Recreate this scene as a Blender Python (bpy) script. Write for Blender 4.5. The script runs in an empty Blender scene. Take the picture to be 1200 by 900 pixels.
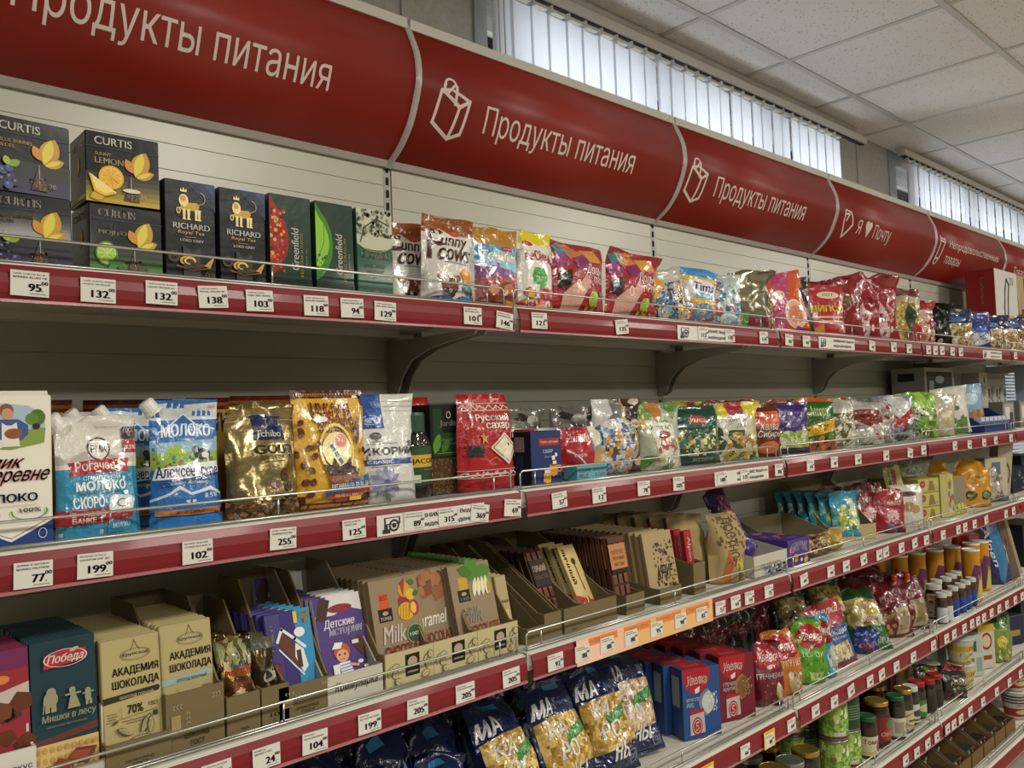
import bpy, bmesh, math, random
import numpy as np
from mathutils import Matrix, Vector
from mathutils.geometry import tessellate_polygon, delaunay_2d_cdt

# ---------------------------------------------------------------- camera, world, lamps, exposure
SC = bpy.context.scene
COL = SC.collection
F_PX = 994.1
YAW, PITCH, ROLL = .7629, .0393, -.0376
fw = Vector((math.sin(YAW)*math.cos(PITCH), math.cos(YAW)*math.cos(PITCH), math.sin(PITCH)))
rt = Vector((math.cos(YAW), -math.sin(YAW), 0)); up = rt.cross(fw)
rt, up = math.cos(ROLL)*rt + math.sin(ROLL)*up, -math.sin(ROLL)*rt + math.cos(ROLL)*up
cam_data = bpy.data.cameras.new('camera'); cam_data.sensor_width = 36; cam_data.lens = F_PX/1200*36
cam_data.clip_start = .05
cam = bpy.data.objects.new('camera', cam_data); COL.objects.link(cam)
M3 = Matrix((rt, up, -fw)).transposed()
cam.matrix_world = Matrix.Translation((-1.135, -1.175, 1.55)) @ M3.to_4x4()
SC.camera = cam

SC.view_settings.view_transform = 'Standard'; SC.view_settings.look = 'None'
SC.view_settings.gamma = 1; SC.view_settings.use_curve_mapping = False
SC.view_settings.exposure = -0.2
SC.cycles.max_bounces = 8; SC.cycles.diffuse_bounces = 3; SC.cycles.glossy_bounces = 3
SC.cycles.transmission_bounces = 6; SC.cycles.transparent_max_bounces = 8
SC.cycles.caustics_reflective = False; SC.cycles.caustics_refractive = False
SC.cycles.sample_clamp_indirect = 4
SC.cycles.use_denoising = True

world = bpy.data.worlds.new('sky'); SC.world = world; world.use_nodes = True
wn = world.node_tree.nodes['Background']
wn.inputs[0].default_value = (.90, .95, 1.0, 1); wn.inputs[1].default_value = 7.6

LAMP_POWER = 78.0
LAMP_COL = (1.0, .95, .84)
def area(name, loc, sx, sy, power, col, rot=(0, 0, 0)):
    l = bpy.data.lights.new(name, 'AREA'); l.shape = 'RECTANGLE'; l.size = sx; l.size_y = sy
    l.energy = power; l.color = col
    o = bpy.data.objects.new(name, l); COL.objects.link(o); o.location = loc; o.rotation_euler = rot
    return o
LAMPS = [(GX+.6*i, GY) for i in (-7, -2, 3, 8) for GX, GY in ((1.7408, -2.2383), (1.7408, -5.2383))]
for (x, y) in LAMPS:
    area('ceiling_panel_lamp', (x, y, 2.925), .56, .56, LAMP_POWER, LAMP_COL)

# ---------------------------------------------------------------- helpers
R = random.Random(7)
def lin(c):
    return c/12.92 if c <= .04045 else ((c+.055)/1.055)**2.4
_lc = {}
def rgb(h):
    if isinstance(h, tuple): return h
    if h not in _lc: _lc[h] = tuple(lin(int(h[i:i+2], 16)/255) for i in (0, 2, 4))
    return _lc[h]

def mat(name, color=None, rough=.5, metal=0., coat=0., bump=None, trans=0., spec=.5, alpha=1., noise_col=None):
    """color None: the colour comes from the mesh's own colour attribute"""
    m = bpy.data.materials.new(name); m.use_nodes = True
    nt = m.node_tree; b = nt.nodes['Principled BSDF']
    if color is None:
        a = nt.nodes.new('ShaderNodeAttribute'); a.attribute_name = 'Col'
        nt.links.new(a.outputs['Color'], b.inputs['Base Color'])
    else:
        b.inputs['Base Color'].default_value = (*rgb(color), 1)
    b.inputs['Roughness'].default_value = rough; b.inputs['Metallic'].default_value = metal
    b.inputs['Coat Weight'].default_value = coat; b.inputs['Coat Roughness'].default_value = .08
    b.inputs['Transmission Weight'].default_value = trans
    b.inputs['Specular IOR Level'].default_value = spec
    b.inputs['Alpha'].default_value = alpha
    if noise_col and color is not None:
        sc_, amt = noise_col
        tc = nt.nodes.new('ShaderNodeTexCoord'); n = nt.nodes.new('ShaderNodeTexNoise'); n.inputs['Scale'].default_value = sc_
        n.inputs['Detail'].default_value = 5
        r = nt.nodes.new('ShaderNodeValToRGB')
        c = rgb(color); r.color_ramp.elements[0].color = (*[v*(1-amt) for v in c], 1); r.color_ramp.elements[1].color = (*[min(1, v*(1+amt)) for v in c], 1)
        r.color_ramp.elements[0].position = .3; r.color_ramp.elements[1].position = .7
        nt.links.new(tc.outputs['Object'], n.inputs['Vector']); nt.links.new(n.outputs['Fac'], r.inputs['Fac'])
        nt.links.new(r.outputs['Color'], b.inputs['Base Color'])
    if bump:
        sc_, st, dist = bump
        tc = nt.nodes.new('ShaderNodeTexCoord'); n = nt.nodes.new('ShaderNodeTexNoise')
        n.inputs['Scale'].default_value = sc_; n.inputs['Detail'].default_value = 3
        bp = nt.nodes.new('ShaderNodeBump'); bp.inputs['Strength'].default_value = st; bp.inputs['Distance'].default_value = dist
        nt.links.new(tc.outputs['Object'], n.inputs['Vector']); nt.links.new(n.outputs['Fac'], bp.inputs['Height'])
        nt.links.new(bp.outputs['Normal'], b.inputs['Normal'])
    return m

MT = dict(
    paper=mat('coated_paper', rough=.42, spec=.4),
    wrap=mat('shrink_wrapped_card', rough=.34, spec=.18, coat=.16, bump=(30, .25, .004)),
    film=mat('printed_plastic_film', rough=.24, coat=.35, bump=(45, .75, .005)),
    clear=mat('clear_film_over_sweets', rough=.22, coat=.8, bump=(70, .6, .005)),
    foil=mat('metallic_foil', rough=.24, metal=.75, bump=(30, .6, .006)),
    kraft=mat('kraft_card', rough=.8, spec=.2, bump=(300, .2, .001)),
    matte=mat('matte_print', rough=.6, spec=.3),
    steel=mat('bare_tin', rough=.32, metal=.8),
    wire=mat('zinc_wire', 'b9b9b2', rough=.3, metal=.85),
    shelf=mat('powder_coated_shelf', 'c4c2b6', rough=.62, spec=.3),
    panel=mat('powder_coated_back_panel', 'c2c2b4', rough=.31, noise_col=(1.5, .04)),
    bracket=mat('powder_coated_bracket', 'aaa89c', rough=.45),
    slot=mat('upright_slot_shadow', '1b1b1a', rough=.9),
    rail=mat('red_price_rail_plastic', '721019', rough=.42, spec=.35, coat=.06),
    railclear=mat('clear_rail_edge', 'a06468', rough=.3, coat=.2),
    white=mat('white_plastic', 'd8d7d0', rough=.4),
    tag=mat('price_tag_paper', rough=.5),
    sign=mat('red_sign_plastic', '8a2014', rough=.42, spec=.4, noise_col=(3, .03)),
    signtrim=mat('sign_end_strip', 'b5aea6', rough=.25, coat=.3),
    signcap=mat('white_sign_cap', 'c5c4bb', rough=.5),
    text=mat('pale_lettering', 'd9cfc4', rough=.5),
    glass=mat('jar_glass', 'eef2ee', rough=.03, trans=1.0),
    food=mat('jar_contents', rough=.3, coat=.5),
    wall=mat('grey_wall_board', 'bdbcb6', rough=.85, noise_col=(60, .10)),
    walltrim=mat('white_wall_strip', 'b9bbbb', rough=.5),
    tbar=mat('ceiling_grid_bar', 'c9cac4', rough=.4),
    ceilback=mat('ceiling_void', '55544f', rough=1.),
    blind=None, floor=mat('floor_vinyl', '958e80', rough=.4, noise_col=(8, .1)),
    roomwall=mat('painted_room_wall', '6b665c', rough=.85, noise_col=(2, .03)),
    pane=mat('window_glass', 'ffffff', rough=.0, trans=1.0),
    chain=mat('bead_chain', 'cfc9b5', rough=.4),
)
# ceiling tile: white board with small pin holes
m = bpy.data.materials.new('mineral_fibre_tile'); m.use_nodes = True; nt = m.node_tree; b = nt.nodes['Principled BSDF']
b.inputs['Roughness'].default_value = .9
tc = nt.nodes.new('ShaderNodeTexCoord'); v = nt.nodes.new('ShaderNodeTexVoronoi'); v.inputs['Scale'].default_value = 70
r = nt.nodes.new('ShaderNodeValToRGB'); r.color_ramp.elements[0].position = .14; r.color_ramp.elements[0].color = (.25, .245, .235, 1)
r.color_ramp.elements[1].position = .20; r.color_ramp.elements[1].color = (.88, .88, .86, 1)
n = nt.nodes.new('ShaderNodeTexNoise'); n.inputs['Scale'].default_value = 17
mx = nt.nodes.new('ShaderNodeMix'); mx.data_type = 'RGBA'; mx.blend_type = 'MIX'
mx.inputs[7].default_value = (.88, .88, .86, 1)
mr = nt.nodes.new('ShaderNodeMapRange'); mr.inputs[1].default_value = .50; mr.inputs[2].default_value = .62
nt.links.new(tc.outputs['Object'], v.inputs['Vector']); nt.links.new(tc.outputs['Object'], n.inputs['Vector'])
nt.links.new(v.outputs['Distance'], r.inputs['Fac']); nt.links.new(n.outputs['Fac'], mr.inputs[0])
nt.links.new(mr.outputs[0], mx.inputs[0]); nt.links.new(r.outputs['Color'], mx.inputs[6]); nt.links.new(mx.outputs[2], b.inputs['Base Color'])
MT['tile'] = m
# vertical blind fabric: lets daylight through
m = MT['pane']; nt = m.node_tree; tr = nt.nodes.new('ShaderNodeBsdfTransparent'); gl = nt.nodes.new('ShaderNodeBsdfGlossy'); gl.inputs['Roughness'].default_value = .02
fr = nt.nodes.new('ShaderNodeFresnel'); ms = nt.nodes.new('ShaderNodeMixShader')
nt.links.new(fr.outputs[0], ms.inputs[0]); nt.links.new(tr.outputs[0], ms.inputs[1]); nt.links.new(gl.outputs[0], ms.inputs[2]); nt.links.new(ms.outputs[0], nt.nodes['Material Output'].inputs[0])
m = bpy.data.materials.new('blind_fabric'); m.use_nodes = True; nt = m.node_tree; b = nt.nodes['Principled BSDF']
b.inputs['Base Color'].default_value = (.72, .73, .75, 1); b.inputs['Roughness'].default_value = .8
tr = nt.nodes.new('ShaderNodeBsdfTranslucent'); tr.inputs[0].default_value = (.62, .65, .70, 1)
ms = nt.nodes.new('ShaderNodeMixShader'); ms.inputs[0].default_value = .6
nt.links.new(b.outputs[0], ms.inputs[1]); nt.links.new(tr.outputs[0], ms.inputs[2])
nt.links.new(ms.outputs[0], nt.nodes['Material Output'].inputs[0])
MT['blind'] = m

def to_mesh(name, V, F, cols=None, mats=('paper',), midx=None, smooth=False):
    me = bpy.data.meshes.new(name)
    V = np.asarray(V, dtype=np.float32).reshape(-1, 3)
    me.from_pydata(V.tolist(), [], F)
    for k in mats: me.materials.append(MT[k])
    if midx is not None: me.polygons.foreach_set('material_index', midx)
    if cols is not None:
        ca = me.color_attributes.new('Col', 'FLOAT_COLOR', 'CORNER')
        cnt = np.array([len(f) for f in F]); c = np.ones((len(F), 4), dtype=np.float32); c[:, :3] = np.asarray(cols, dtype=np.float32)
        ca.data.foreach_set('color', np.repeat(c, cnt, axis=0).ravel())
    if smooth: me.polygons.foreach_set('use_smooth', [True]*len(F))
    me.update()
    return me

class MB:
    """collects boxes, tubes, lathes ... into one mesh"""
    def __init__(s): s.V = []; s.F = []; s.C = []; s.M = []
    def add(s, V, F, c='ffffff', m=0):
        n = len(s.V); s.V += [tuple(v) for v in V]; s.F += [tuple(i+n for i in f) for f in F]
        s.C += [rgb(c)]*len(F); s.M += [m]*len(F)
        return s
    def box(s, x0, x1, y0, y1, z0, z1, c='ffffff', m=0, b=0.):
        if b:
            V = []
            for z, e in ((z0, b), (z0+b, 0), (z1-b, 0), (z1, b)):
                for x, y in ((x0+e+b, y0+e), (x1-e-b, y0+e), (x1-e, y0+e+b), (x1-e, y1-e-b), (x1-e-b, y1-e), (x0+e+b, y1-e), (x0+e, y1-e-b), (x0+e, y0+e+b)):
                    V.append((x, y, z))
            F = [tuple(range(7, -1, -1)), tuple(range(24, 32))]
            for k in range(3):
                for i in range(8): F.append((k*8+i, k*8+(i+1) % 8, k*8+8+(i+1) % 8, k*8+8+i))
            return s.add(V, F, c, m)
        V = [(x, y, z) for z in (z0, z1) for x, y in ((x0, y0), (x1, y0), (x1, y1), (x0, y1))]
        return s.add(V, [(3, 2, 1, 0), (4, 5, 6, 7), (0, 1, 5, 4), (1, 2, 6, 5), (2, 3, 7, 6), (3, 0, 4, 7)], c, m)
    def prism(s, pts, a, bb, axis=0, c='ffffff', m=0):
        """extrude the outline pts along an axis from a to bb"""
        n = len(pts); V = []
        for t in (a, bb):
            for p, q in pts: V.append((t, p, q) if axis == 0 else (p, t, q) if axis == 1 else (p, q, t))
        F = [tuple(range(n)), tuple(range(2*n-1, n-1, -1))]+[(i, i+n, (i+1) % n+n, (i+1) % n) for i in range(n)]
        return s.add(V, F, c, m)
    def tube(s, pts, r, n=6, c='ffffff', m=0):
        pts = [Vector(p) for p in pts]; V = []; k = len(pts)
        for i, p in enumerate(pts):
            d = (pts[min(i+1, k-1)]-pts[max(i-1, 0)]).normalized()
            a = d.orthogonal().normalized() if abs(d.x) < .5 else d.cross(Vector((0, 0, 1))).normalized()
            if i and abs(a.dot(pa)) < .3: a = d.cross(pa).cross(d).normalized()
            if i: a = (pa - d*pa.dot(d)).normalized()
            pa = a; bb = d.cross(a)
            for j in range(n):
                t = 2*math.pi*j/n; V.append(p+a*math.cos(t)*r+bb*math.sin(t)*r)
        F = [(i*n+j, i*n+(j+1) % n, (i+1)*n+(j+1) % n, (i+1)*n+j) for i in range(k-1) for j in range(n)]
        F += [tuple(range(n-1, -1, -1)), tuple(range((k-1)*n, k*n))]
        return s.add(V, F, c, m)
    def lathe(s, prof, n=20, c='ffffff', m=0, cx=0, cy=0, caps=True):
        V = []; k = len(prof)
        for r_, z in prof:
            for j in range(n):
                t = 2*math.pi*j/n; V.append((cx+r_*math.cos(t), cy+r_*math.sin(t), z))
        F = [(i*n+j, i*n+(j+1) % n, (i+1)*n+(j+1) % n, (i+1)*n+j) for i in range(k-1) for j in range(n)]
        if caps: F += [tuple(range(n-1, -1, -1)), tuple(range((k-1)*n, k*n))]
        return s.add(V, F, c, m)
    def mesh(s, name, mats=('paper',), smooth=False):
        return to_mesh(name, s.V, s.F, s.C, mats, s.M, smooth)

def obj(name, me, parent=None, loc=None, rot=None):
    o = bpy.data.objects.new(name, me); COL.objects.link(o)
    if parent is not None: o.parent = parent
    if loc is not None: o.location = loc
    if rot is not None: o.rotation_euler = rot
    return o
def tag(o, label=None, cat=None, group=None, kind=None):
    if label: o['label'] = label
    if cat: o['category'] = cat
    if group: o['group'] = group
    if kind: o['kind'] = kind
    return o
def empty(name, loc=(0, 0, 0), rot=(0, 0, 0)):
    return obj(name, None, None, loc, rot)
def copy_tree(o, loc, rot=None, label=None, group=None):
    r_ = o.copy(); COL.objects.link(r_); r_.location = loc
    if rot is not None: r_.rotation_euler = rot
    if label: r_['label'] = label
    if group: r_['group'] = group
    for ch in o.children:
        c_ = ch.copy(); COL.objects.link(c_); c_.parent = r_
        for g in ch.children:
            d_ = g.copy(); COL.objects.link(d_); d_.parent = c_
    return r_

# ---------------------------------------------------------------- flat print (lettering, pictures) as thin geometry
_tc = {}
def text_tris(s, res=2, bold=0.):
    k = (s, res, bold)
    if k not in _tc:
        cu = bpy.data.curves.new('t', 'FONT'); cu.body = s; cu.resolution_u = res; cu.fill_mode = 'NONE'
        ob = bpy.data.objects.new('t', cu); me = ob.to_mesh()
        co = np.zeros(len(me.vertices)*3); me.vertices.foreach_get('co', co); co = co.reshape(-1, 3)[:, :2].tolist()
        nb = {}
        for e in me.edges:
            a, b_ = e.vertices; nb.setdefault(a, []).append(b_); nb.setdefault(b_, []).append(a)
        ob.to_mesh_clear(); bpy.data.objects.remove(ob); bpy.data.curves.remove(cu)
        seen = set(); loops = []
        for i in sorted(nb):
            if i in seen: continue
            l = [i]; seen.add(i); c = i
            while True:
                n = [x for x in nb[c] if x not in seen]
                if not n: break
                c = c+1 if c+1 in n else n[0]; l.append(c); seen.add(c)
            if len(l) < 3: continue
            P = [co[k] for k in l]; A_ = np.array(P)
            loops.append([P, sum(p[0]*q[1]-p[1]*q[0] for p, q in zip(P, P[1:]+P[:1]))/2, [], A_.min(0), A_.max(0), False])
        # triangulate all outlines together, keep what lies inside by the winding rule
        vs = [Vector(p) for l in loops for p in l[0]]; es = []; n = 0
        for l in loops: k_ = len(l[0]); es += [(n+i, n+(i+1) % k_) for i in range(k_)]; n += k_
        V = np.zeros((0, 2)); F = []
        if vs:
            cv, _, cf, *_r = delaunay_2d_cdt(vs, es, [], 0, 1e-6)
            V = np.array([(p.x, p.y) for p in cv]); cf = [tuple(f) for f in cf]
            T_ = np.array([V[list(f)].mean(0) for f in cf]); wn_ = np.zeros(len(cf))
            for l in loops:
                P = np.array(l[0]); Q = np.roll(P, -1, 0); x, y = T_[:, 0:1], T_[:, 1:2]
                cr = (Q[:, 0]-P[:, 0])*(y-P[:, 1])-(x-P[:, 0])*(Q[:, 1]-P[:, 1])
                wn_ += ((P[:, 1] <= y) & (Q[:, 1] > y) & (cr > 0)).sum(1)-((P[:, 1] > y) & (Q[:, 1] <= y) & (cr < 0)).sum(1)
            F = [f for f, w_ in zip(cf, wn_) if w_ != 0]
        if len(V):
            lo, hi = V.min(0), V.max(0); V = (V-lo)/np.maximum(hi-lo, 1e-6)
        _tc[k] = (V, F)
    return _tc[k]

class D:
    """a printed design in 0..1 x 0..1; each mark lies one layer above the last"""
    def __init__(s): s.E = []; s.n = 0
    def _a(s, V, F, c): s.n += 1; s.E.append((np.asarray(V, float), F, rgb(c), s.n)); return s
    def r(s, u0, v0, u1, v1, c): return s._a([(u0, v0), (u1, v0), (u1, v1), (u0, v1)], [(0, 1, 2, 3)], c)
    def p(s, pts, c): return s._a(pts, [tuple(range(len(pts)))], c)
    def e(s, cu, cv, ru, rv, c, n=18, a0=0, a1=360):
        P = [(cu+ru*math.cos(math.radians(a0+(a1-a0)*i/n)), cv+rv*math.sin(math.radians(a0+(a1-a0)*i/n))) for i in range(n+(a1-a0 < 360))]
        return s._a(P, [tuple(range(len(P)))], c)
    def ring(s, cu, cv, ru, rv, w, c, n=24, a0=0, a1=360):
        P = []
        for i in range(n+1):
            t = math.radians(a0+(a1-a0)*i/n)
            P += [(cu+ru*math.cos(t), cv+rv*math.sin(t)), (cu+ru*(1-w)*math.cos(t), cv+rv*(1-w)*math.sin(t))]
        return s._a(P, [(2*i, 2*i+2, 2*i+3, 2*i+1) for i in range(n)], c)
    def line(s, pts, w, c, asp=1.):
        """polyline of width w (u units); asp = width/height of the face"""
        P = []; F = []
        for i in range(len(pts)-1):
            a = Vector((pts[i][0], pts[i][1]/asp)); b_ = Vector((pts[i+1][0], pts[i+1][1]/asp)); d = (b_-a)
            if d.length < 1e-6: continue
            d.normalize(); q = Vector((-d.y, d.x))*w/2; e = d*w*.4; n = len(P)
            for t in (a-q-e, b_-q+e, b_+q+e, a+q-e): P.append((t.x, t.y*asp))
            F.append((n, n+1, n+2, n+3))
        return s._a(P, F, c)
    def t(s, txt, u0, v0, u1, v1, c, sh=0., b=.01, rot=0, res=2, arc=0.):
        if not txt.strip(): return s
        V, F = text_tris(txt, res)
        if not len(V): return s
        if b >= .01:      # heavier strokes: the outline laid down two or three times, a little apart
            k_ = min(b, .12)*1.1/max(2, len(txt)); n_ = len(V); sh_ = [(-k_, 0), (k_, 0)]+([(0, .012), (0, -.012)] if b > .025 else [])
            F = [tuple(i+n_*q_ for i in f) for q_ in range(len(sh_)) for f in F]; V = np.concatenate([V+np.array(q_) for q_ in sh_])
        V = V.copy(); V[:, 0] += sh*(V[:, 1]-.5)*2.2/max(2, len(txt))
        if arc: V[:, 1] += arc*(1-(2*V[:, 0]-1)**2)
        if rot == 90: V = np.stack([1-V[:, 1], V[:, 0]], 1)
        if rot == -90: V = np.stack([V[:, 1], 1-V[:, 0]], 1)
        return s._a(V*[(u1-u0), (v1-v0)]+[u0, v0], F, c)
    def leaf(s, u, v, l, w, ang, c, asp=1.):
        P = []
        for i in range(9): P.append((l*i/8, w*math.sin(math.pi*i/8)**.8))
        for i in range(7, 0, -1): P.append((l*i/8, -w*math.sin(math.pi*i/8)**.8))
        a = math.radians(ang); ca, sa = math.cos(a), math.sin(a)
        return s.p([(u+(x*ca-y*sa), v+(x*sa+y*ca)*asp) for x, y in P], c)
    def speck(s, u0, v0, u1, v1, n, size, cols, seed=1, asp=1., el=1.):
        q = random.Random(seed)
        for c in cols:
            P = []; F = []
            for _ in range(n//len(cols)+1):
                cu, cv = q.uniform(u0, u1), q.uniform(v0, v1); a = q.uniform(0, 6.28); r_ = size*q.uniform(.6, 1.2); k = len(P)
                for j in range(5):
                    t = a+j*1.2566; P.append((cu+r_*math.cos(t)*el, cv+r_*math.sin(t)*asp))
                F.append(tuple(range(k, k+5)))
            s._a(P, F, c)
        return s

def clip_poly(P, ax, t, sgn):
    out = []
    for i in range(len(P)):
        a, b_ = P[i-1], P[i]; da, db = (a[ax]-t)*sgn, (b_[ax]-t)*sgn
        if (da >= 0) != (db >= 0):
            k = da/(da-db); out.append((a[0]+(b_[0]-a[0])*k, a[1]+(b_[1]-a[1])*k))
        if db >= 0: out.append(tuple(b_))
    return out
def print_mesh(name, d, surf, cuts=None, mats=('matte',), step=.00012, base=.0003):
    """surf(U, V, off) -> Nx3; cuts = (nu, nv): slice the print along the surface's own grid so that it follows it"""
    V = []; F = []; C = []; L = []
    for P, fs, c, lay in d.E:
        n = len(V); V += P.tolist(); F += [tuple(i+n for i in f) for f in fs]; C += [c]*len(fs); L += [lay]*len(fs)
    if cuts:
        polys = []
        for f, c, l in zip(F, C, L):
            P = [V[i] for i in f]
            if len(P) > 4:
                vs = [Vector((p[0], p[1], 0)) for p in P]
                for t_ in tessellate_polygon([vs]): polys.append(([P[i] for i in t_], c, l))
            else: polys.append((P, c, l))
        for ax, n in ((0, cuts[0]), (1, cuts[1])):
            out = []
            for P, c, l in polys:
                q_ = [p[ax] for p in P]; lo, hi = min(q_), max(q_)
                if hi <= 0 or lo >= 1: continue
                i0, i1 = max(0, math.floor(lo*n+1e-7)), min(n-1, math.ceil(hi*n-1e-7)-1)
                rest = P
                if lo < 0: rest = clip_poly(rest, ax, 0., 1)
                if hi > 1: rest = clip_poly(rest, ax, 1., -1)
                for i in range(i0, i1):
                    cut = clip_poly(rest, ax, (i+1)/n, -1)
                    if len(cut) > 2: out.append((cut, c, l))
                    rest = clip_poly(rest, ax, (i+1)/n, 1)
                    if len(rest) < 3: break
                if len(rest) > 2: out.append((rest, c, l))
            polys = out
        V = []; F = []; C = []; L = []
        for P, c, l in polys:
            n = len(V); V += P; F.append(tuple(range(n, n+len(P)))); C.append(c); L.append(l)
    A = np.array(V, float).reshape(-1, 2); off = np.zeros(len(A))
    for f, l in zip(F, L):
        for i in f: off[i] = base+step*l
    if len(A) == 0: return None
    return to_mesh(name, surf(A[:, 0], A[:, 1], off), F, C, mats)

def flat_surf(o, du, dv):
    o, du, dv = map(np.array, (o, du, dv)); n = np.cross(du, dv); n = n/np.linalg.norm(n)
    return lambda u, v, k: o+u[:, None]*du+v[:, None]*dv+k[:, None]*n

def grid_surf(P):
    """bilinear lookup on a (nv+1, nu+1, 3) grid with outward normals"""
    nv, nu = P.shape[0]-1, P.shape[1]-1
    gu = np.gradient(P, axis=1); gv = np.gradient(P, axis=0); N = np.cross(gu, gv)
    N /= np.maximum(np.linalg.norm(N, axis=2, keepdims=True), 1e-9)
    def S(u, v, k):
        x = np.clip(u, 0, 1)*nu; y = np.clip(v, 0, 1)*nv
        i = np.minimum(x.astype(int), nu-1); j = np.minimum(y.astype(int), nv-1); a = (x-i)[:, None]; b_ = (y-j)[:, None]
        def q(A): return (A[j, i]*(1-a)+A[j, i+1]*a)*(1-b_)+(A[j+1, i]*(1-a)+A[j+1, i+1]*a)*b_
        return q(P)+q(N)*k[:, None]
    return S

# ---------------------------------------------------------------- pouches and bags
def pouch(w, h, d, style='pillow', seed=0, nu=12, nv=14, base='ffffff', bands=None, lumps=None, lean=0., curl=0., wr=1., droop=0., m='film', sag=0., keep=None):
    """body mesh of a filled plastic bag and the surface of its front. x across, z up, front faces -y.
    bands: [(v_top, colour)...] from the bottom up. lumps: dict(n, pal, v0, v1, u0, u1, r) contents showing through clear film."""
    q = np.random.RandomState(seed)
    if lumps: nu, nv = max(nu, int(lumps.get('res', 26))), max(nv, int(lumps.get('res', 26)*1.2))
    u, v = np.meshgrid(np.linspace(0, 1, nu+1), np.linspace(0, 1, nv+1)); a = 2*u-1
    if style == 'pillow':
        prof = np.sin(np.pi*np.clip((v-.03)/.90, 0, 1))**.5; wid = 1-.07*prof
        prof = prof*(1-.35*v)
    elif style == 'stand':
        prof = np.clip(np.minimum(1, .75+v*2)*(1-np.clip((v-.18)/.72, 0, 1)**1.3), 0, 1); wid = 1-.05*np.sin(np.pi*v)+.0*v
    elif style == 'sack':      # full bag standing on its base, gathered top
        prof = np.clip(1-np.clip((v-.6)/.36, 0, 1)**1.5, 0, 1)*(.85+.15*np.sin(np.pi*np.clip(v/.6, 0, 1))); wid = 1-.10*np.clip((v-.55)/.45, 0, 1)
    pu = np.clip(1-np.abs(a)**(4 if style == 'sack' else 2.4), 0, 1)**(.5 if style == 'sack' else .75)
    dep = d/2*prof*pu
    mask = np.clip(dep/(d/2+1e-6)*2, 0, 1)*.9+.1
    def wrinkle():
        w_ = np.zeros_like(u)
        for _ in range(7):
            kx, ky = q.uniform(-9, 9), q.uniform(-7, 7); w_ += q.uniform(.3, 1)*np.sin(kx*u*2+ky*v*2+q.uniform(0, 6.3))
        for sx in (0, 1):      # creases fanning out of the top corners
            t_ = np.arctan2(1.0-v, np.abs(u-sx)+.05); w_ += .8*np.sin(t_*q.uniform(10, 16)+q.uniform(0, 6))*np.exp(-((u-sx)**2+(1-v)**2)*5)
        for _ in range(5 if wr > 1.4 else 2):      # sharp creases
            kx, ky, p0 = q.uniform(-3, 3), q.uniform(1, 6), q.uniform(0, 6.3); w_ += q.uniform(.5, 1.2)*(1-2*np.abs(np.sin(kx*u*3+ky*v*2.2+p0))**.6)
        return w_*(.0011 if wr < 1.4 else .0014)*wr*mask
    if wr > 1.4:      # slack bags: uneven sides, top corners pulled in and sagging
        k_ = min(1.6, (wr-1.2)); t_ = np.clip((v-.55)/.45, 0, 1)**1.6
        wid = wid*(1-.13*k_*t_*q.uniform(.5, 1.3))+.035*k_*np.sin(v*q.uniform(5, 9)+q.uniform(0, 6)+(a > 0)*q.uniform(0, 3))*np.abs(a)
    X = a*w/2*wid; Z = v*h
    if wr > 1.4: X = X+k_*.05*w*q.uniform(-1, 1)*t_; Z = Z-h*k_*t_*(.045*q.uniform(.3, 1.4)*np.clip(a, 0, 1)**2+.045*q.uniform(.3, 1.4)*np.clip(-a, 0, 1)**2+.012*np.sin(u*q.uniform(8, 14)))
    topw = np.clip((v-.82)/.18, 0, 1)
    edge = topw*(q.uniform(-.006, .006)+.004*np.sin(u*q.uniform(4, 9)+q.uniform(0, 6)))*wr*2
    Z = Z - droop*h*np.abs(a)**2*topw + sag*h*(a*.5)*topw
    ctr = np.tan(lean)*Z + curl*np.clip(v-.6, 0, 1)**2*h*2 + edge
    Yf = ctr-dep+wrinkle(); Yb = ctr+dep+wrinkle()
    col = np.zeros((nv, nu, 3)); vc = (np.arange(nv)+.5)/nv
    col[:] = rgb(base)
    for vt, c in reversed(bands or []): col[vc < vt] = rgb(c)
    colb = col.copy()
    if lumps:
        L = lumps; n = L.get('n', 60); v0, v1, u0, u1 = L.get('v0', .05), L.get('v1', .75), L.get('u0', .04), L.get('u1', .96)
        cx, cy = q.uniform(u0, u1, n), q.uniform(v0, v1, n); pal = [rgb(c) for c in L['pal']]; ci = q.randint(0, len(pal), n)
        asp = h/w
        def near(uu, vv):
            dd = ((uu[..., None]-cx)**2+((vv[..., None]-cy)*asp)**2); k = dd.argmin(-1); return k, np.sqrt(dd.min(-1))
        k, dist = near(u, v); inside = (v > v0-.03) & (v < v1+.03) & (u > u0-.02) & (u < u1+.02)
        rr = math.sqrt(1/n/asp)*.9
        bump_ = np.where(inside, np.sqrt(np.clip(1-(dist/rr)**2, 0, 1))*L.get('amp', .004), 0)*np.clip(mask*1.2, 0, 1)
        Yf = Yf-bump_
        uc, vcg = np.meshgrid((np.arange(nu)+.5)/nu, vc); k, dist = near(uc, vcg); ins = (vcg > v0) & (vcg < v1) & (uc > u0) & (uc < u1)
        cc = np.array(pal)[ci[k]]*(.75+.4*q.rand(nv, nu))[..., None]
        cc = np.where((q.rand(nv, nu) < L.get('mix', .15))[..., None], np.array(pal)[q.randint(0, len(pal), (nv, nu))], cc)
        col = np.where(ins[..., None], cc, col); colb = np.where(ins[..., None], cc, colb)
    Pf = np.stack([X, Yf, Z], -1); Pb = np.stack([X, Yb, Z], -1)
    nn = (nu+1)*(nv+1); V = np.concatenate([Pf.reshape(-1, 3), Pb.reshape(-1, 3)])
    F = []; C = []
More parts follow.
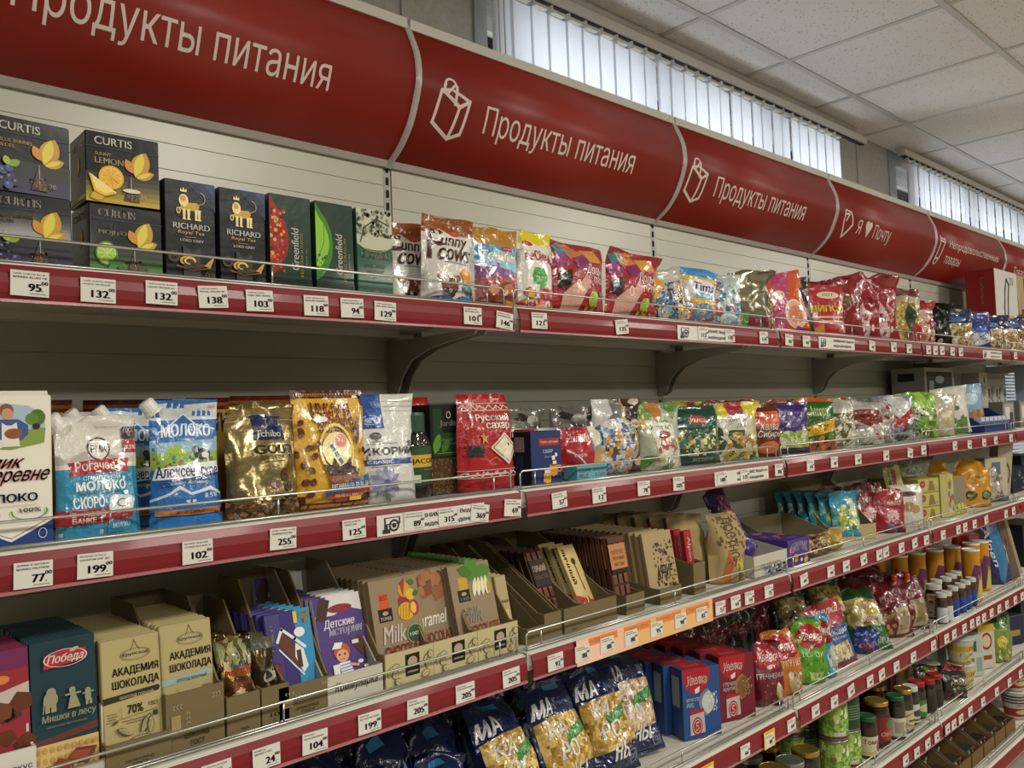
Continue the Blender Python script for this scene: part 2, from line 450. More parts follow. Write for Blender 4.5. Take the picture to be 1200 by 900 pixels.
    for j in range(nv):
        for i in range(nu):
            k = j*(nu+1)+i
            F.append((k, k+1, k+nu+2, k+nu+1)); C.append(col[j, i]); F.append((nn+k, nn+k+nu+1, nn+k+nu+2, nn+k+1)); C.append(colb[j, i])
    for i in range(nu):
        k = i; F.append((k, nn+k, nn+k+1, k+1)); C.append(col[0, i]); k = nv*(nu+1)+i; F.append((k, k+1, nn+k+1, nn+k)); C.append(col[-1, i])
    for j in range(nv):
        k = j*(nu+1); F.append((k, k+nu+1, nn+k+nu+1, nn+k)); C.append(col[j, 0]); k += nu; F.append((k, nn+k, nn+k+nu+1, k+nu+1)); C.append(col[j, -1])
    me = to_mesh('bag', V, F, C, (m,), smooth=True)
    return me, grid_surf(Pf), (nu if nu < 20 else 12, nv if nv < 20 else 14), (nu, nv)

DZ = {1: 1.766, 2: 1.411, 3: 1.101, 4: .736, 5: .431, 6: .132}
def place(root, s, x, y, rz=0., z=0., rx=0., ry=0.):
    root.location = (x, y, DZ[s]+.0005+z); root.rotation_euler = (math.radians(rx), math.radians(ry), math.radians(rz))

def repeat(root, n, step, label, group, jitter=.003, jr=2.):
    """n copies of a thing behind it; step = (dx, dy, dz)"""
    out = []
    for i in range(1, n+1):
        l = Vector(root.location)+Vector(step)*i+Vector((R.uniform(-1, 1)*jitter, 0, 0))
        e = root.rotation_euler.copy(); e.z += math.radians(R.uniform(-jr, jr))
        out.append(copy_tree(root, l, e, label, group))
    return out

def bag(name, cat, label, s, x, y, w, h, d, design=None, rz=0., ry=0., rx=0., z=0., pm='film', **kw):
    me, S, cuts, full = pouch(w, h, d, seed=hash_(label), **kw)
    ymin = .026+w/2*abs(math.sin(math.radians(rz)))+d*.55*abs(math.cos(math.radians(rz)))+(h*math.sin(math.radians(rx)) if rx > 0 else 0)
    if y < ymin and kw.get('keep') is None: x += (ymin-y)*(x+1.135)/(y+1.175); y = ymin
    o = obj(name, me); tag(o, label, cat); place(o, s, x, y, rz, z, rx, ry)
    if design is not None and design.E:
        pmesh = print_mesh('front_print', design, S, (full if full[0] < 20 else full), (pm,), step=.00010, base=.0005)
        if pmesh: obj('front_print', pmesh, o)
    return o
def hash_(s):
    h = 0
    for ch in s: h = (h*131+ord(ch)) % 1000003
    return h

def carton(name, cat, label, s, x, y, w, h, d, color, front=None, side=None, top=None, m='paper', pm='matte', rz=0., rx=0., ry=0., z=0., b=.0012, sidecol=None, topcol=None):
    """a box whose front face lies at y (facing -y), left face towards -x; origin at the bottom of the front face"""
    mb = MB().box(-w/2, w/2, 0, d, 0, h, color, b=b)
    me = mb.mesh('carton', (m,))
    o = obj(name, me); tag(o, label, cat); place(o, s, x, y, rz, z, rx, ry)
    if sidecol: side = side or D(); side.E.insert(0, (np.array([(0.02, 0.01), (.98, .01), (.98, .99), (.02, .99)]), [(0, 1, 2, 3)], rgb(sidecol), 0))
    if topcol: top = top or D(); top.E.insert(0, (np.array([(0.02, 0.02), (.98, .02), (.98, .98), (.02, .98)]), [(0, 1, 2, 3)], rgb(topcol), 0))
    if front: obj('front_print', print_mesh('front_print', front, flat_surf((-w/2, 0, 0), (w, 0, 0), (0, 0, h)), (1, 1), (pm,)), o)
    if side: obj('side_print', print_mesh('side_print', side, flat_surf((-w/2, d, 0), (0, -d, 0), (0, 0, h)), (1, 1), (pm,)), o)
    if top: obj('top_print', print_mesh('top_print', top, flat_surf((-w/2, 0, h), (w, 0, 0), (0, d, 0)), (1, 1), (pm,)), o)
    return o
# ---------------------------------------------------------------- the room shell
ZC = 2.945
WALL_Y = .71
def struct(name, me, loc=None): return tag(obj(name, me, None, loc), kind='structure')
struct('floor', MB().box(-5, 9, -6, 1.0, -.05, 0).mesh('floor', ('floor',)))
ceil = struct('ceiling', MB().box(-5, 9, -6, WALL_Y+.2, ZC+.03, ZC+.08).mesh('ceiling', ('ceilback',)))
GX0, GY0 = 1.4408, .4617
xs = [GX0+.6*i for i in range(-10, 13)]; ys = [GY0-.6*j for j in range(0, 11)]
tile_me = MB().box(.0, .6-.026, .0, .6-.026, 0, .012).mesh('tile', ('tile',))
edge_me = MB().box(.0, .6-.026, .0, WALL_Y-GY0-.02, 0, .012).mesh('tile', ('tile',))
lampset = set((round((x-GX0)/.6-.5), round((GY0-y)/.6-.5)) for x, y in LAMPS)
for i, x in enumerate(xs[:-1]):
    gi = i-10
    obj('tile', edge_me, ceil, (x+.013, GY0+.013, ZC+.002))
    for j, y in enumerate(ys[:-1]):
        if (gi, j) in lampset: continue
        if gi < -2 and j > 6: continue
        obj('tile', tile_me, ceil, (x+.013, y-.6+.013, ZC+.002))
for x in xs: obj('grid_bar', MB().box(x-.012, x+.012, ys[-1], WALL_Y, ZC-.001, ZC+.02).mesh('grid_bar', ('tbar',)), ceil)
for y in ys: obj('grid_bar', MB().box(xs[0], xs[-1], y-.012, y+.012, ZC-.0025, ZC+.018).mesh('grid_bar', ('tbar',)), ceil)
lamp_frame = MB()
for a in ((-.3, -.285, -.3, .3), (.285, .3, -.3, .3), (-.285, .285, -.3, -.285), (-.285, .285, .285, .3)): lamp_frame.box(a[0], a[1], a[2], a[3], -.01, .02)
lamp_frame = lamp_frame.mesh('lamp_frame', ('white',))
for k, (x, y) in enumerate(LAMPS):
    o = obj('ceiling_light', lamp_frame, None, (GX0+.6*(round((x-GX0)/.6-.5)+.5), GY0-.6*(round((GY0-y)/.6-.5)+.5), ZC))
    tag(o, 'square white frame of a ceiling light panel over the aisle', 'ceiling light', 'light panels over the aisle')
# walls round the shop
struct('wall_front', MB().box(-5, 9, -6.1, -6, 0, 3).mesh('wall', ('roomwall',)))
struct('wall_left', MB().box(-5.1, -5, -6, 1, 0, 3).mesh('wall', ('roomwall',)))
struct('wall_right', MB().box(9, 9.1, -6, 1, 0, 3).mesh('wall', ('roomwall',)))
# wall behind the shelving with its window openings (x0, x1, z0, z1)
WIN = [(.60, 3.02, 1.95, 2.86), (3.70, 6.6, 1.95, 2.88), (4.1, 5.6, .95, 1.80)]
def wall_with_holes(x0, x1, z0, z1, holes, y0, y1):
    X = sorted({x0, x1, *[h[0] for h in holes], *[h[1] for h in holes]}); Z = sorted({z0, z1, *[h[2] for h in holes], *[h[3] for h in holes]})
    mb = MB()
    for a, b_ in zip(X, X[1:]):
        for c, d in zip(Z, Z[1:]):
            cx, cz = (a+b_)/2, (c+d)/2
            if any(h[0] < cx < h[1] and h[2] < cz < h[3] for h in holes): continue
            mb.box(a, b_, y0, y1, c, d)
    return mb
wb = struct('wall_back', wall_with_holes(-5, 9, 0, ZC+.03, WIN, WALL_Y, WALL_Y+.18).mesh('wall', ('wall',)))
for x, w_ in ((.30, .028), (3.22, .05), (3.60, .012), (.585, .05), (-.55, .028)):
    obj('cover_strip', MB().box(x-w_/2, x+w_/2, WALL_Y-.008, WALL_Y, 1.9, ZC).mesh('cover_strip', ('walltrim',)), wb)
for k, (x0, x1, z0, z1) in enumerate(WIN):
    w = struct('window_%d' % (k+1), None); y = WALL_Y+.10
    fr = MB()
    for a in ((x0, x1, z0, z0+.05), (x0, x1, z1-.05, z1), (x0, x0+.05, z0, z1), (x1-.05, x1, z0, z1)): fr.box(a[0], a[1], y, y+.05, a[2], a[3])
    obj('window_frame', fr.mesh('frame', ('white',)), w)
    n = 3 if x1-x0 > 2 else 2; st = (x1-x0)/n
    for i in range(1, n): obj('mullion', MB().box(x0+st*i-.03, x0+st*i+.03, y-.005, y+.055, z0, z1).mesh('mullion', ('white',)), w)
    for i in range(n): obj('pane', MB().box(x0+st*i+.03, x0+st*(i+1)-.03, y+.02, y+.024, z0+.04, z1-.04).mesh('pane', ('pane',)), w)
# cornice tube above the blinds
for k, (a, b_) in enumerate(((-3.2, 3.05), (3.72, 6.8))):
    o = obj('curtain_track', MB().tube([(a, .655, ZC-.020), (b_, .655, ZC-.020)], .019, 10).mesh('track', ('white',), True))
    tag(o, ('round white curtain track under the ceiling above the nearer vertical blind', 'round white curtain track under the ceiling above the farther vertical blind')[k], 'curtain track')
# vertical blinds: head rail, carriers, vanes
def vertical_blind(label, x0, x1, zr, xs_, stray=()):
    t = empty('vertical_blind', (x0, .62, zr)); tag(t, label, 'blind')
    obj('head_rail', MB().box(0, x1-x0, -.022, .022, 0, .034, b=.003).box(.01, x1-x0-.01, -.012, .012, -.003, .001, m=1).mesh('head_rail', ('white', 'slot')), t)
    car = MB().box(-.030, .030, -.010, .010, -.021, -.012).mesh('vane_carrier', ('white',))
    clip = MB().box(-.004, .004, -.012, .006, -.026, .0).mesh('clip', ('white',))
    V = []; n = 6; zb = -1.02
    P = [(-.048+.096*i/n, .004*math.sin(math.pi*i/n)) for i in range(n+1)]
    for z in (zb, -.026):
        V += [(p[0], p[1], z) for p in P]
    vane = to_mesh('vane', V, [(i, i+1, n+2+i, n+1+i) for i in range(n)], None, ('blind',), smooth=True)
    for i, x in enumerate(xs_):
        a = R.uniform(-.03, .03)+(.18 if i in stray else .07)
        obj('vane', vane, t, (x-x0, (i % 2)*.004, 0), (0, 0, a))
        obj('vane_carrier', car, t, (x-x0, 0, 0)); obj('clip', clip, t, (x-x0-.035, 0, 0))
    return t
xa = [.60+.081*i for i in range(28)]
vb = vertical_blind('long white vertical blind hanging above the second and third red signs', .52, 3.08, 2.848, xa, (9, 15, 21))
vertical_blind('white vertical blind at the far end, above the last red signs', 3.56, 6.7, 2.888, [3.66+.081*i for i in range(37)])
cd = MB()
for dx in (0, .022):
    cd.tube([(.565+dx, .60, 2.84), (.566+dx, .60, 1.9)], .0022, 5)
o = obj('pull_chain', cd.mesh('pull_chain', ('chain',))); tag(o, 'pair of beaded pull chains hanging beside the first vertical blind', 'chain')
# horizontal blind in the low far window
t = empty('horizontal_blind', (4.1, .66, 1.80)); tag(t, 'white horizontal slat blind glimpsed under the far end of the shelves', 'blind')
sl = MB().box(0, 1.5, -.011, .011, 0, .0012).mesh('slat', ('blind',))
obj('head_rail', MB().box(0, 1.5, -.015, .015, -.02, 0).mesh('head_rail', ('white',)), t)
for i in range(36): obj('slat', sl, t, (0, 0, -.035-.022*i), (.5, 0, 0))

# ---------------------------------------------------------------- shelving: five bays, six levels
BAYS = [-1, 0, 1, 2, 3, 4]
BW = ['leftmost', 'second', 'third', 'fourth', 'fifth', 'last']
LEV = {1: 'top', 2: 'second', 3: 'third', 4: 'fourth', 5: 'fifth', 6: 'bottom'}
LIPZ = {1: 1.7600, 2: 1.4052, 3: 1.0951, 4: .7302, 5: .4231, 6: .126}
slatm = MB().add([(.012, .4, 0), (.988, .4, 0), (.988, .4, .0485), (.012, .4, .0485), (.012, .402, -.001), (.988, .402, -.001), (.988, .402, .0485), (.012, .402, .0485)],
                 [(0, 1, 2, 3), (4, 5, 1, 0), (3, 2, 6, 7), (4, 0, 3, 7), (1, 5, 6, 2), (5, 4, 7, 6)]).mesh('panel', ('panel',))
upr = MB().box(-.010, .010, .402, .45, .0, 2.16)
for i in range(70): upr.box(-.0032, .0032, .3995, .4025, .12+i*.029, .137+i*.029, m=1)
upr = upr.mesh('upright', ('bracket', 'slot'))
for bi, k in enumerate(BAYS):
    t = empty('shelving_frame', (k, 0, 0)); tag(t, 'pale ribbed metal back and slotted uprights of the %s shelving bay' % BW[bi], 'shelving', 'shelving bays')
    t['group'] = 'bays of the shelving run'
    obj('upright', upr, t, (0, 0, 0))
    if bi == 5: obj('upright', upr, t, (1, 0, 0))
    if bi < 5:
        for i in range(39): obj('panel', slatm, t, (0, 0, .19+i*.05))
    else:
        for i in range(16): obj('panel', slatm, t, (0, 0, .19+i*.05))
        for i in range(32, 39): obj('panel', slatm, t, (0, 0, .19+i*.05))
# shelf deck with folded front, rail, wire guard, two brackets
deck = MB().box(.004, .996, .004, .398, -.012, .0045, b=.001).box(.004, .996, .002, .02, -.030, .004, b=.001).box(.03, .97, .06, .085, -.030, -.012)
deck = deck.box(.03, .97, .33, .36, -.026, -.012).mesh('shelf', ('shelf',))
railp = [(-.001, .0015), (-.0045, .001), (-.0085, -.010), (-.0105, -.022), (-.0095, -.034), (-.0065, -.0445), (-.004, -.0445), (-.0075, -.033), (-.0085, -.022), (-.0065, -.011), (-.003, -.002), (-.001, -.002)]
rail = MB().prism(railp, .007, .991, 0).prism([(-.0066, -.0415), (-.0100, -.0425), (-.0102, -.0462), (-.0060, -.0462)], .007, .991, 0, m=1)
rail = rail.box(.0065, .9935, -.0025, .002, -.020, .003, m=2).mesh('price_rail', ('rail', 'railclear', 'white'))
g = MB(); H = .040
g.tube([(.012, .012, .004), (.012, .012, H-.006), (.018, .012, H), (.980, .012, H), (.986, .012, H-.006), (.986, .012, .004)], .0021, 6)
g.tube([(.014, .012, .0078), (.984, .012, .0078)], .0021, 6).tube([(.014, .022, .0078), (.984, .022, .0078)], .0018, 6)
for x in (.055, .50, .945): g.tube([(x, .0145, .004), (x, .0145, H)], .0017, 6)
guard = g.mesh('wire_guard', ('wire',), True)
bp = [(.400, -.030), (.09, -.030), (.10, -.040), (.17, -.047), (.25, -.058), (.31, -.078), (.345, -.110), (.365, -.150), (.385, -.160), (.400, -.160)]
brk = MB().prism(bp, -.0025, .0025, 0).box(-.010, .010, .30, .395, -.034, -.031).mesh('bracket', ('bracket',))

# price tags: (x position, price or None); far ones only show grey lines
def tag_mesh(price, lines, w=.043, h=.0315, yellow=False):
    d = D(); 
    if yellow: d.r(-.12, -.10, 1.12, 1.28, 'e0b41e'); d.t('НИЗКИЕ ЦЕНЫ', .08, 1.08, .92, 1.18, '4a3408', b=.03)
    d.r(0, 0, 1, 1, 'cbc9c1')
    if lines:
        d.t(lines[0], .07, .84, min(.95, .07+.055*len(lines[0])), .92, '2c2b2a', b=.04)
        d.t(lines[1], .07, .70, min(.95, .07+.055*len(lines[1])), .78, '2c2b2a', b=.04)
    else:
        d.r(.08, .85, .66, .90, '77756f').r(.08, .73, .88, .78, '77756f')
    if price:
        n = len(price); d.t(price, .80-.165*n, .20, .79, .50, '1c1b1a', b=.10, res=3)
        d.r(.81, .20, .84, .245, '262524')
        d.t('00', .80, .47, .97, .61, '2c2b2a', b=.06)
        d.r(.50, .09, .93, .12, '8a8882')
    else:
        d.r(.40, .24, .80, .50, '55534f').r(.80, .48, .95, .60, '66645f').r(.50, .09, .93, .12, '9a9892')
    mb = MB().box(0, w, -.0006, .0004, 0, h, 'cbc9c1')
    me1 = print_mesh('p', d, flat_surf((0, -.0006, 0), (w, 0, 0), (0, 0, h)), None, ('tag',), base=.0002)
    V = [tuple(v.co) for v in me1.vertices]; F = [tuple(p.vertices) for p in me1.polygons]
    ca = np.zeros(len(me1.loops)*4); me1.color_attributes['Col'].data.foreach_get('color', ca); ca = ca.reshape(-1, 4)
    C = [tuple(ca[p.loop_start][:3]) for p in me1.polygons]
    n0 = len(mb.V); mb.V += V; mb.F += [tuple(i+n0 for i in f) for f in F]; mb.C += C; mb.M += [0]*len(F)
    bpy.data.meshes.remove(me1)
    return mb.mesh('price_tag', ('tag',))
def notice_mesh(w=.235, h=.034, full=True):
    d = D().r(0, 0, 1, 1, 'cbc9c1')
    d.r(.06, .50, .20, .86, '1e1d1c').r(.075, .55, .185, .81, 'cbc9c1').ring(.145, .45, .045, .30, .35, '1e1d1c').e(.145, .45, .018, .12, '1e1d1c').r(.06, .12, .09, .55, '1e1d1c').r(.045, .10, .11, .30, '1e1d1c')
    d.t('ВНИМАНИЕ! Ведётся', .40, .58, .97, .84, '1e1d1c', b=.025).t('видеонаблюдение', .40, .14, .90, .42, '1e1d1c', b=.025)
    return print_mesh('notice_strip', d, flat_surf((0, 0, 0), (w, 0, 0), (0, 0, h)), None, ('tag',), base=.0001)
NOTICE = notice_mesh()
def promo_mesh(w=.485, h=.052):
    d = D().r(0, 0, 1, 1, 'd9a86e').r(0, 0, .40, 1, 'dfb190').r(0, 0, .16, 1, 'e3b8a0')
    for i in range(4):
        u = .075+.235*i
        d.r(u, .64, u+.19, .93, 'd9781e').t('НИЗКИЕ ЦЕНЫ', u+.02, .71, u+.17, .86, 'f0e3d2', b=.03)
    return print_mesh('promo_strip', d, flat_surf((0, 0, 0), (w, 0, 0), (0, 0, h)), None, ('tag',), base=.0001)
T = {
 1: [(-.842, '95', ('ЧАЙ CURTIS BLUE', 'BERRIES BLUES ЧЕ')), (-.762, '132', ('ЧАЙ CURTIS FRESH', 'MOJITO ЗЕЛЕНЫЙ')), (-.680, '132', ('ЧАЙ CURTIS SUNNY', 'LEMON ЧЕРНЫЙ АР')),
     (-.606, '138', ('ЧАЙ RICHARD', 'ROYAL CEYLON ЧЕ')), (-.535, '103', ('ЧАЙ RICHARD', 'LORD GREY ЧЕРНЫ')), (-.440, '118', ('ЧАЙ GREENFIELD', 'KENYAN SUNRISE Ч')),
     (-.374, '94', ('ЧАЙ GREENFIELD', 'FLYING DRAGON ЗЕ')), (-.310, '129', ('ЧАЙ GREENFIELD', 'EARL GREY FANTAS')), (-.116, '101', ('КОНФЕТЫ ГЛАЗ', 'МОЛОЧНЫЕ 250 Г')),
     (-.038, '146', ('КОНФЕТЫ ТОФФИ', 'МОЛОЧНЫЕ И ШОК')), (.058, '121', ('МАРМЕЛАД ВЕСЕ', 'ЛЫЕ ЗВЕРЮШКИ')), (.316, '135', None), (.626, '112', None), (.745, '120', None), (.91, '174', None), (1.045, None, None),
     (1.145, None, None), (1.58, None, None), (1.75, None, None), (1.878, None, None), (2.053, None, None), (2.118, None, None), (2.184, None, None), (2.288, None, None),
     (2.377, None, None), (3.05, None, None), (3.3, None, None), (3.6, None, None)],
 2: [(-.843, '77', ('ДОМИК В ДЕРЕВНЕ', 'МОЛОКО УЛЬТРАПА')), (-.772, '199', ('МОЛОКО СГУЩ С', 'САХАРОМ 270Г ДО')), (-.638, '102', ('МОЛОКО ЦЕЛЬНОЕ', 'СГУЩЕНОЕ 8,5% 27')),
     (-.508, '255', ('КОФЕ TCHIBO ГОЛД', 'СЕЛЕКШН РАСТВО')), (-.383, '125', ('КАКАО-НАПИТОК', 'ЧУККА 250Г')), (-.264, '89', ('ЦИКОРИЙ КАТОРОК', 'НАТУРАЛЬНЫЙ 100')),
     (-.190, '315', ('КОФЕ JACOBS', 'МОНАРХ РАСТВО')), (-.118, '369', ('КОФЕ JARDIN', 'ГВАТЕМАЛА АТИТ')), (-.035, '69', ('САХАР БЕЛЫЙ', 'КРИСТАЛЛИЧЕСКИЙ')), (.096, '57', ('САХАР БЕЛЫЙ', 'КУСКОВОЙ 250Г')),
     (.216, '12', ('КАША ОВСЯНАЯ', 'ЯБЛОКО КОРИЦА')), (.366, '78', None), (.497, '105', None), (.680, '188', None), (.784, '135', None), (.955, '206', None),
     (1.131, None, None), (1.277, None, None), (1.436, None, None), (1.642, None, None), (1.835, None, None), (1.955, None, None), (2.257, None, None), (2.411, None, None),
     (2.576, None, None), (2.72, None, None), (2.918, None, None), (3.2, None, None)],
 3: [(-.695, '24', ('ПЕЧЕНЬЕ', 'ШОКОЛАДНОЕ 40Г')), (-.618, '88', ('ШОКОЛАД АКАДЕМ', 'МОЛОЧНЫЙ 85Г')), (-.543, '24', ('КОНФЕТЫ', 'МИЛКИ С НАЧ')), (-.464, '104', ('ШОКОЛАД', 'МОЛОЧНЫЙ МИЛКУ')),
     (-.365, '199', ('ШОКОЛАД', 'ДЕТСКИЕ ИСТОРИИ')), (-.270, '205', ('ШОКОЛАД', 'МОЛОЧНЫЙ С МАН')), (-.165, '205', ('МОЛОЧНЫЙ', 'ШОКОЛАД КАРАМЕЛ')), (-.053, '205', ('ШОКОЛАД', 'МОЛОЧНЫЙ С МИН')),
     (.066, '92', ('ШОКОЛАД', 'ГОРЬКИЙ ЧЕРЕМ')), (.144, '88', None), (.221, '88', None), (.300, '88', None), (.390, '95', None), (.480, '98', None), (.565, '82', None), (.645, '51', None),
     (.713, '64', None), (.777, '64', None), (.873, '75', None)] + [(x, None, None) for x in (1.064, 1.221, 1.319, 1.44, 1.551, 1.602, 1.722, 1.835, 1.935, 2.09, 2.243, 2.314, 2.416, 2.552, 2.793, 2.894, 3.1)],
 4: [(.724, '66', None)] + [(x, None, None) for x in (.955, 1.089, 1.201, 1.31, 1.437, 1.523, 1.633, 1.77, 1.945, 2.067, 2.142, 2.245, 2.327, 2.392, 2.459, 2.547, 2.64, 2.736, 2.846, 2.939, 3.1)],
 5: [(x, None, None) for x in (1.2, 1.4, 1.664, 1.755, 1.849, 1.93, 2.028, 2.09, 2.16, 2.257, 2.395, 2.553, 2.71, 2.855, 3.1)],
 6: [],
}
NOT = {1: (.521, 1.221, 2.63), 2: (-.339, .648), 3: (), 4: (), 5: (), 6: ()}
blank_tag = tag_mesh(None, None); yellow_tag = tag_mesh('88', None, yellow=True)
LT = {1: 'tea and sweets', 2: 'coffee, sugar and sweets', 3: 'chocolate and biscuits', 4: 'pasta and groats', 5: 'cans and jars', 6: 'brown cardboard trays'}
for lv in range(1, 7):
    for bi, k in enumerate(BAYS):
        if lv == 6 and k < 0: continue
        o = obj('shelf', deck, None, (k, 0, LIPZ[lv])); tag(o, '%s shelf from the top in the %s bay, red price rail in front' % (LEV[lv], BW[bi]) if lv > 1 else 'top shelf with red price rail in the %s bay' % BW[bi], 'shelf', 'shelves with red price rails')
        pr = obj('price_rail', rail, o)
        obj('wire_guard', guard, o)
        for x in (.014, .986): obj('bracket', brk, o, (x, 0, 0))
        for x, p, ln in T[lv]:
            if not (k <= x < k+1): continue
            x = min(max(x, k+.03), k+.97)
            me = tag_mesh(p, ln) if p else blank_tag
            tl = R.uniform(-.03, .03) if R.random() < .8 else R.uniform(-.16, .16)
            if 0 < x < .2 and lv == 2: tl = -.06
            tg = obj('price_tag', me, pr, (x-k-.0215, -.0118, -.0405+R.uniform(0, .003)), (0, tl, 0))
        for x in NOT[lv]:
            if k <= x < k+1:
                tg = obj('notice_strip', NOTICE, pr, (x-k, -.0109, -.0418))
                if x == .648: tg.scale = (1.08, 1, 1)
if True:
    rails = {(round(o.parent.location.x), round(o.parent.location.z, 3)): o for o in bpy.data.objects if o.name.split('.')[0] == 'price_rail'}
    obj('promo_strip', promo_mesh(), rails[(0, round(LIPZ[3], 3))], (.128, -.0109, -.048))
    for x in (.557, .838): obj('price_tag', yellow_tag, rails[(0, round(LIPZ[4], 3))], (x-.0215, -.013, -.044))

# ---------------------------------------------------------------- curved red signs above the shelving
arc_pts = [(.388, 2.140), (.343, 2.170), (.303, 2.217), (.274, 2.284), (.272, 2.325), (.279, 2.362), (.307, 2.425)]
def catmull(P, n=6):
    P = [np.array(p) for p in P]; out = []
    for i in range(len(P)-1):
        a, b_, c, d = P[max(i-1, 0)], P[i], P[i+1], P[min(i+2, len(P)-1)]
        for t in np.linspace(0, 1, n, endpoint=False): out.append(.5*((2*b_)+(-a+c)*t+(2*a-5*b_+4*c-d)*t*t+(-a+3*b_-3*c+d)*t**3))
    out.append(P[-1]); return np.array(out)
AP = catmull(arc_pts); NA = len(AP)-1
for bi, k in enumerate(BAYS):
    x0, x1 = k+.008, k+.992
    t = empty('overhead_sign', (k, 0, 0))
    lab = ['curved red sign reading food products, cut by the edge of the photo', 'curved red sign with a bag icon and food products lettering, above the red sweet bags', 'curved red sign with a bag icon and food products lettering, between the two blinds posts',
           'curved red sign with a heart between words', 'curved red sign with a tube icon and two lines of words', 'farthest curved red sign with a short word in white'][bi]
    if bi == 2: lab = 'curved red bag-icon sign whose lettering looks small, next to the sign with the heart'
    tag(t, lab, 'sign', 'red signs over the shelves')
    V = [(x0-k, *p) for p in AP]+[(x1-k, *p) for p in AP]; n = NA+1
    V += [(x0-k, p[0]+.004, p[1]) for p in AP]+[(x1-k, p[0]+.004, p[1]) for p in AP]
    F = [(i, i+n, i+n+1, i+1) for i in range(NA)]+[(2*n+i, 2*n+i+1, 3*n+i+1, 3*n+i) for i in range(NA)]
    F += [(i, i+1, 2*n+i+1, 2*n+i) for i in range(NA)]+[(n+i, 3*n+i, 3*n+i+1, n+i+1) for i in range(NA)]
    obj('sign_panel', to_mesh('sign_panel', V, F, None, ('sign',), smooth=True), t)
    obj('end_cap', MB().prism([(.300, 2.420), (.300, 2.443), (.318, 2.445), (.330, 2.43), (.330, 2.420)], x0-k-.004, x1-k+.004, 0).mesh('cap', ('signcap',)), t)
    obj('lower_trim', MB().prism([(.376, 2.1545), (.390, 2.130), (.402, 2.130), (.402, 2.150)], x0-k, x1-k, 0).mesh('trim', ('signtrim',)), t)
    # divider strip at the left end of each sign
    V = []; prof = [(-.009, -.001), (-.006, -.0055), (.006, -.0055), (.009, -.001)]; ext = [AP[0]+(.008, -.012)]+list(AP)+[AP[-1]+(.014, .024)]
    for p in ext:
        for a, b_ in prof: V.append((a, p[0]+b_, p[1]))
    F = [(i*4+j, i*4+j+1, i*4+j+5, i*4+j+4) for i in range(len(ext)-1) for j in range(3)]
    obj('divider', to_mesh('divider', V, F, None, ('signtrim',), smooth=True), t)
    P = np.zeros((NA+1, 2, 3)); P[:, 0] = [(x0-k, *p) for p in AP]; P[:, 1] = [(x1-k, *p) for p in AP]
    ic = D(); tx = D(); W = 'd9cfc4'
    # v along the arc: z 2.23 -> ~.36, 2.285 -> ~.55
    def bagicon(d, u0, c):
        A = 1.0; w_ = .0078; a_ = 2.9
        L = lambda pts: d.line([(u0+x*.100, .27+y*.36) for x, y in pts], w_, c, a_)
        for pts in (((.03, .22), (.14, .70)), ((.14, .70), (.72, .50)), ((.03, .22), (.58, .02)), ((.58, .02), (.72, .50)), ((.72, .50), (1., .62)), ((.58, .02), (.90, .14)), ((.90, .14), (1., .62)), ((.14, .70), (.45, .76), (1., .62))): L(pts)
        d.ring(u0+.040, .585, .019, .070, .34, c, 14, 0, 200).line([(u0+.058, .585), (u0+.058, .46)], w_, c, a_).line([(u0+.022, .57), (u0+.022, .51)], w_, c, a_).line([(u0+.030, .50), (u0+.052, .59)], w_*.8, c, a_)
    cuts = (1, NA)
    if bi <= 2:
        o_ = [(.06, .21, .79), (.045, .20, .775), (.02, .178, .772)][bi]
        bagicon(ic, o_[0], W)
        tx.t('Продукты питания', o_[1], .318, o_[2], .505, W, b=.004, res=4)
    elif bi == 3:
        L = lambda pts: ic.line([(.055+x*.095, .31+y*.30) for x, y in pts], .0085, W, 2.9)
        L([(.1, .45), (.35, .0)]); L([(.35, .0), (.95, .42)]); L([(.95, .42), (.6, .85)]); L([(.6, .85), (.1, .9)]); L([(.1, .9), (.1, .45)]); L([(.15, .7), (.5, .75)]); L([(.5, .75), (.3, .5)])
        tx.t('Я', .19, .375, .225, .50, W, b=.004, res=3).e(.275, .47, .0155, .042, W).e(.303, .47, .0155, .042, W).p([(.2600, .458), (.289, .36), (.3180, .458), (.289, .49)], W)
        tx.t('Почту', .345, .335, .51, .50, W, b=.004, res=3)
    elif bi == 4:
        ic.ring(.060, .32, .022, .045, .36, W).line([(.040, .35), (.052, .55)], .0085, W, 2.9).line([(.082, .35), (.100, .55)], .0085, W, 2.9).line([(.045, .57), (.105, .55)], .01, W, 2.9).line([(.045, .62), (.105, .60)], .01, W, 2.9).line([(.045, .57), (.045, .66)], .0085, W, 2.9).line([(.105, .55), (.100, .64)], .0085, W, 2.9)
        tx.t('Непродовольственные', .165, .455, .885, .62, W, b=.004, res=3).t('товары', .155, .29, .365, .40, W, b=.004, res=3)
    else:
        tx.t('Товары для дома', .15, .36, .75, .50, W, b=.004, res=3)
    if ic.E: obj('icon', print_mesh('icon', ic, grid_surf(P), cuts, ('text',), step=.00001, base=.0006), t)
    obj('lettering', print_mesh('lettering', tx, grid_surf(P), cuts, ('text',), step=.0001, base=.0006), t)
    t.location = (k, 0, 0)
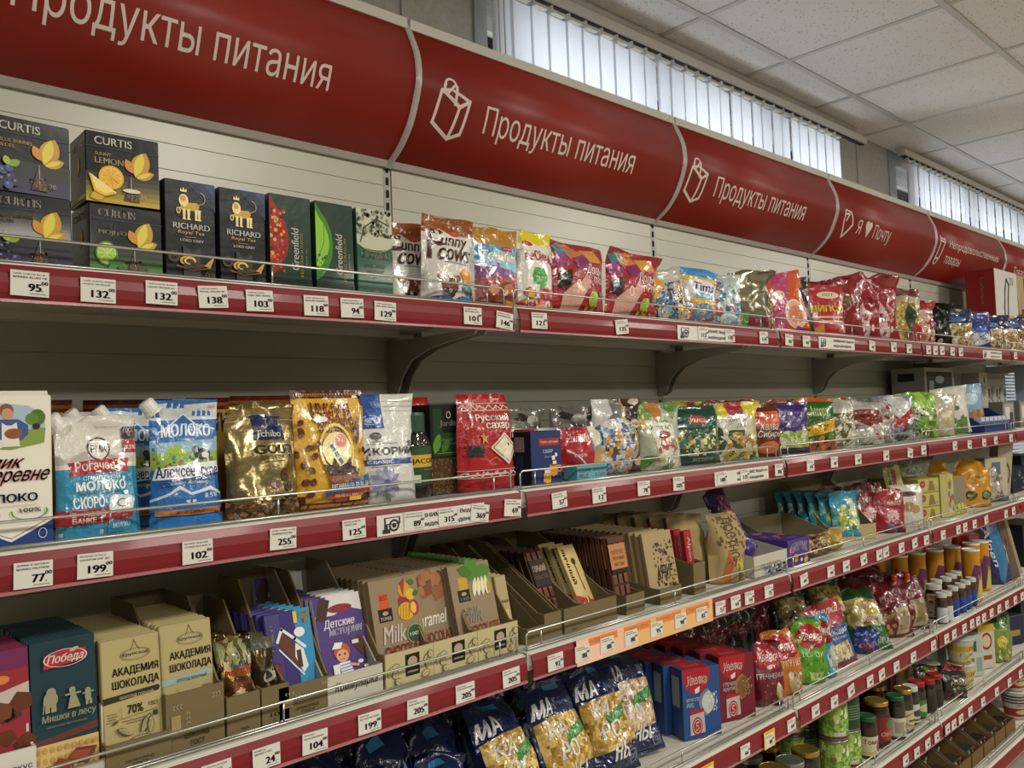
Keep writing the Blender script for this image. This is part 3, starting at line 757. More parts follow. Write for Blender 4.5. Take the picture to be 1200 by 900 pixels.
# ================================================================ top shelf: tea
def leafmark(d, u, v, k, asp, c1='d99a1c', c2='f0cf4a'):
    d.leaf(u, v, .30*k, .095*k, 68, c1, asp).leaf(u+.005, v+.01, .27*k, .05*k, 74, c2, asp)
    d.leaf(u+.01, v-.01, .20*k, .05*k, 20, c1, asp).leaf(u+.02, v-.01, .16*k, .025*k, 24, c2, asp).leaf(u-.03, v+.05, .16*k, .045*k, 118, 'c9861a', asp)
def tea_box(label, x, y, z, kind, rz=0., w=.098, h=.098, d_=.075, **k):
    d = D(); bg = '14171a'; a = w/h
    low = {'berry': '25254e', 'mojito': '4f8a1c', 'lemon': 'b59a1c'}[kind]
    # the lower background colour of the picture fades in: bands
    b0 = tuple(rgb(bg)); b1 = rgb(low)
    for i in range(6):
        t = ((5-i)/5)**1.6; c = tuple(b0[j]*(1-t)+b1[j]*t for j in range(3)); d.r(0, .0+.07*i, 1, .07+.07*i, c)
    d.r(0, .775, 1, .785, '2c2c2c')
    d.t('CURTIS', .12, .82, .62, .93, 'e4dfd6', b=.02, res=3)
    nm = {'berry': ('BLUE BERRIES', 'BLUES', 'd8b860'), 'mojito': ('FRESH', 'MOJITO', 'd9d8b0'), 'lemon': ('SUNNY', 'LEMON', 'b9a878')}[kind]
    if kind == 'berry': d.t(nm[0], .12, .655, .52, .70, nm[2]).t(nm[1], .12, .585, .30, .63, nm[2])
    else: d.t(nm[0], .12, .66, .34, .71, nm[2]).t(nm[1], .12, .55, .50, .635, nm[2], b=.02)
    leafmark(d, .66, .42, 1.35, a, 'c0901c', 'dcc83c')
    d.p([(.50, .06), (.60, .40), (.72, .05)], '3a2c20').line([(.60, .40), (.61, .06)], .008, 'b8aFA0'.lower(), a)
    d.speck(.50, .07, .70, .22, 40, .018, ['5a3a20', '2a1a12', '7a5430'], 3, a)
    if kind == 'berry':
        for u, v in ((.08, .30), (.16, .26), (.06, .16), (.15, .14), (.24, .18), (.23, .30), (.31, .12), (.11, .07), (.22, .07)): d.e(u, v, .055, .055*a, R.choice(['141428', '2a2c5c', '1c1b33', '3a4a7c'])).e(u-.015, v+.015*a, .018, .018*a, '6a76a8')
        d.leaf(.22, .33, .16, .05, 30, '7f9a20', a).leaf(.22, .33, .13, .045, 110, '9ab030', a)
    elif kind == 'mojito':
        d.e(.22, .30, .15, .17*a, '4d8a18', 24).e(.22, .30, .125, .145*a, 'c9dd7c', 24)
        for i in range(8): t = i*math.pi/4; d.p([(.22+.02*math.cos(t), .30+.02*math.sin(t)), (.22+.115*math.cos(t+.12), .30+.13*math.sin(t+.12)), (.22+.115*math.cos(t+.65), .30+.13*math.sin(t+.65))], '9cc840')
        for t in (0, 50, 100, 150, 200, 330): d.leaf(.36, .13, .14, .045, t, R.choice(['3d7a28', '5f9a38', '2f6422']), a)
    else:
        d.leaf(.05, .05, .22, .07, 20, 'c9a81c', a).e(.33, .36, .17, .17*a, 'd9a416', 24).e(.33, .36, .145, .145*a, 'f0c84c', 24)
        for i in range(8): t = i*math.pi/4; d.p([(.33, .36), (.33+.13*math.cos(t+.1), .36+.13*math.sin(t+.1)), (.33+.13*math.cos(t+.65), .36+.13*math.sin(t+.65))], 'e3ab28')
        d.p([(.03, .38), (.10, .14), (.24, .08), (.40, .14)], 'e8b428').p([(.06, .36), (.12, .17), (.24, .12), (.36, .155)], 'f4d878').line([(.05, .37), (.38, .15)], .012, 'f6e8b8', a)
        d.e(.60, .20, .12, .03, 'd8d4c8')
    d.t('20', .72, .10, .80, .155, 'c9c0a0')
    sd = D().t('CURTIS', .15, .80, .85, .90, 'cfc8bc').leaf(.5, .40, .3, .1, 70, 'b8881c', 1.).r(0, .04, 1, .10, low)
    o = carton('tea_box', 'box', label, 1, x, y, w, h, d_, bg, d, sd, m='wrap', rz=rz, z=z, pm='paper', **k)
    return o
tea_box('black tea box with berries and golden leaf, lower of two at the left edge', -.825, .045, 0, 'berry')
tea_box('black tea box with berries, upper of two at the left edge', -.822, .055, .101, 'berry', rz=4, ry=0)
tea_box('black and green tea box with a lime slice, under the lemon tea box', -.706, .042, 0, 'mojito')
tea_box('black and yellow tea box with lemon slices, topmost of its stack', -.708, .044, .101, 'lemon', rz=-2)
def lion(d, u, v, k, a, c='c9a24a', c2='efdc9a'):
    A = lambda pts, cc=c: d.p([(u+x*k, v+y*k*a) for x, y in pts], cc)
    A([(.18, .30), (.70, .30), (.74, .48), (.66, .56), (.25, .54)])                      # body
    d.e(u+.24*k, v+.60*k*a, .15*k, .20*k*a, c2, 16).e(u+.22*k, v+.66*k*a, .09*k, .10*k*a, c, 14)   # mane, head
    for x in (.20, .34, .58, .68): A([(x, .34), (x+.10, .34), (x+.08, .06), (x+.12, .0), (x, .0), (x+.01, .08)], c2)
    A([(.02, .30), (.20, .45), (.24, .38), (.08, .22)], c)
    d.e(u+.06*k, v+.26*k*a, .07*k, .10*k*a, '8a5a48', 12).ring(u+.06*k, v+.26*k*a, .07*k, .10*k*a, .25, c2, 12)
    d.line([(u+(.70+.22*math.sin(t*2.0))*k, v+(.50+.30*t-.05*math.sin(t*3))*k*a) for t in np.linspace(0, 1, 8)]+[(u+.86*k, v+.86*k*a), (u+.78*k, v+.90*k*a)], .022*k/.8, c, a)
    A([(.12, .86), (.14, .98), (.19, .90), (.23, 1.02), (.27, .90), (.32, .98), (.33, .86)], c2)   # crown
for x, lab in ((-.613, 'black tea box with a golden lion, nearer the stacked leaf tea boxes'), (-.531, 'black tea box with a golden lion, next to the first green tea box')):
    w, h = .076, .150; d = D(); a = w/h
    d.p([(.4, 1), (1, 1), (1, .72)], '1c2a4c').p([(.75, 1), (1, 1), (1, .86)], '2c3f6c')
    lion(d, .22, .615, .62, a)
    d.t('RICHARD', .15, .520, .87, .577, 'e2e0da', b=.02, res=3).t('Royal Tea', .24, .462, .76, .505, 'c9a86a', sh=.12, b=.0).r(.38, .44, .60, .443, 'c9a86a')
    d.t('LORD GREY', .28, .395, .74, .422, 'dcd8cc', b=.02)
    d.p([(.33, .30), (.33, .02), (.67, .02), (.67, .34), (.50, .30), (.33, .36)], '3a3b3d')
    d.ring(.15, .24, .11, .055, .2, '56503c').ring(.15, .24, .08, .040, .2, '56503c').t('100%', .10, .232, .20, .25, '7a7258')
    d.ring(.42, .205, .16, .050, .32, 'd9a52a', 18, -10, 230).ring(.46, .205, .12, .035, .3, 'f0d060', 18, 30, 270).e(.66, .17, .12, .018, '5a4020').p([(.74, .17), (.96, .28), (.86, .15)], 'c9a050')
    d.line([(.2, .15), (.5, .115), (.85, .15)], .014, 'c98a50', a).t('25', .80, .07, .90, .10, '8a8478').ring(.85, .085, .09, .03, .12, '6a6456')
    carton('tea_box', 'box', lab, 1, x, .045, w, h, .062, '10131a', d, D().leaf(.5, .5, .3, .1, 80, '2a3550', .5), m='wrap', pm='wrap', rz=R.uniform(-1.5, 1.5))
for x, lab, c1, c2, txt, fl in ((-.449, 'green tea box with a red ember picture and sideways lettering', '8f1f12', 'c9482a', 'KENYAN SUNRISE', 0), (-.367, 'green tea box with a bright green leaf picture and sideways lettering', '3f7f1c', '8abf3a', 'FLYING DRAGON', 1)):
    w, h = .074, .154; d = D(); a = w/h
    d.r(0, 0, 1, .10, '101c16').r(0, .105, 1, .11, '6a6c3c')
    d.p([(.0, .98), (.0, .14)]+[(.44*math.sin(math.pi*t)**.6, .14+.78*t) for t in np.linspace(.05, .95, 12)], c1)
    if fl: d.p([(.0, .90), (.0, .30)]+[(.34*math.sin(math.pi*t)**.7, .25+.60*t) for t in np.linspace(.05, .95, 10)], c2).line([(.02, .35), (.20, .55), (.22, .80)], .02, '4f8f24', a).speck(.02, .20, .28, .42, 20, .03, ['5f9a30', '2f6a1c'], 5, a)
    else: d.speck(.02, .20, .34, .85, 60, .045, ['d9602a', '5a140c', 'e8a04a', 'b03018'], 5, a)
    d.t('Greenfield', .50, .22, .68, .66, 'e2e0d8', rot=90, b=.02, res=3, sh=.05).t(txt, .71, .15, .78, .62, 'b8a860', rot=90).t('BLACK TEA' if not fl else 'GREEN TEA', .84, .28, .87, .46, 'c9c4b0', rot=90)
    carton('tea_box', 'box', lab, 1, x, .045, w, h, .062, '1b3527', d, D().r(.1, .2, .9, .8, '1f3d2d'), m='wrap', pm='wrap', rz=R.uniform(-1, 1))
w, h = .074, .154; d = D(); a = w/h
d.r(0, .62, 1, 1, 'b9bca4').e(.5, .64, .56, .10, 'b9bca4').speck(.0, .70, 1, .99, 90, .05, ['4a4c3c', '7a7c68', '2f3226', '8c8e7a'], 9, a).line([(.1, .62), (.2, .78), (.55, .90), (.9, .84)], .03, '34352a', a).line([(.5, .89), (.75, .72), (.95, .70)], .02, '34352a', a)
d.ring(.5, .66, .52, .14, .03, 'c9c08a', 20, 180, 360)
d.t('Greenfield', .10, .445, .90, .52, 'e2e0d8', b=.02, res=3, sh=.03).t('EARL GREY', .20, .335, .80, .375, 'b8a878').t('FANTASY', .26, .275, .74, .315, 'b8a878').t('BLACK TEA', .38, .215, .62, .23, 'c9c4b0').ring(.5, .055, .07, .025, .2, '8a9a6a', 8)
carton('tea_box', 'box', 'green tea box with a misty tree picture, last of the tea boxes', 1, -.287, .045, w, h, .062, '24523a', d, D().r(.1, .2, .9, .8, '1f3d2d'), m='wrap', pm='wrap')

# ---------------------------------------------------------------- top shelf: sweets
def cow_design():
    d = D(); d.r(0, .80, 1, 1, '8a4a1c').p([(0, .80), (.35, .86), (.7, .74), (1, .82), (1, .70), (.7, .70), (0, .76)], 'd8d3cc')
    d.t('F', .10, .50, .34, .84, '3f1a10', sh=.15, b=.05, res=3).t('unny', .34, .62, .84, .76, '3f1a10', sh=.2, b=.05, res=3).t('cows', .26, .49, .92, .63, '3f1a10', sh=.2, b=.05, res=3)
    d.e(.62, .81, .11, .025, 'b84a3a').t('конфеты молочные', .36, .455, .88, .485, '3a4a8a', sh=.2)
    d.e(.44, .20, .16, .11, '6a3a24').e(.44, .12, .10, .06, '2a1a14').e(.30, .30, .08, .04, '8a5030').e(.58, .29, .08, .04, '8a5030').e(.38, .26, .035, .03, 'e8e4da').e(.52, .26, .035, .03, 'e8e4da').e(.38, .26, .015, .015, '1a1210').e(.52, .26, .015, .015, '1a1210')
    d.p([(.66, .36), (.78, .42), (.92, .36), (.90, .26), (.74, .24)], 'd98a2a').p([(.70, .36), (.80, .40), (.88, .36), (.80, .32)], 'f0c060').p([(.66, .20), (.80, .24), (.92, .18), (.80, .10)], '1f7a6a')
    d.e(.30, .04, .2, .04, '2a5a9a').e(.75, .05, .2, .045, '3a7ac0').speck(.05, .04, .95, .30, 20, .03, ['b8b0a8', '6a4a34'], 2, .8)
    return d
cd_ = cow_design()
bag('sweet_bag', 'bag', 'white sweet bag with brown script and a cow, in front of its twins', 1, -.125, .050, .118, .166, .045, cd_, style='stand', base='cfcac4', rz=-6, ry=2)
bag('sweet_bag', 'bag', 'white sweet bag with brown top showing half, second behind the green tea boxes', 1, -.168, .112, .112, .158, .04, cd_, style='stand', base='cfcac4', rz=-4)
bag('sweet_bag', 'bag', 'white sweet bag squeezed beside the last green tea box', 1, -.196, .160, .10, .150, .035, cd_, style='stand', base='cfcac4', rz=8)
d = D(); d.r(0, .78, 1, 1, 'a8791f').r(0, .48, 1, .78, '3f8fc0').r(0, 0, 1, .48, '9c5a58').p([(0, .52), (.4, .60), (1, .48), (1, .40), (0, .36)], '7a4a8a')
d.p([(.0, .56), (1, .44), (1, .62), (.5, .74)], '8ac0dc').t('Тоффи', .10, .54, .93, .70, 'f0ece0', sh=.15, b=.05, res=3, arc=.1).t('Тоффи', .115, .53, .945, .69, 'c9a878', sh=.15, b=.0, res=3, arc=.1).e(.74, .745, .17, .03, 'b0282a').t('ДЕСЕРТ', .64, .733, .84, .757, 'e8dcd0')
d.e(.30, .20, .20, .13, '8a3a24').e(.62, .20, .22, .12, '6a2c18').e(.64, .22, .14, .07, 'b06a3c').e(.30, .22, .10, .06, 'c98a5a').e(.48, .34, .06, .05, 'b8342a').r(0, 0, 1, .07, '4a2416').p([(.5, .10), (.9, .04), (1, .0), (.45, .0)], 'c9881c')
bag('sweet_bag', 'bag', 'blue and gold toffee bag with a chocolate picture', 1, .005, .052, .112, .160, .042, d, style='stand', base='a8791f', rz=-4)
d = D(); d.r(0, .82, 1, 1, 'd6c312').p([(0, .82), (.3, .88), (.5, .82), (.75, .86), (1, .78), (1, .72), (0, .74)], 'dedad2').e(.22, .83, .16, .035, 'b8242a').t('веСёлый', .12, .60, .95, .735, 'a8242c', b=.05, res=3, arc=.15, sh=-.05)
d.p([(.25, .42), (.32, .53), (.62, .54), (.72, .44), (.66, .33), (.32, .33)], '2f9a3a').t('СОЧНЫЙ', .34, .46, .62, .49, 'e8f0d8').t('ФРУКТОВЫЙ', .32, .41, .66, .44, 'e8f0d8').t('ВКУС', .40, .36, .56, .39, 'e8f0d8')
d.e(.22, .20, .15, .075, '8a2a40').e(.22, .20, .12, .055, 'd9a02a').e(.62, .22, .16, .10, 'b03a48').e(.85, .20, .12, .09, 'a83440').e(.52, .10, .13, .05, 'd8808a').leaf(.48, .28, .2, .05, 30, '4f9a34', .6).r(0, 0, 1, .05, 'd6b012').speck(.05, .02, .95, .12, 26, .05, ['8a2a5a', 'd9b01c', 'b8243c'], 4, .7)
bag('sweet_bag', 'bag', 'white jelly bag with yellow top and red playful lettering', 1, .108, .055, .098, .166, .045, d, style='sack', base='d4d0c8', ry=3, rz=2)
def dolce():
    d = D(); d.r(0, .90, 1, 1, '8f1620').p([(0, .90), (.2, .97), (.35, .80), (.1, .76)], '2f8a9a').p([(.1, .92), (.35, .98), (.6, .80), (.3, .72)], 'c9702a').p([(.5, .90), (.8, .94), (.95, .78), (.62, .74)], 'c98a3a').p([(.0, .74), (.2, .82), (.3, .66), (.05, .60)], '8a2a6a').p([(.3, .76), (.55, .84), (.62, .66), (.38, .62)], '7a1c5a')
    d.p([(.10, .0), (.12, .25), (.30, .42), (.44, .46), (.52, .58), (.58, .42), (.50, .30), (.42, .12), (.40, .0)], 'c9988a').p([(.24, .40), (.16, .30), (.04, .34), (.06, .52), (.26, .60)], '1c1012').ring(.38, .40, .05, .075, .35, 'dccac0').t('Дольче', .54, .55, .98, .72, 'e2dcd4', sh=.3, b=.02, res=3).t('груша', .66, .44, .96, .55, 'e2dcd4', sh=.3, b=.02, res=3)
    d.e(.66, .22, .10, .12, '8fae2c').e(.70, .28, .05, .06, 'a8c850').e(.82, .18, .10, .08, 'a83440').p([(.60, .10), (.95, .12), (.9, .0), (.55, .0)], 'b8483a').leaf(.80, .30, .12, .04, 40, '2f8a9a', .8).speck(.5, .0, .98, .16, 20, .03, ['d9503a', '7fa030', '8f1a24'], 8)
    return d
dd = dolce()
bag('sweet_bag', 'bag', 'red sweet bag with a profile picture, beside the white jelly bag', 1, .250, .055, .185, .160, .05, dd, base='9a1a24', rz=3, ry=2, style='pillow')
bag('sweet_bag', 'bag', 'red sweet bag with a profile picture, beside the yellow twisted bag', 1, .425, .050, .185, .158, .05, dd, base='9a1a24', rz=-3, ry=4, style='pillow')
def clearbag(label, s, x, y, w, h, d_, pal, design=None, base='b9b7ae', v1=.7, name='sweet_bag', cat='bag', n=60, **k):
    L = dict(n=n, pal=pal, v0=.03, v1=v1, amp=k.pop('amp', .004), mix=k.pop('mix', .2), res=k.pop('res', 32 if x < 1.3 else 24))
    for q_ in ('u0', 'u1', 'v0'):
        if q_ in k: L[q_] = k.pop(q_)
    return bag(name, cat, label, s, x, y, w, h, d_, design, base=base, lumps=L, m=k.pop('m', 'clear'), **k)
d = D(); d.p([(.0, .95), (.45, 1.0), (.55, .70), (.30, .55), (.12, .10), (.0, .0)], 'd0981c').p([(.0, .80), (.25, .85), (.20, .60), (.05, .55)], 'b8a028')
clearbag('yellow and blue bag twisted at the top, beside the red sweet bags', 1, .575, .060, .15, .135, .05, ['28609a', '7aa0c0', '3a3028', 'b8a890', 'c9a02a', '1f4a7c'], d, rz=-18, ry=-12, curl=.1, v1=.75)
d = D(); d.r(0, .86, 1, 1, '3a8ac4').r(0, .78, 1, .86, 'd8a82a').e(.5, .66, .40, .17, 'd8d8da').t('Tims', .24, .60, .80, .76, '1c3a7c', b=.05, res=3, sh=.2).r(.30, .47, .78, .56, '3a9ad0').t('CANDY', .38, .49, .70, .54, 'e8f0f4').r(.2, .38, .8, .46, 'd8a82a')
clearbag('clear sweet bag with a blue name on white oval and yellow top', 1, .700, .055, .13, .148, .055, ['3a7aa0', 'b8b4ac', 'a8503c', '5a90b0', 'd8b048'], d, rz=-14, ry=6, v1=.40)
clearbag('clear silvery bag of round red and blue sweets', 1, .815, .050, .13, .148, .05, ['8fb0c0', 'b8c8cc', '9a4a4a', '5a90a8', 'd0d4d0', 'a8b8bc'], D().speck(.15, .25, .85, .75, 10, .09, ['a84a50', '2f7aa0', 'd8dcd8'], 4), rz=-20, v1=.85, base='b0b8b8')
d = D(); d.r(.0, .0, .4, .3, '4f9a2c').r(.4, .0, 1, .22, '7a1c34')
bag('sweet_bag', 'bag', 'dull gold metallic bag with green corner, in front of the red sweets', 1, .955, .060, .165, .170, .055, d, base='8f8a76', m='foil', rz=-22, wr=2.6, style='pillow')
d = D(); d.r(0, .75, 1, 1, 'b8401c').e(.5, .45, .35, .2, 'c9a01c').speck(.1, .1, .9, .4, 20, .07, ['6a4a1c', 'd8b02a', '8a1c24'], 3)
clearbag('yellow and red sweet bag half hidden behind the orange pointed bag', 1, 1.10, .120, .13, .160, .05, ['c9a02a', '8a2430', '5a3a1c', 'd8c070'], d, rz=-25)
d = D(); d.p([(.0, .1), (.3, 1.0), (.75, 1.0), (.4, .3), (.3, .0)], 'b03a6a').e(.62, .32, .25, .22, 'd8a890').e(.62, .30, .18, .15, 'c97858').ring(.62, .31, .26, .24, .12, 'e0d0c4').e(.35, .66, .14, .07, 'd8c8b8').t('ЗЕФИР', .24, .64, .46, .68, '9a3048').p([(.3, .0), (.6, .12), (.95, .0)], '9a1c50')
bag('sweet_bag', 'bag', 'orange and pink pointed bag of sweets, leaning to one side', 1, 1.165, .045, .145, .190, .05, d, base='c2501c', rz=-28, ry=-10, style='stand')
d = D(); d.r(0, .60, 1, 1, '1f1a18').r(.1, .05, .8, .2, '2a201c').speck(.1, .1, .9, .6, 12, .1, ['30241c', '4a3424', '14100e'], 3)
bag('sweet_bag', 'bag', 'black glossy bag squeezed between the orange bag and the red one', 1, 1.255, .070, .12, .175, .05, d, base='211c1a', rz=-30, ry=-6)
d = D(); d.e(.62, .80, .26, .07, 'd8c8b0').t('РОТ', .50, .78, .74, .83, 'a83040', b=.03).e(.10, .55, .13, .12, 'c9c81c').e(.12, .55, .06, .05, '1f1a18').t('ЧИПСО', .18, .48, .95, .60, 'd9c82a', b=.05, res=3).r(.1, .36, .9, .39, 'd8c0b0').r(.3, .28, .9, .31, 'd8c0b0').p([(.05, .10), (.4, .25), (.45, .0), (.1, .0)], 'c9802a').r(0, .0, 1, .03, '3a1c14')
bag('snack_bag', 'bag', 'red snack bag with a yellow eye and yellow lettering', 1, 1.375, .048, .165, .172, .055, d, base='a5242c', rz=-30, style='stand')
d = D(); d.r(0, .30, .5, .62, '1c2440').t('Орех', .06, .36, .48, .48, '5aa02c', b=.04).r(.0, .60, .6, .66, '5a9a2a').r(0, .0, .5, .18, '241c1c')
bag('snack_bag', 'bag', 'dark red bag with a navy panel and green word', 1, 1.500, .050, .165, .205, .06, d, base='7f141f', rz=-34, style='pillow', wr=2.2)
for x, y, h, lab in ((1.64, .055, .232, 'tall shiny red sweet bag nearest the navy-panelled one'), (1.80, .060, .240, 'tallest shiny red sweet bag with a clear lower window'), (1.72, .27, .235, 'shiny dark red bag top peeking out behind the tall red ones')):
    d = D(); d.p([(.15, .0), (.3, .45), (.5, .60), (.62, .3), (.7, .0)], 'c9a8a8').speck(.15, .1, .75, .45, 20, .05, ['d8c0b8', 'a03040', 'e0d8d0'], 6)
    bag('sweet_bag', 'bag', lab, 1, x, y, .18, h, .07, d, base='8a1420', rz=-34+R.uniform(-6, 6), style='pillow', wr=3., ry=R.uniform(-4, 4))
d = D(); d.r(0, .82, 1, 1, '6a1c24').r(.55, .05, 1, .35, 'a82430').p([(.5, .3), (.62, .8), (.75, .5), (.6, .1)], '3a4a3c')
clearbag('clear bag of yellowish biscuits with dark red tip', 1, 1.985, .055, .18, .222, .07, ['b09030', 'c9ac50', '7a6a2a', 'd0bc78'], d, rz=-36, wr=2.4, base='b8a890')
clearbag('pinkish clear sweet bag before the black foil bag', 1, 2.12, .050, .15, .170, .06, ['c07060', 'd0a890', '9a2c34', 'c8b8a8'], D().r(0, .8, 1, 1, 'a82030'), rz=-36, wr=2.)
bag('snack_bag', 'bag', 'black metallic bag with a pointed tip', 1, 2.27, .045, .15, .175, .06, D().speck(.2, .1, .8, .5, 10, .06, ['b8b8b0', '2a2a28'], 3), base='1a1c18', m='foil', rz=-38, wr=2.6)
for x, lab, c in ((2.47, 'navy topped clear bag of ring biscuits beside the black foil bag', '141f4c'), (2.68, 'bright blue bag with a white picture between ring biscuit bags', '1f2a7c'), (2.93, 'navy topped clear bag of ring biscuits with light blue mark', '141f4c'), (3.20, 'navy topped clear bag before the red box', '141f4c'), (3.46, 'navy topped clear bag under the white side of the red box', '141f4c')):
    d = D(); d.r(0, .62, 1, 1, c)
    if '1f2a' in c: d.r(0, 0, 1, 1, c).e(.5, .3, .4, .18, 'c9c9d0').r(.2, .45, .8, .55, '4a6ad0')
    else: d.e(.5, .72, .28, .07, '3a6aa0')
    clearbag(lab, 1, x, .05, .205, .172, .085 if x < 3 else .045, ['b89a6a', '8a6c40', 'd0bc98', '6a4c2c', 'c9b080'], d, rz=-38 if x < 3 else -12, v1=.62, wr=1.6, n=80, base='a89878')
# second row behind, the tops of which show
for x, y, h, c, lab in ((.35, .20, .15, '9a1a24', 'red bag standing behind the two profile bags'), (1.47, .18, .20, '8a1420', 'dark red bag behind the red snack bag')):
    bag('sweet_bag', 'bag', lab, 1, x, y, .17, h, .05, None, base=c, rz=R.uniform(-20, 0), wr=2)
# big boxes on the top shelf
d = D().r(.0, .0, 1, 1, 'c9c7c2').t('РТЕ', .62, .84, .82, .93, '8a2430', rot=-90, b=.03).line([(.36, .10), (.40, .35), (.38, .55), (.44, .78), (.52, .90), (.62, .84), (.56, .66), (.52, .40), (.48, .10)], .06, '4a4c4c', .5).e(.42, .07, .10, .03, '9a9c9a')
sd = D().r(.45, .0, .46, 1, '7a1418').t('Бабочка', .50, .60, .64, .90, 'd0b0a8', rot=-90, b=.02).r(.68, .60, .69, .88, '9a5048')
carton('appliance_box', 'box', 'tall dark red appliance box with a white front, on the top shelf', 1, 3.53, .145, .34, .415, .13, '8a161c', d, sd, m='paper')
d = D().r(0, 0, 1, 1, 'b09a72').ring(.35, .55, .25, .28, .08, '5a4c34')
carton('cardboard_box', 'box', 'brown cardboard box behind the red appliance box', 1, 3.86, .19, .25, .43, .09, 'a58a5c', d, None, m='kraft')
carton('cardboard_box', 'box', 'low plain brown box at the far end of the top shelf', 1, 3.88, .04, .20, .24, .11, '9c8256', None, None, m='kraft')
# ================================================================ second shelf
# milk carton cut by the left edge of the photo
w, h = .092, .190; d = D(); a = w/h
d.r(0, 0, 1, .16, '24407c').p([(.0, .16), (1, .16), (.48, .03)], 'e3dfd2').line([(.0, .135), (.48, .03), (1, .155)], .012, '27356c', a).line([(.0, .160), (.48, .055), (1, .18)], .008, '27356c', a)
d.p([(.02, .66), (.08, .72), (.85, .72), (.92, .80), (.88, .88), (.70, .93), (.3, .95), (.02, .92)], '9fb4c0').p([(.02, .66), (.5, .64), (.90, .68), (.92, .78), (.5, .76), (.02, .78)], '7f9440').e(.82, .85, .10, .055, '4c6c2c').e(.75, .84, .08, .04, '5f7c34').p([(.0, .80), (.12, .85), (.25, .80), (.25, .76), (0, .76)], '7a4c34')
d.e(.44, .90, .085, .045, '7a5236').e(.45, .875, .07, .040, 'c08c6c').p([(.26, .70), (.26, .80), (.36, .84), (.58, .84), (.70, .80), (.70, .74), (.62, .70)], '39538c').p([(.38, .66), (.38, .82), (.44, .80), (.50, .80), (.56, .82), (.60, .66)], 'd8d4cc').e(.52, .745, .11, .035, '8a5034').e(.34, .68, .07, .03, 'd0ccc4').e(.80, .79, .05, .02, '2a2624')
d.t('Домик', -.10, .50, .62, .60, 'a8272c', sh=.35, b=.03, res=3).t('в деревне', -.02, .405, .94, .50, 'a8272c', sh=.35, b=.03, res=3)
d.t('МОЛОКО', .0, .295, .80, .350, '263a78', b=.04).r(.0, .27, .8, .273, 'b8b4a8').t('2,5%', .0, .205, .34, .255, '263a78', b=.04).ring(.70, .225, .23, .055, .10, '6f8a3c', 20, 170, 380).t('100%', .58, .222, .84, .250, '6f8a3c', b=.03).r(0, .185, .34, .187, 'b8b4a8')
d.ring(.86, .075, .055, .035, .14, 'c9d0dc', 14).t('лет', .83, .065, .90, .085, 'c9d0dc')
o = carton('milk_carton', 'carton', 'cream and blue milk carton with a woman pouring milk, cut by the photo edge', 2, -.854, .032, w, h, .062, 'ddd9cc', d, D().r(0, 0, 1, .16, '24407c'), m='paper')
obj('top_fin', MB().prism([(.005, 0), (.010, .007), (.016, 0)], -.044, .044, 0, 'd4d0c4').mesh('fin', ('paper',)), o, (0, 0, h-.001))
def spout(o, w, h, side=-1):
    mb = MB().lathe([(.0135, 0), (.0135, .004), (.0115, .006), (.0115, .019), (.009, .022)], 16, 'd8d6d0')
    s_ = obj('spout_cap', mb.mesh('spout_cap', ('white',), False), o, (side*(w/2-.010), -.001, h*.90), (0, side*math.radians(38), 0))
    return s_
w, h = .110, .162; d = D(); a = w/h
d.r(0, 0, 1, .56, '2f86ac').p([(0, .56), (1, .56), (1, .60), (0, .60)], 'd0ccc4').p([(0, .60), (1, .60), (1, .72), (.7, .66), (.4, .72), (.1, .64), (0, .68)], 'b0a8a0').p([(.8, .72), (1, .72), (1, .60), (.85, .60)], 'bfb8b0')
d.e(.50, .72, .145, .145*a, '2c2b2c', 26).e(.50, .72, .125, .125*a, 'd4d0c8', 26).t('РМК', .40, .69, .60, .75, '222222', b=.05)
d.p([(.12, .50), (.0+.15, .56), (.12, .61), (.5, .635), (.88, .63), (.85, .575), (.88, .52), (.5, .52)], '9c1f26').t('РогачевЪ', .20, .535, .80, .615, 'e0dcd4', b=.04, res=3, arc=.12)
d.t('СГУЩЕННОЕ', .28, .455, .72, .495, 'dfe6e8', b=.02).t('МОЛОКО', .20, .375, .80, .450, 'e4e8ea', b=.05).t('ЦЕЛЬНОЕ С САХАРОМ', .22, .340, .78, .366, '1c3a50', b=.02)
d.t('СКОРО', .16, .235, .50, .325, 'e4e8ea', b=.05).p([(.0, .105), (.0, .225), (.62, .225), (.60, .105)], '9c1f26').t('В НОВОЙ', .14, .170, .50, .215, 'e4e0d8', b=.04).t('БАНКЕ', .14, .118, .40, .160, 'e4e0d8', b=.04).t('!', .44, .118, .47, .160, 'e4e0d8', b=.0)
d.p([(.56, .30), (.62, .33), (.86, .31), (.90, .28), (.78, .03), (.52, .02)], 'c9cdd0').p([(.56, .20), (.87, .20), (.84, .13), (.54, .12)], '9c1f26').p([(.54, .12), (.84, .13), (.78, .03), (.52, .02)], '2f86ac').t('МОЛОКО', .58, .06, .80, .10, 'e0e4e8', b=.03).e(.72, .255, .08, .035, '3a3a3c').e(.72, .255, .065, .027, 'd0d4d4')
d.r(.80, .80, .98, .90, '2a2826').t('ГОСТ', .82, .85, .96, .89, 'd8d4cc', b=.03).r(.82, .68, .98, .79, '9c1f26').t('8,5%', .84, .70, .97, .74, 'e0dcd4', b=.04).t('Республика Беларусь', .46, .90, .76, .915, '8a5048')
o = bag('condensed_milk_pouch', 'pouch', 'white over light blue condensed milk pouch with red ribbon and corner cap', 2, -.748, .045, w, h, .045, d, style='stand', base='cfccc4', rz=3, rx=-3, wr=1.1)
spout(o, w, h)
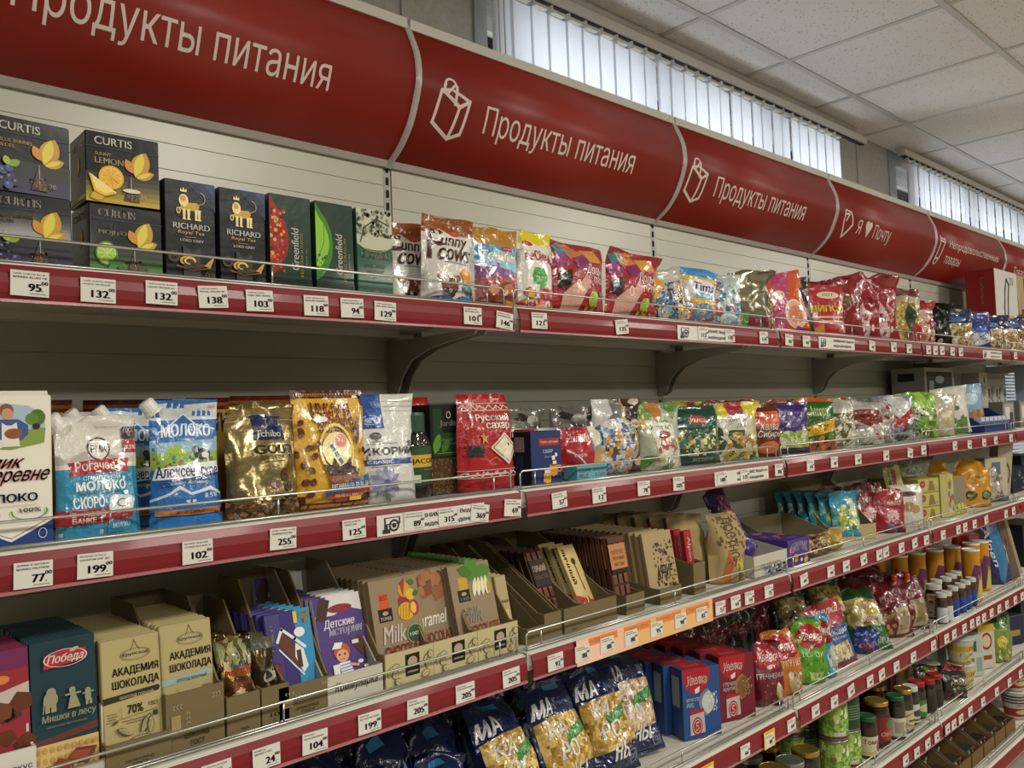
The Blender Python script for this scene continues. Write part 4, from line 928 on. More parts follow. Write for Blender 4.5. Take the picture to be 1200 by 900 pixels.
def alek():
    w, h = .102, .180; d = D(); a = w/h
    d.r(0, 0, 1, 1, '2868ac').p([(.0, .96), (.3, .98), (.5, .96), (1, .98), (1, .90), (0, .9)], 'c8ccd0').r(0, .84, 1, .92, 'c8ccd0').p([(.0, .45), (.0, .60), (1, .62), (1, .45)], '86a840').p([(.0, .58), (0, .68), (1, .70), (1, .58)], '8ab0c8').e(.35, .60, .14, .035, '9cb83c').speck(.0, .44, 1, .52, 40, .03, ['6a3a4a', '3f6a24', 'a8a03a', '8a4a6a'], 3, a)
    d.p([(.10, .72), (.30, .80), (.48, .90), (.66, .80), (.95, .76), (.95, .68), (.08, .66)], '2868ac').line([(.08, .73), (.30, .80), (.48, .89), (.66, .80), (.95, .76)], .02, 'd8e0e8', a).t('МОЛОКО', .16, .70, .88, .80, 'e2e8f0', b=.05, sh=.05, arc=.1).t('с сахаром', .38, .665, .62, .69, 'e2e8f0')
    d.e(.74, .56, .13, .045, '26241f').e(.78, .55, .06, .025, 'd8d8d4').r(.66, .46, .69, .54, '26241f').r(.80, .46, .83, .54, 'd0ccc8').e(.64, .60, .05, .03, '2c2824')
    d.p([(.02, .37), (.06, .46), (.96, .50), (.98, .41), (.5, .37)], 'd8dce0').t('Алексеевское', .06, .385, .96, .475, '1c2c6c', b=.04, res=3).p([(.10, .31), (.88, .35), (.88, .375), (.10, .355)], '1e4a8c').t('самое любимое', .24, .325, .76, .352, 'd8e0e8', sh=.2)
    d.p([(.0, .22), (.2, .26), (.35, .32), (.5, .26), (.8, .30), (1, .24), (1, .14), (0, .14)], 'c8d4e0').p([(.0, .20), (.2, .24), (.35, .29), (.5, .24), (.8, .27), (1, .22), (1, .12), (0, .12)], '2868ac').t('8,5%', .70, .205, .90, .245, 'dfe6ee', b=.03).r(.05, .09, .95, .135, 'b87848').t('КОРОВЬЕ', .30, .10, .70, .125, '5a2c18', b=.02).r(0, 0, 1, .08, '2c74b8')
    d.t('ГОСТ', .84, .93, .96, .955, 'c0602c', b=.04)
    return d
al = alek()
o = bag('condensed_milk_pouch', 'pouch', 'blue condensed milk pouch with a cow and corner cap, in front of its twin', 2, -.625, .055, .100, .182, .045, al, style='stand', base='b8c0c8', rz=-4, rx=-2)
spout(o, .100, .182)
o = bag('condensed_milk_pouch', 'pouch', 'blue condensed milk pouch with a cow, behind its twin', 2, -.672, .120, .095, .174, .04, al, style='stand', base='b8c0c8', rz=-6, rx=-2)
spout(o, .095, .174)
o = bag('condensed_milk_pouch', 'pouch', 'rear condensed milk pouch of which little more than the white cap shows', 2, -.712, .150, .08, .170, .04, None, style='stand', base='c0bcb4', rz=4)
spout(o, .08, .170)
w, h = .120, .178; d = D(); a = w/h
d.r(0, .875, 1, .885, '8a7440').r(0, .845, 1, .850, 'c0ac70').p([(.36, .66), (.36, .88), (.78, .88), (.82, .66)], '1e2854').ring(.55, .80, .035, .045, .3, 'b8a870').line([(.55, .845), (.60, .84), (.61, .80), (.55, .76), (.50, .78)], .014, 'b8a870', a).t('Tchibo', .40, .685, .76, .745, 'cfc6a8', b=.02, res=3, sh=.1)
d.t('GOLD', .36, .54, .92, .615, '2a2412', b=.05, res=3).t('SELECTION', .42, .495, .90, .525, '5a4c24').r(.46, .47, .86, .474, '6a5c34')
d.e(.74, .35, .075, .055, '4f3420').e(.60, .27, .07, .045, '6a4630').e(.78, .245, .08, .04, '4a2f1c').line([(.70, .36), (.78, .34)], .008, '2a1a0e', a).r(.0, .0, 1, .12, '4a3a20').speck(.0, .0, 1, .13, 60, .045, ['6a4c2c', '3a2614', '8a6438'], 3, a*.7).t('растворимый', .48, .15, .80, .165, '3a2c14').r(.72, .14, .92, .17, '2a2010')
bag('coffee_pouch', 'pouch', 'shiny gold coffee pouch with a navy square label', 2, -.508, .050, w, h, .05, d, style='stand', base='92835a', m='foil', pm='film', rz=-2, wr=1.9, rx=-2)
w, h = .136, .196; d = D(); a = w/h
d.r(0, .93, 1, 1, '4a1e16').r(0, .945, 1, .975, '7a4c24').e(.05, .955, .05, .035, '5a2a1c').e(.95, .955, .05, .035, '5a2a1c').r(0, .0, 1, .06, '5a2418').r(0, .02, 1, .045, '9a6a34').r(.0, .06, .10, .12, '5a2418').r(.90, .06, 1, .12, '5a2418')
for i in range(26): d.e(.04+.037*i, .96, .010, .008, 'b88a4c', 6)
d.t('ЧУККА', .24, .69, .80, .885, '3a1510', b=.05, res=3, arc=-.05).t('ЧУККА', .255, .70, .785, .875, '8a3a1c', b=.01, res=3, arc=-.05).speck(.25, .71, .79, .87, 44, .016, ['d8a03a', 'b05a24'], 7, a).t('КАКАО-НАПИТОК', .30, .635, .82, .675, '3a1a14', b=.04).e(.34, .745, .10, .025, 'd8d4c4')
d.e(.52, .48, .20, .17*a*1.3, 'e8dc9c', 24).ring(.52, .48, .24, .23, .12, 'e0c468', 20).e(.58, .56, .085, .06, 'd8897a').ring(.58, .56, .09, .064, .14, 'e8d4c8').t('УМ', .55, .545, .61, .575, 'e8d4c8', b=.05)
d.line([(.44, .54), (.60, .33)], .045, 'dadfe2', a).line([(.45, .525), (.475, .49)], .045, '2f6a8c', a).line([(.50, .46), (.52, .435)], .045, '2f6a8c', a).line([(.545, .40), (.56, .38)], .045, '2f6a8c', a)
d.p([(.34, .30), (.80, .32), (.72, .06), (.44, .06)], '7a3c24').e(.57, .305, .24, .04, '4a1f14').p([(.34, .30), (.30, .37), (.40, .35), (.46, .42), (.52, .34), (.62, .37), (.68, .42), (.70, .34), (.80, .32), (.7, .27), (.4, .27)], '38140e')
d.p([(.88, .70), (.93, .82), (.92, .60), (.85, .52)], 'e4ddd0').p([(.80, .66), (.86, .78), (.84, .58), (.79, .50)], '5a2a34').p([(.0, .06)]*3, '5a2418')
for u, v, g in ((.06, .60, 60), (.12, .50, 20), (.04, .44, 120), (.18, .42, 40), (.08, .34, 80), (.20, .30, 130), (.06, .22, 30), (.16, .20, 70), (.92, .44, 100), (.95, .36, 60), (.04, .70, 40), (.12, .64, 150), (.25, .50, 70), (.10, .12, 20)): d.leaf(u, v, .10, .035, g, '5a2a1c', a)
d.p([(.30, .16), (.32, .10), (.95, .20), (.95, .27), (.5, .19)], '2a5a84').p([(.36, .09), (.34, .13), (.95, .17), (.95, .10)], 'a8281f').t('ВИТАМИНЫ В1, В2, В6, РР', .38, .145, .90, .205, 'dfe4e4', b=.02, sh=.0).t('ЖЕЛЕЗО, МАГНИЙ', .42, .10, .86, .135, 'e8d8b0', b=.02).r(.62, .07, .78, .10, 'd8b02a').r(.80, .07, .94, .115, '4a1e16')
bag('cocoa_pouch', 'pouch', 'yellow and brown cocoa drink pouch with a splashing cup', 2, -.388, .042, w, h, .045, d, style='stand', base='cfa02c', rz=-2, rx=-2, wr=.9)
w, h = .110, .188; d = D(); a = w/h
d.r(0, .68, .40, 1, '1f3f80').r(.02, .70, .38, .98, '264c94').ring(.18, .76, .17, .045, .12, 'c9d4e4').e(.18, .755, .11, .025, '8aa0c4').r(.44, .93, 1, .935, 'a8aaa4').r(.44, .88, 1, .886, 'a8aaa4').r(.44, .84, 1, .844, 'b4b6b0')
d.e(.23, .61, .10, .035, '4a4c48').r(.215, .56, .245, .60, '4a4c48').r(.14, .555, .34, .56, '6a6c68').t('premium quality', .08, .53, .62, .545, '4a4c4a').t('ЦИКОРИЙ', -.18, .42, .92, .52, '1c1c1e', b=.03, res=3).p([(.88, .52), (.90, .56), (.80, .545)], '1c1c1e')
d.p([(.0, .345), (.0, .395), (.92, .395), (.82, .37), (.92, .345)], '2a4f94').t('CLASSIC', .06, .356, .48, .385, 'dfe4ec', b=.02).t('растворимый', .12, .318, .60, .338, '3a3c3c', sh=.2)
for i in range(12): d.leaf(.32, .18, .26, .045, i*30, '8086a8' if i % 2 else '9aa0bc', a)
d.e(.32, .18, .05, .03, '5a6090').leaf(.3, .10, .2, .03, 300, '5f7a4a', a)
bag('chicory_pouch', 'pouch', 'white chicory pouch with a blue corner square and pale blue flower', 2, -.275, .040, w, h, .045, d, style='stand', base='c8c9c4', rz=-3, rx=-2, wr=.8)
# coffee in glass jar
def jar_root(label, s, x, y, r, h, content, lidc, lidh, labelc=None, lab=None, cat='jar', rz=0., name='jar', neck=.82, glassy=True, lidm='white', shoulder=.18, ct=.96, lidr=None):
    n = 20; r_in = r-.002; zb = .002; hs = h-lidh
    prof = [(r*.90, 0), (r, .006), (r, hs*(1-shoulder)), (r*(1+neck)/2, hs*(1-shoulder*.45)), (r*neck, hs*(1-shoulder*.1)), (r*neck, hs)]
    o = obj(name, MB().lathe(prof, n).mesh('glass', ('glass',), True) if glassy else MB().lathe(prof, n, content).mesh('body', ('food',), True))
    tag(o, label, cat); place(o, s, x, y, rz)
    if glassy:
        cp = [(r_*.93, z_*ct+.002*(1 if i == 0 else 0)) for i, (r_, z_) in enumerate(prof)]
        obj('contents', MB().lathe(cp, n, content).mesh('contents', ('food',), True), o)
    lr = lidr or r*neck+.003
    obj('lid', MB().lathe([(lr, 0), (lr, lidh*.85), (lr*.94, lidh), (lr*.90, lidh*1.0), (lr*.88, lidh*.93)], 24, lidc).mesh('lid', (lidm,) if lidm == 'steel' else ('paper',)), o, (0, 0, hs-.001 if lidh < h*.3 else hs))
    if lab is not None:
        v0, v1, bgc = lab[0], lab[1], lab[2]; rr = r+.0006
        a0, a1 = (math.radians(-180-35), math.radians(35)) if len(lab) < 5 else lab[4]
        m_ = 18; P = np.zeros((2, m_+1, 3))
        for i in range(m_+1):
            t = a0+(a1-a0)*i/m_; P[0, i] = (rr*math.cos(t), rr*math.sin(t), v0*hs); P[1, i] = (rr*math.cos(t), rr*math.sin(t), v1*hs)
        dd = D().r(0, 0, 1, 1, bgc)
        if lab[3] is not None: dd.E += [(V_, F_, c_, l_+1) for V_, F_, c_, l_ in lab[3].E]
        obj('paper_label', print_mesh('paper_label', dd, grid_surf(P), (m_, 1), ('paper',), base=.0001), o)
    return o
d = D(); d.p([(.0, .0), (.0, .62), (1, .62), (1, .0)], '1f3f22').r(0, .46, 1, .78, 'c2992c').t('JACOBS', .36, .52, .72, .68, '1c2418', b=.04, res=3).p([(.50, .80), (.52, .92), (.545, .84), (.57, .95), (.595, .84), (.62, .92), (.64, .80)], 'd0b04a').p([(.3, .78), (.35, .92), (.65, 1), (.8, .9), (.85, .78)], '23482a').r(.36, .06, .46, .26, 'b8c0a8').e(.70, .22, .06, .10, '2a1c14').e(.70, .22, .04, .06, 'd0c8b8').t('Монарх', .5, .36, .7, .42, 'b8b060')
jar_root('coffee jar with a dark green cap and yellow band', 2, -.199, .078, .036, .155, '5a3820', '14452c', .036, lab=(.20, .78, '1f3f22', d), neck=.80, name='coffee_jar', lidr=.027, ct=.95)
w, h = .066, .168; d = D(); a = w/h
d.r(0, 0, 1, .40, '4a3624').speck(0, 0, 1, .40, 260, .022, ['6a5238', '3a281a', '7f6646'], 3, a).r(0, .40, 1, 1, '191b19').r(.10, .42, .95, .95, '1f3a20').leaf(.12, .45, .6, .14, 70, '4f8a34', a).leaf(.4, .45, .5, .12, 60, '3a6a2a', a).r(.42, .68, 1, .96, '15170f').t('Jardin', .34, .74, .98, .82, 'dfdcd4', b=.04, res=3).ring(.66, .88, .08, .04, .2, 'c9c4b0').t('GUATEMALA', .30, .585, .96, .62, 'c9c8b0').t('ATITLAN', .42, .54, .90, .57, 'c9c8b0').r(.2, .45, .95, .455, '8a9a3c')
carton('coffee_pack', 'pack', 'tall black and green coffee pack beside the red sugar bag', 2, -.122, .075, w, h, .066, '171816', d, D().r(0, 0, 1, .4, '3f2e20'), m='wrap', pm='wrap')
w, h = .135, .186; d = D(); a = w/h
for v in (.845, .16):
    pts = [(.02+.96*i/24, v+.022*math.sin(i*1.57)+.012) for i in range(25)]; d.line(pts, .014, 'd8ccc0', a).r(0, v-.022, 1, v-.015, 'd0c0b8').r(0, v+.052, 1, v+.058, 'd0c0b8')
    for i in range(8): d.ring(.08+.12*i, v+.005 if i % 2 else v+.03, .018, .018*a, .5, 'd8ccc0', 8)
d.t('Русский', .24, .70, .86, .785, 'e4dcd4', b=.05, res=3).t('сахар', .42, .615, .86, .695, 'e4dcd4', b=.05, res=3)
d.p([(.46, .44), (.72, .60), (.98, .44), (.76, .26)], 'cfc0b4').p([(.50, .44), (.72, .57), (.94, .44), (.76, .29)], '8a1a22').p([(.52, .44), (.72, .56), (.92, .44), (.76, .30)], 'd8d0b8')
d.p([(.34, .60), (.38, .56), (.44, .57), (.40, .53), (.43, .48), (.37, .51), (.32, .48), (.33, .54), (.29, .57), (.33, .57)], 'c08a34').e(.95, .36, .04, .05, 'c08a34').r(.10, .36, .34, .47, '2a2624').t('1 кг', .86, .53, .95, .60, 'd8ccc0', b=.03).line([(.40, .30), (.55, .34), (.62, .30)], .01, 'c08a34', a).speck(.05, .36, .1, .6, 5, .01, ['7a0c14'], 2)
ds = d
o1 = bag('sugar_bag', 'bag', 'red paper-look sugar bag with a white diamond, at the end of the second bay', 2, -.036, .058, w, h, .05, d, style='sack', base='a01c24', rz=-4, wr=.9)
o2 = bag('sugar_bag', 'bag', 'red sugar bag behind the coffee jar, ornament showing above', 2, -.125, .190, w, h, .05, d, style='sack', base='a01c24', rz=2, wr=.9)
o3 = bag('sugar_bag', 'bag', 'dark red sugar bag farthest back behind the chicory pouch', 2, -.215, .260, w, h*.98, .05, None, style='sack', base='8a1820', rz=3, wr=.9)
# golden cocoa pouches in the back row
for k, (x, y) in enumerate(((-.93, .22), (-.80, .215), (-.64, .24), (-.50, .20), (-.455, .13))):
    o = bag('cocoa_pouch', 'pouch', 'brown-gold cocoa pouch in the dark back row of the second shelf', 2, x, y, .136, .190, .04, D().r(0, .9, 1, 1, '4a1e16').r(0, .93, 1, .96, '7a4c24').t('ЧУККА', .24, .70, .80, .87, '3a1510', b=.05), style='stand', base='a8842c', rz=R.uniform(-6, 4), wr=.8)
    o['group'] = 'cocoa pouches in the back row'
w, h = .095, .108; d = D(); a = w/h
d.r(.26, .72, .92, .86, '9c2424').t('Чайкофский', .30, .755, .88, .82, 'e0d8cc', b=.03).t('САХАР', .38, .58, .70, .65, 'd0d8e0', b=.02).t('Экстра', .42, .48, .74, .53, 'c0c8d4', sh=.3)
d.p([(.56, .18), (.58, .36), (.86, .36), (.84, .16), (.7, .12)], 'c98a28').ring(.90, .27, .09, .07, .35, 'c98a28', 14).p([(.36, .04), (.38, .20), (.62, .20), (.60, .02), (.5, 0)], 'd09a34').e(.72, .36, .14, .03, '6a3c1c').r(.66, .44, .76, .52, 'd8d8d4').r(.76, .50, .84, .57, 'd0d0cc').r(.68, .36, .80, .42, 'd8d8d4').r(.40, .20, .58, .26, 'd4d4d0')
carton('sugar_box', 'box', 'dark blue sugar cube box with yellow cups', 2, .122, .045, w, h, .07, '1c2f60', d, D().r(0, 0, 1, 1, '14182c').r(.35, .62, .75, .9, '9a7c84').r(.4, .1, .7, .55, '2a3048'), m='paper', rz=3)
d = D(); d.p([(0, 0), (0, 1), (.12, 1), (.12, .6), (.3, 0)], 'a82430').p([(.1, 1), (.62, 1), (.70, .3), (.3, .0), (.1, .5)], 'a82430').t('Яшкино', .14, .70, .60, .86, 'd8c8c0', b=.02, sh=.2).line([(.1, .55), (.6, .2)], .03, 'd8d0c8', .9).p([(.62, 1), (1, 1), (1, .7), (.70, .6)], 'd0ccb8').e(.82, .35, .15, .25, 'b88a4c').r(0, .0, 1, .06, '5a9ab0').t('вафли', .2, .4, .5, .5, 'd8c8c0')
for x, y, rz, lab in ((.275, .085, -10, 'red and light blue wafer packet behind the dark blue sugar box'), (.20, .165, -4, 'red wafer packet lying further back behind the sugar box'), (.14, .20, 4, 'red wafer packet just showing above the dark blue sugar box')):
    bag('wafer_pack', 'packet', lab, 2, x, y, .125, .112, .045, d, style='pillow', base='5fa0b8', rz=rz, wr=1.4)
d = D().r(0, 0, 1, 1, '5aa0b4').t('овсяная каша Доброе утро', .05, .25, .95, .75, 'd8e8ea', b=.02)
carton('porridge_sachet_box', 'box', 'small light blue porridge box low behind the wire, before the red wafers', 2, .245, .030, .095, .030, .04, '5aa0b4', D().t('овсяная', .05, .52, .45, .82, 'dce8ea', b=.03).t('каша', .05, .15, .35, .45, 'dce8ea', b=.03).t('Доброе', .52, .52, .95, .85, 'dce8ea', b=.04).t('утро', .60, .12, .95, .45, 'dce8ea', b=.04), m='paper')
# sweets in clear bags
d = D(); d.p([(.0, .72), (.02, 1), (.38, 1), (.34, .80), (.0, .62)], 'b8b8b4').p([(.52, 1), (1, 1), (1, .0), (.70, .0), (.66, .14), (.80, .3), (.86, .45), (.70, .60), (.54, .76), (.60, .9)], '2c1a16')
d.line([(.56, 1), (.60, .86), (.56, .76), (.70, .62), (.86, .47), (.80, .32), (.67, .16), (.70, 0)], .028, 'b89a60', .9).e(.80, .66, .15, .06, 'b8a890').t('Маска', .70, .64, .90, .68, '3a1c14', b=.03).e(.84, .96, .13, .05, 'b8a890').e(.86, .16, .15, .06, 'b8a890')
clearbag('clear bag of blue-white wrapped sweets with a brown wavy panel', 2, .372, .065, .150, .172, .07, ['3a5a98', 'd0d0cc', 'c8943c', '7a94b8', 'b8b4ac', '4a4440'], d, rz=-8, v1=.74, n=110, amp=.005, base='6a6864', name='sweet_bag')
for x, y, c, lab in ((.33, .17, '6a6660', 'grey clear sweet bag with a dark patch in the back row'), (.44, .19, '4a3c34', 'brown and white sweet bag in the back row'), (.24, .24, '77746c', 'crumpled grey sweet bag farthest back near the sugar')):
    bag('sweet_bag', 'bag', lab, 2, x, y, .13, .160, .06, D().e(.4, .86, .2, .06, '2a2422').e(.7, .80, .2, .08, 'c0bcb4').speck(.1, .1, .9, .6, 20, .06, ['4a6a9a', 'b8b4ac', 'a8783c'], 3), base=c, m='clear', rz=R.uniform(-12, 0), wr=2)
d = D(); d.p([(.0, 1), (.32, 1), (.3, .74), (.1, .70)], '6f8f3c').p([(.30, 1), (.62, 1), (.5, .75), (.36, .70)], 'b8763c').p([(.60, 1), (1, 1), (.75, .75)], '5a8040').p([(.12, .76), (.72, .68), (.80, .40), (.92, .0), (.35, .0), (.30, .4)], 'd0d0c4').t('Халва', .22, .60, .70, .68, '2f6a3c', b=.04).e(.50, .52, .16, .06, '8a3a34').t('КЛАССИК', .3, .70, .66, .74, '4a7a44').r(.0, .62, .16, .78, 'c0a040').leaf(.02, .05, .35, .10, 30, '3f7a2c', .9).leaf(.55, .02, .3, .10, 20, '4f8a3a', .9).speck(.36, .12, .82, .44, 60, .05, ['b8b04a', '7f9a3a', 'd8d8cc', 'a8484a', 'e0dcd0'], 5, .9)
bag('sweet_bag', 'bag', 'white and green sweet bag with halved fruit and a dark red oval', 2, .515, .058, .150, .160, .06, d, style='pillow', base='a8ac98', m='clear', pm='clear', rz=-12, wr=1.6)
d = D(); d.p([(.0, .98), (.5, .92), (1, 1), (.92, .74), (.70, .52), (.40, .58), (.10, .78)], '11423a').e(.52, .76, .17, .08, '9a2a2c').t('Умка', .38, .72, .66, .80, 'dcd4c8', b=.03, sh=.2).r(0, 0, 1, .16, '0f3c36').t('ассорти', .4, .05, .8, .12, '9ab0a8')
clearbag('dark teal sweet bag with a red mark over gold and teal foil sweets', 2, .665, .062, .190, .150, .07, ['b8a468', '1f5a52', 'd8cc98', '14382f', '7a6a3a', '2c6c64'], d, rz=-14, v1=.60, n=90, base='164a40')
d = D(); d.p([(.0, .75), (.10, 1.0), (.25, .98), (.30, .80), (.15, .70)], 'c9b81c').p([(.65, .85), (.72, 1), (1, 1), (.98, .80), (.85, .70)], 'c9b81c').p([(.2, 1), (.70, 1), (.62, .80), (.40, .74), (.28, .82)], '9a2430').p([(.10, .74), (.75, .80), (.80, .45), (.12, .45)], 'c4c4b4').t('Золотая', .24, .66, .66, .74, '5a2c30', sh=.3).t('лилия', .4, .56, .70, .64, '5a2c30', sh=.3).r(.26, .22, .56, .52, '2c4c28').p([(.0, .15), (.0, .62), (.14, .55), (.20, .30), (.12, .12)], '1f4420').speck(.25, .02, .95, .45, 50, .06, ['c9b81c', 'd0c8a8', '2f4f24', 'a8783c'], 5)
bag('sweet_bag', 'bag', 'white, yellow and dark green sweet bag with a red crest', 2, .862, .062, .165, .158, .065, d, style='pillow', base='b8b098', m='clear', pm='clear', rz=-18, wr=1.6)
d = D(); d.r(0, .86, 1, 1, '5a2418').p([(.0, .60), (.1, .84), (.9, .86), (1, .58), (.5, .56)], 'c2501c').e(.42, .78, .26, .06, 'a02418').t('Сладоний', .26, .76, .58, .80, 'e0c8a0', b=.02).t('Халва', .30, .50, .86, .66, '241414', b=.05, sh=.2, res=3).t('Сибирь', .22, .34, .90, .50, '241414', b=.05, sh=.2, res=3).t('Халва', .31, .505, .85, .655, 'd8ccc0', sh=.2, res=3).t('Сибирь', .23, .345, .89, .495, 'd8ccc0', sh=.2, res=3).e(.55, .18, .3, .12, 'c2602a').r(0, 0, 1, .05, '4a1c14')
bag('sweet_bag', 'bag', 'orange and dark brown sweet bag with bold white script', 2, .995, .055, .130, .150, .06, d, style='pillow', base='5a2418', rz=-22, wr=1.3)
d = D(); d.p([(.0, 1), (.9, 1), (.85, .55), (.5, .42), (.1, .55)], '3a2268').ring(.40, .72, .20, .12, .4, '6a6488', 16).speck(.2, .1, .9, .4, 30, .06, ['a8b85a', 'd0d0b0', '7f9a3c'], 5).r(0, 0, 1, .12, '2c1a54')
clearbag('purple topped clear bag of light green sweets', 2, 1.145, .060, .150, .152, .06, ['a0b058', 'c8c8a8', '8a9a48', 'd8d4b8'], d, rz=-26, v1=.45, n=60, base='3a2268')
d = D(); d.r(0, .92, 1, 1, 'b8501c').t('Ассорти', .35, .60, .82, .84, 'b8c07a', b=.03, rot=0, sh=.3).p([(.25, .26), (1, .38), (1, .62), (.25, .45)], 'd2a818').t('БЕЗ САХАРА', .34, .37, .95, .50, 'a8401c', b=.02).r(0, .0, 1, .2, 'a84a28').speck(.1, .0, .9, .24, 20, .07, ['b8481c', '3a2a1c', 'd07a3a', '5a7a2c'], 3)
bag('sweet_bag', 'bag', 'green sweet bag with orange rim and a yellow band', 2, 1.290, .055, .170, .165, .06, d, style='pillow', base='1f5c24', rz=-26, wr=1.6)
clearbag('clear silvery bag of pale sweets beside the green bag', 2, 1.45, .055, .130, .158, .06, ['b8b09a', 'd0ccb0', '8a8468', 'c8c4b8', '5f5a40'], D().r(0, .8, 1, 1, 'a8a8a0'), rz=-30, n=60, wr=2.2)
d = D(); d.r(0, .82, 1, 1, 'b8b4b0').p([(.0, .5), (.1, .80), (.9, .82), (1, .5), (.6, .42), (.3, .55)], '7a2424').speck(.1, .0, .9, .45, 30, .06, ['d8d4cc', '9a3034', 'a8a49c', 'e4e0d8'], 5)
bag('sweet_bag', 'bag', 'silvery bag with a dark red band and crumpled lower half', 2, 1.63, .060, .180, .148, .07, d, style='pillow', base='a8a4a0', m='clear', rz=-32, wr=2.6)
bag('sweet_bag', 'bag', 'silver and dark red bag with white patches, before the red-V bag', 2, 1.76, .070, .15, .150, .07, D().speck(.1, .1, .9, .9, 30, .07, ['c8c4bc', '7a2428', '9a9690'], 4), style='pillow', base='8f8a86', m='clear', rz=-34, wr=2.8)
d = D(); d.p([(.1, .70), (.3, .98), (.8, .96), (.9, .7), (.5, .50)], 'c4c4c4').p([(.0, .80), (.12, .80), (.5, .48), (.9, .74), (1, .62), (.5, .28), (.0, .6)], '982028').speck(.1, .02, .9, .35, 26, .07, ['2a3448', 'b8b8bc', '5a6474', '8a2430'], 5)
bag('sweet_bag', 'bag', 'white bag with a bold red chevron', 2, 1.885, .055, .170, .168, .065, d, style='pillow', base='8a9098', m='clear', rz=-34, wr=1.8)
d = D(); d.speck(.0, .70, 1, 1, 30, .10, ['6aa024', '8abc3c', 'a8cc60'], 3).speck(.1, .05, .9, .7, 60, .07, ['6a9c24', '8ab840', '5a2050', 'd8dcc8', '4a7a1c'], 5)
bag('sweet_bag', 'bag', 'bright green and purple speckled bag', 2, 2.09, .055, .170, .178, .065, d, style='pillow', base='7aa03c', m='clear', rz=-36, wr=2.0)
bag('sweet_bag', 'bag', 'cream clear bag leaning beside the bright green one', 2, 2.27, .050, .14, .170, .06, D().speck(.2, .1, .8, .6, 20, .08, ['c8bc9c', 'a89870', 'd8d0b8'], 5), style='pillow', base='b0a890', m='clear', rz=-38, ry=6)
d = D(); d.p([(.45, .0), (.6, .30), (.9, .35), (.9, .0)], '5a7a3c').e(.6, .55, .1, .05, '3a6a3c').speck(.4, .1, .8, .4, 8, .06, ['7a3a2c', '4a8a3c'], 4)
bag('snack_bag', 'bag', 'white bag with small green and brown marks, left of the pale blue one', 2, 2.43, .050, .165, .195, .05, d, style='pillow', base='cac8c0', rz=-38, ry=-6, wr=1.2)
d = D(); d.p([(.4, .0), (.3, .4), (1, .5), (1, .0)], '8a6848').e(.6, .70, .22, .12, 'a8bcc8').speck(.45, .05, .95, .42, 20, .08, ['7a5030', 'a07c50'], 4)
bag('snack_bag', 'bag', 'pale blue bag of snacks with a brown picture', 2, 2.62, .055, .165, .205, .05, d, style='pillow', base='7a9cb8', rz=-38, ry=-4, wr=1.2)
for x, c, lab in ((.62, '6a8a3c', 'green and yellow bag tops in the back row above the teal bag'), (.78, 'b0a030', 'yellow topped bag in the back row above the teal bag'), (.95, '6a2c1c', 'dark brown bag in the back row behind the orange one'), (1.12, '8a4420', 'rust coloured bag in the back row behind the purple one'), (1.30, 'a85424', 'orange bag in the back row behind the green one'), (1.55, '8a8880', 'grey bag in the back row behind the silvery ones'), (1.80, '96948c', 'pale grey bag in the back row behind the red chevron'), (2.05, '7f8a70', 'dull green bag in the back row')):
    bag('sweet_bag', 'bag', lab, 2, x, .19, .15, .165, .06, D().speck(.1, .5, .9, .98, 14, .09, ['b8b070', '4a5a2c', 'a8483c'], hash_(lab) % 50), base=c, rz=-15, wr=2.)
# blue counter tray of small packets and boxes behind
def tray(name, cat, label, s, x, y, w, d_, hf, hb, c, rz=0., z=0., front=None, cut=.35, inner=None, m='kraft', side=None, lip=None):
    """display box: low front wall hf, high back wall hb, side walls sloping between them; front outer face at y"""
    t = .003; o = obj(name, MB().box(-w/2, w/2, 0, d_, 0, t, c).mesh('tray_base', (m,))); tag(o, label, cat); place(o, s, x, y, rz, z)
    fp = obj('front_panel', MB().box(-w/2, w/2, 0, t, t, hf, c).mesh('front_panel', (m,)), o)
    if front: obj('front_print', print_mesh('front_print', front, flat_surf((-w/2, 0, 0), (w, 0, 0), (0, 0, hf)), None, ('matte',)), fp)
    obj('back_panel', MB().box(-w/2, w/2, d_-t, d_, t, hb, c).mesh('back_panel', (m,)), o)
    pts = [(t, t), (t, hf), (t+d_*.06, hf), (d_*(1-cut), hb), (d_-t, hb), (d_-t, t)]
    for sx in (-1, 1):
        x0 = -w/2 if sx < 0 else w/2-t
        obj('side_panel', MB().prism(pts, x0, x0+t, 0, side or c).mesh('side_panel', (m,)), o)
    return o
o = tray('counter_tray', 'tray', 'dark blue display tray of small white packets', 2, 2.93, .03, .40, .16, .035, .10, '1f3474', m='paper', rz=0)
for i in range(7):
    p = carton('sachet', 'packet', 'small blue and white packet in the dark blue display tray', 2, 2.93-.165+.055*i, .045, .042, .06, .03, 'b8c0cc', D().r(0, .3, 1, .7, '2a4a8c').t('НЕТ', .2, .38, .8, .62, 'd8dce4', b=.04), z=.004, m='paper'); p['group'] = 'packets in the blue tray'
d = D().r(.0, 0, 1, 1, 'a8a49c').r(.06, .08, .94, .94, '4a4644').p([(.06, .08), (.94, .08), (.94, .35), (.3, .45), (.06, .6)], '8a3a40').p([(.06, .08), (.9, .08), (.4, .22), (.06, .3)], 'a8a49c').r(.14, .55, .3, .8, 'a8a8a4').e(.5, .82, .15, .06, 'b0b0ac')
carton('appliance_box', 'box', 'grey appliance box with a dark and red picture, behind the bags', 2, 2.795, .22, .34, .285, .14, '96938a', d, D().r(.2, .80, .7, .92, '2a3040').e(.5, .14, .2, .03, '2a2826'), m='paper')
d = D().speck(.1, .1, .9, .9, 14, .12, ['8a8478', '5a5650', 'b0aca4'], 3)
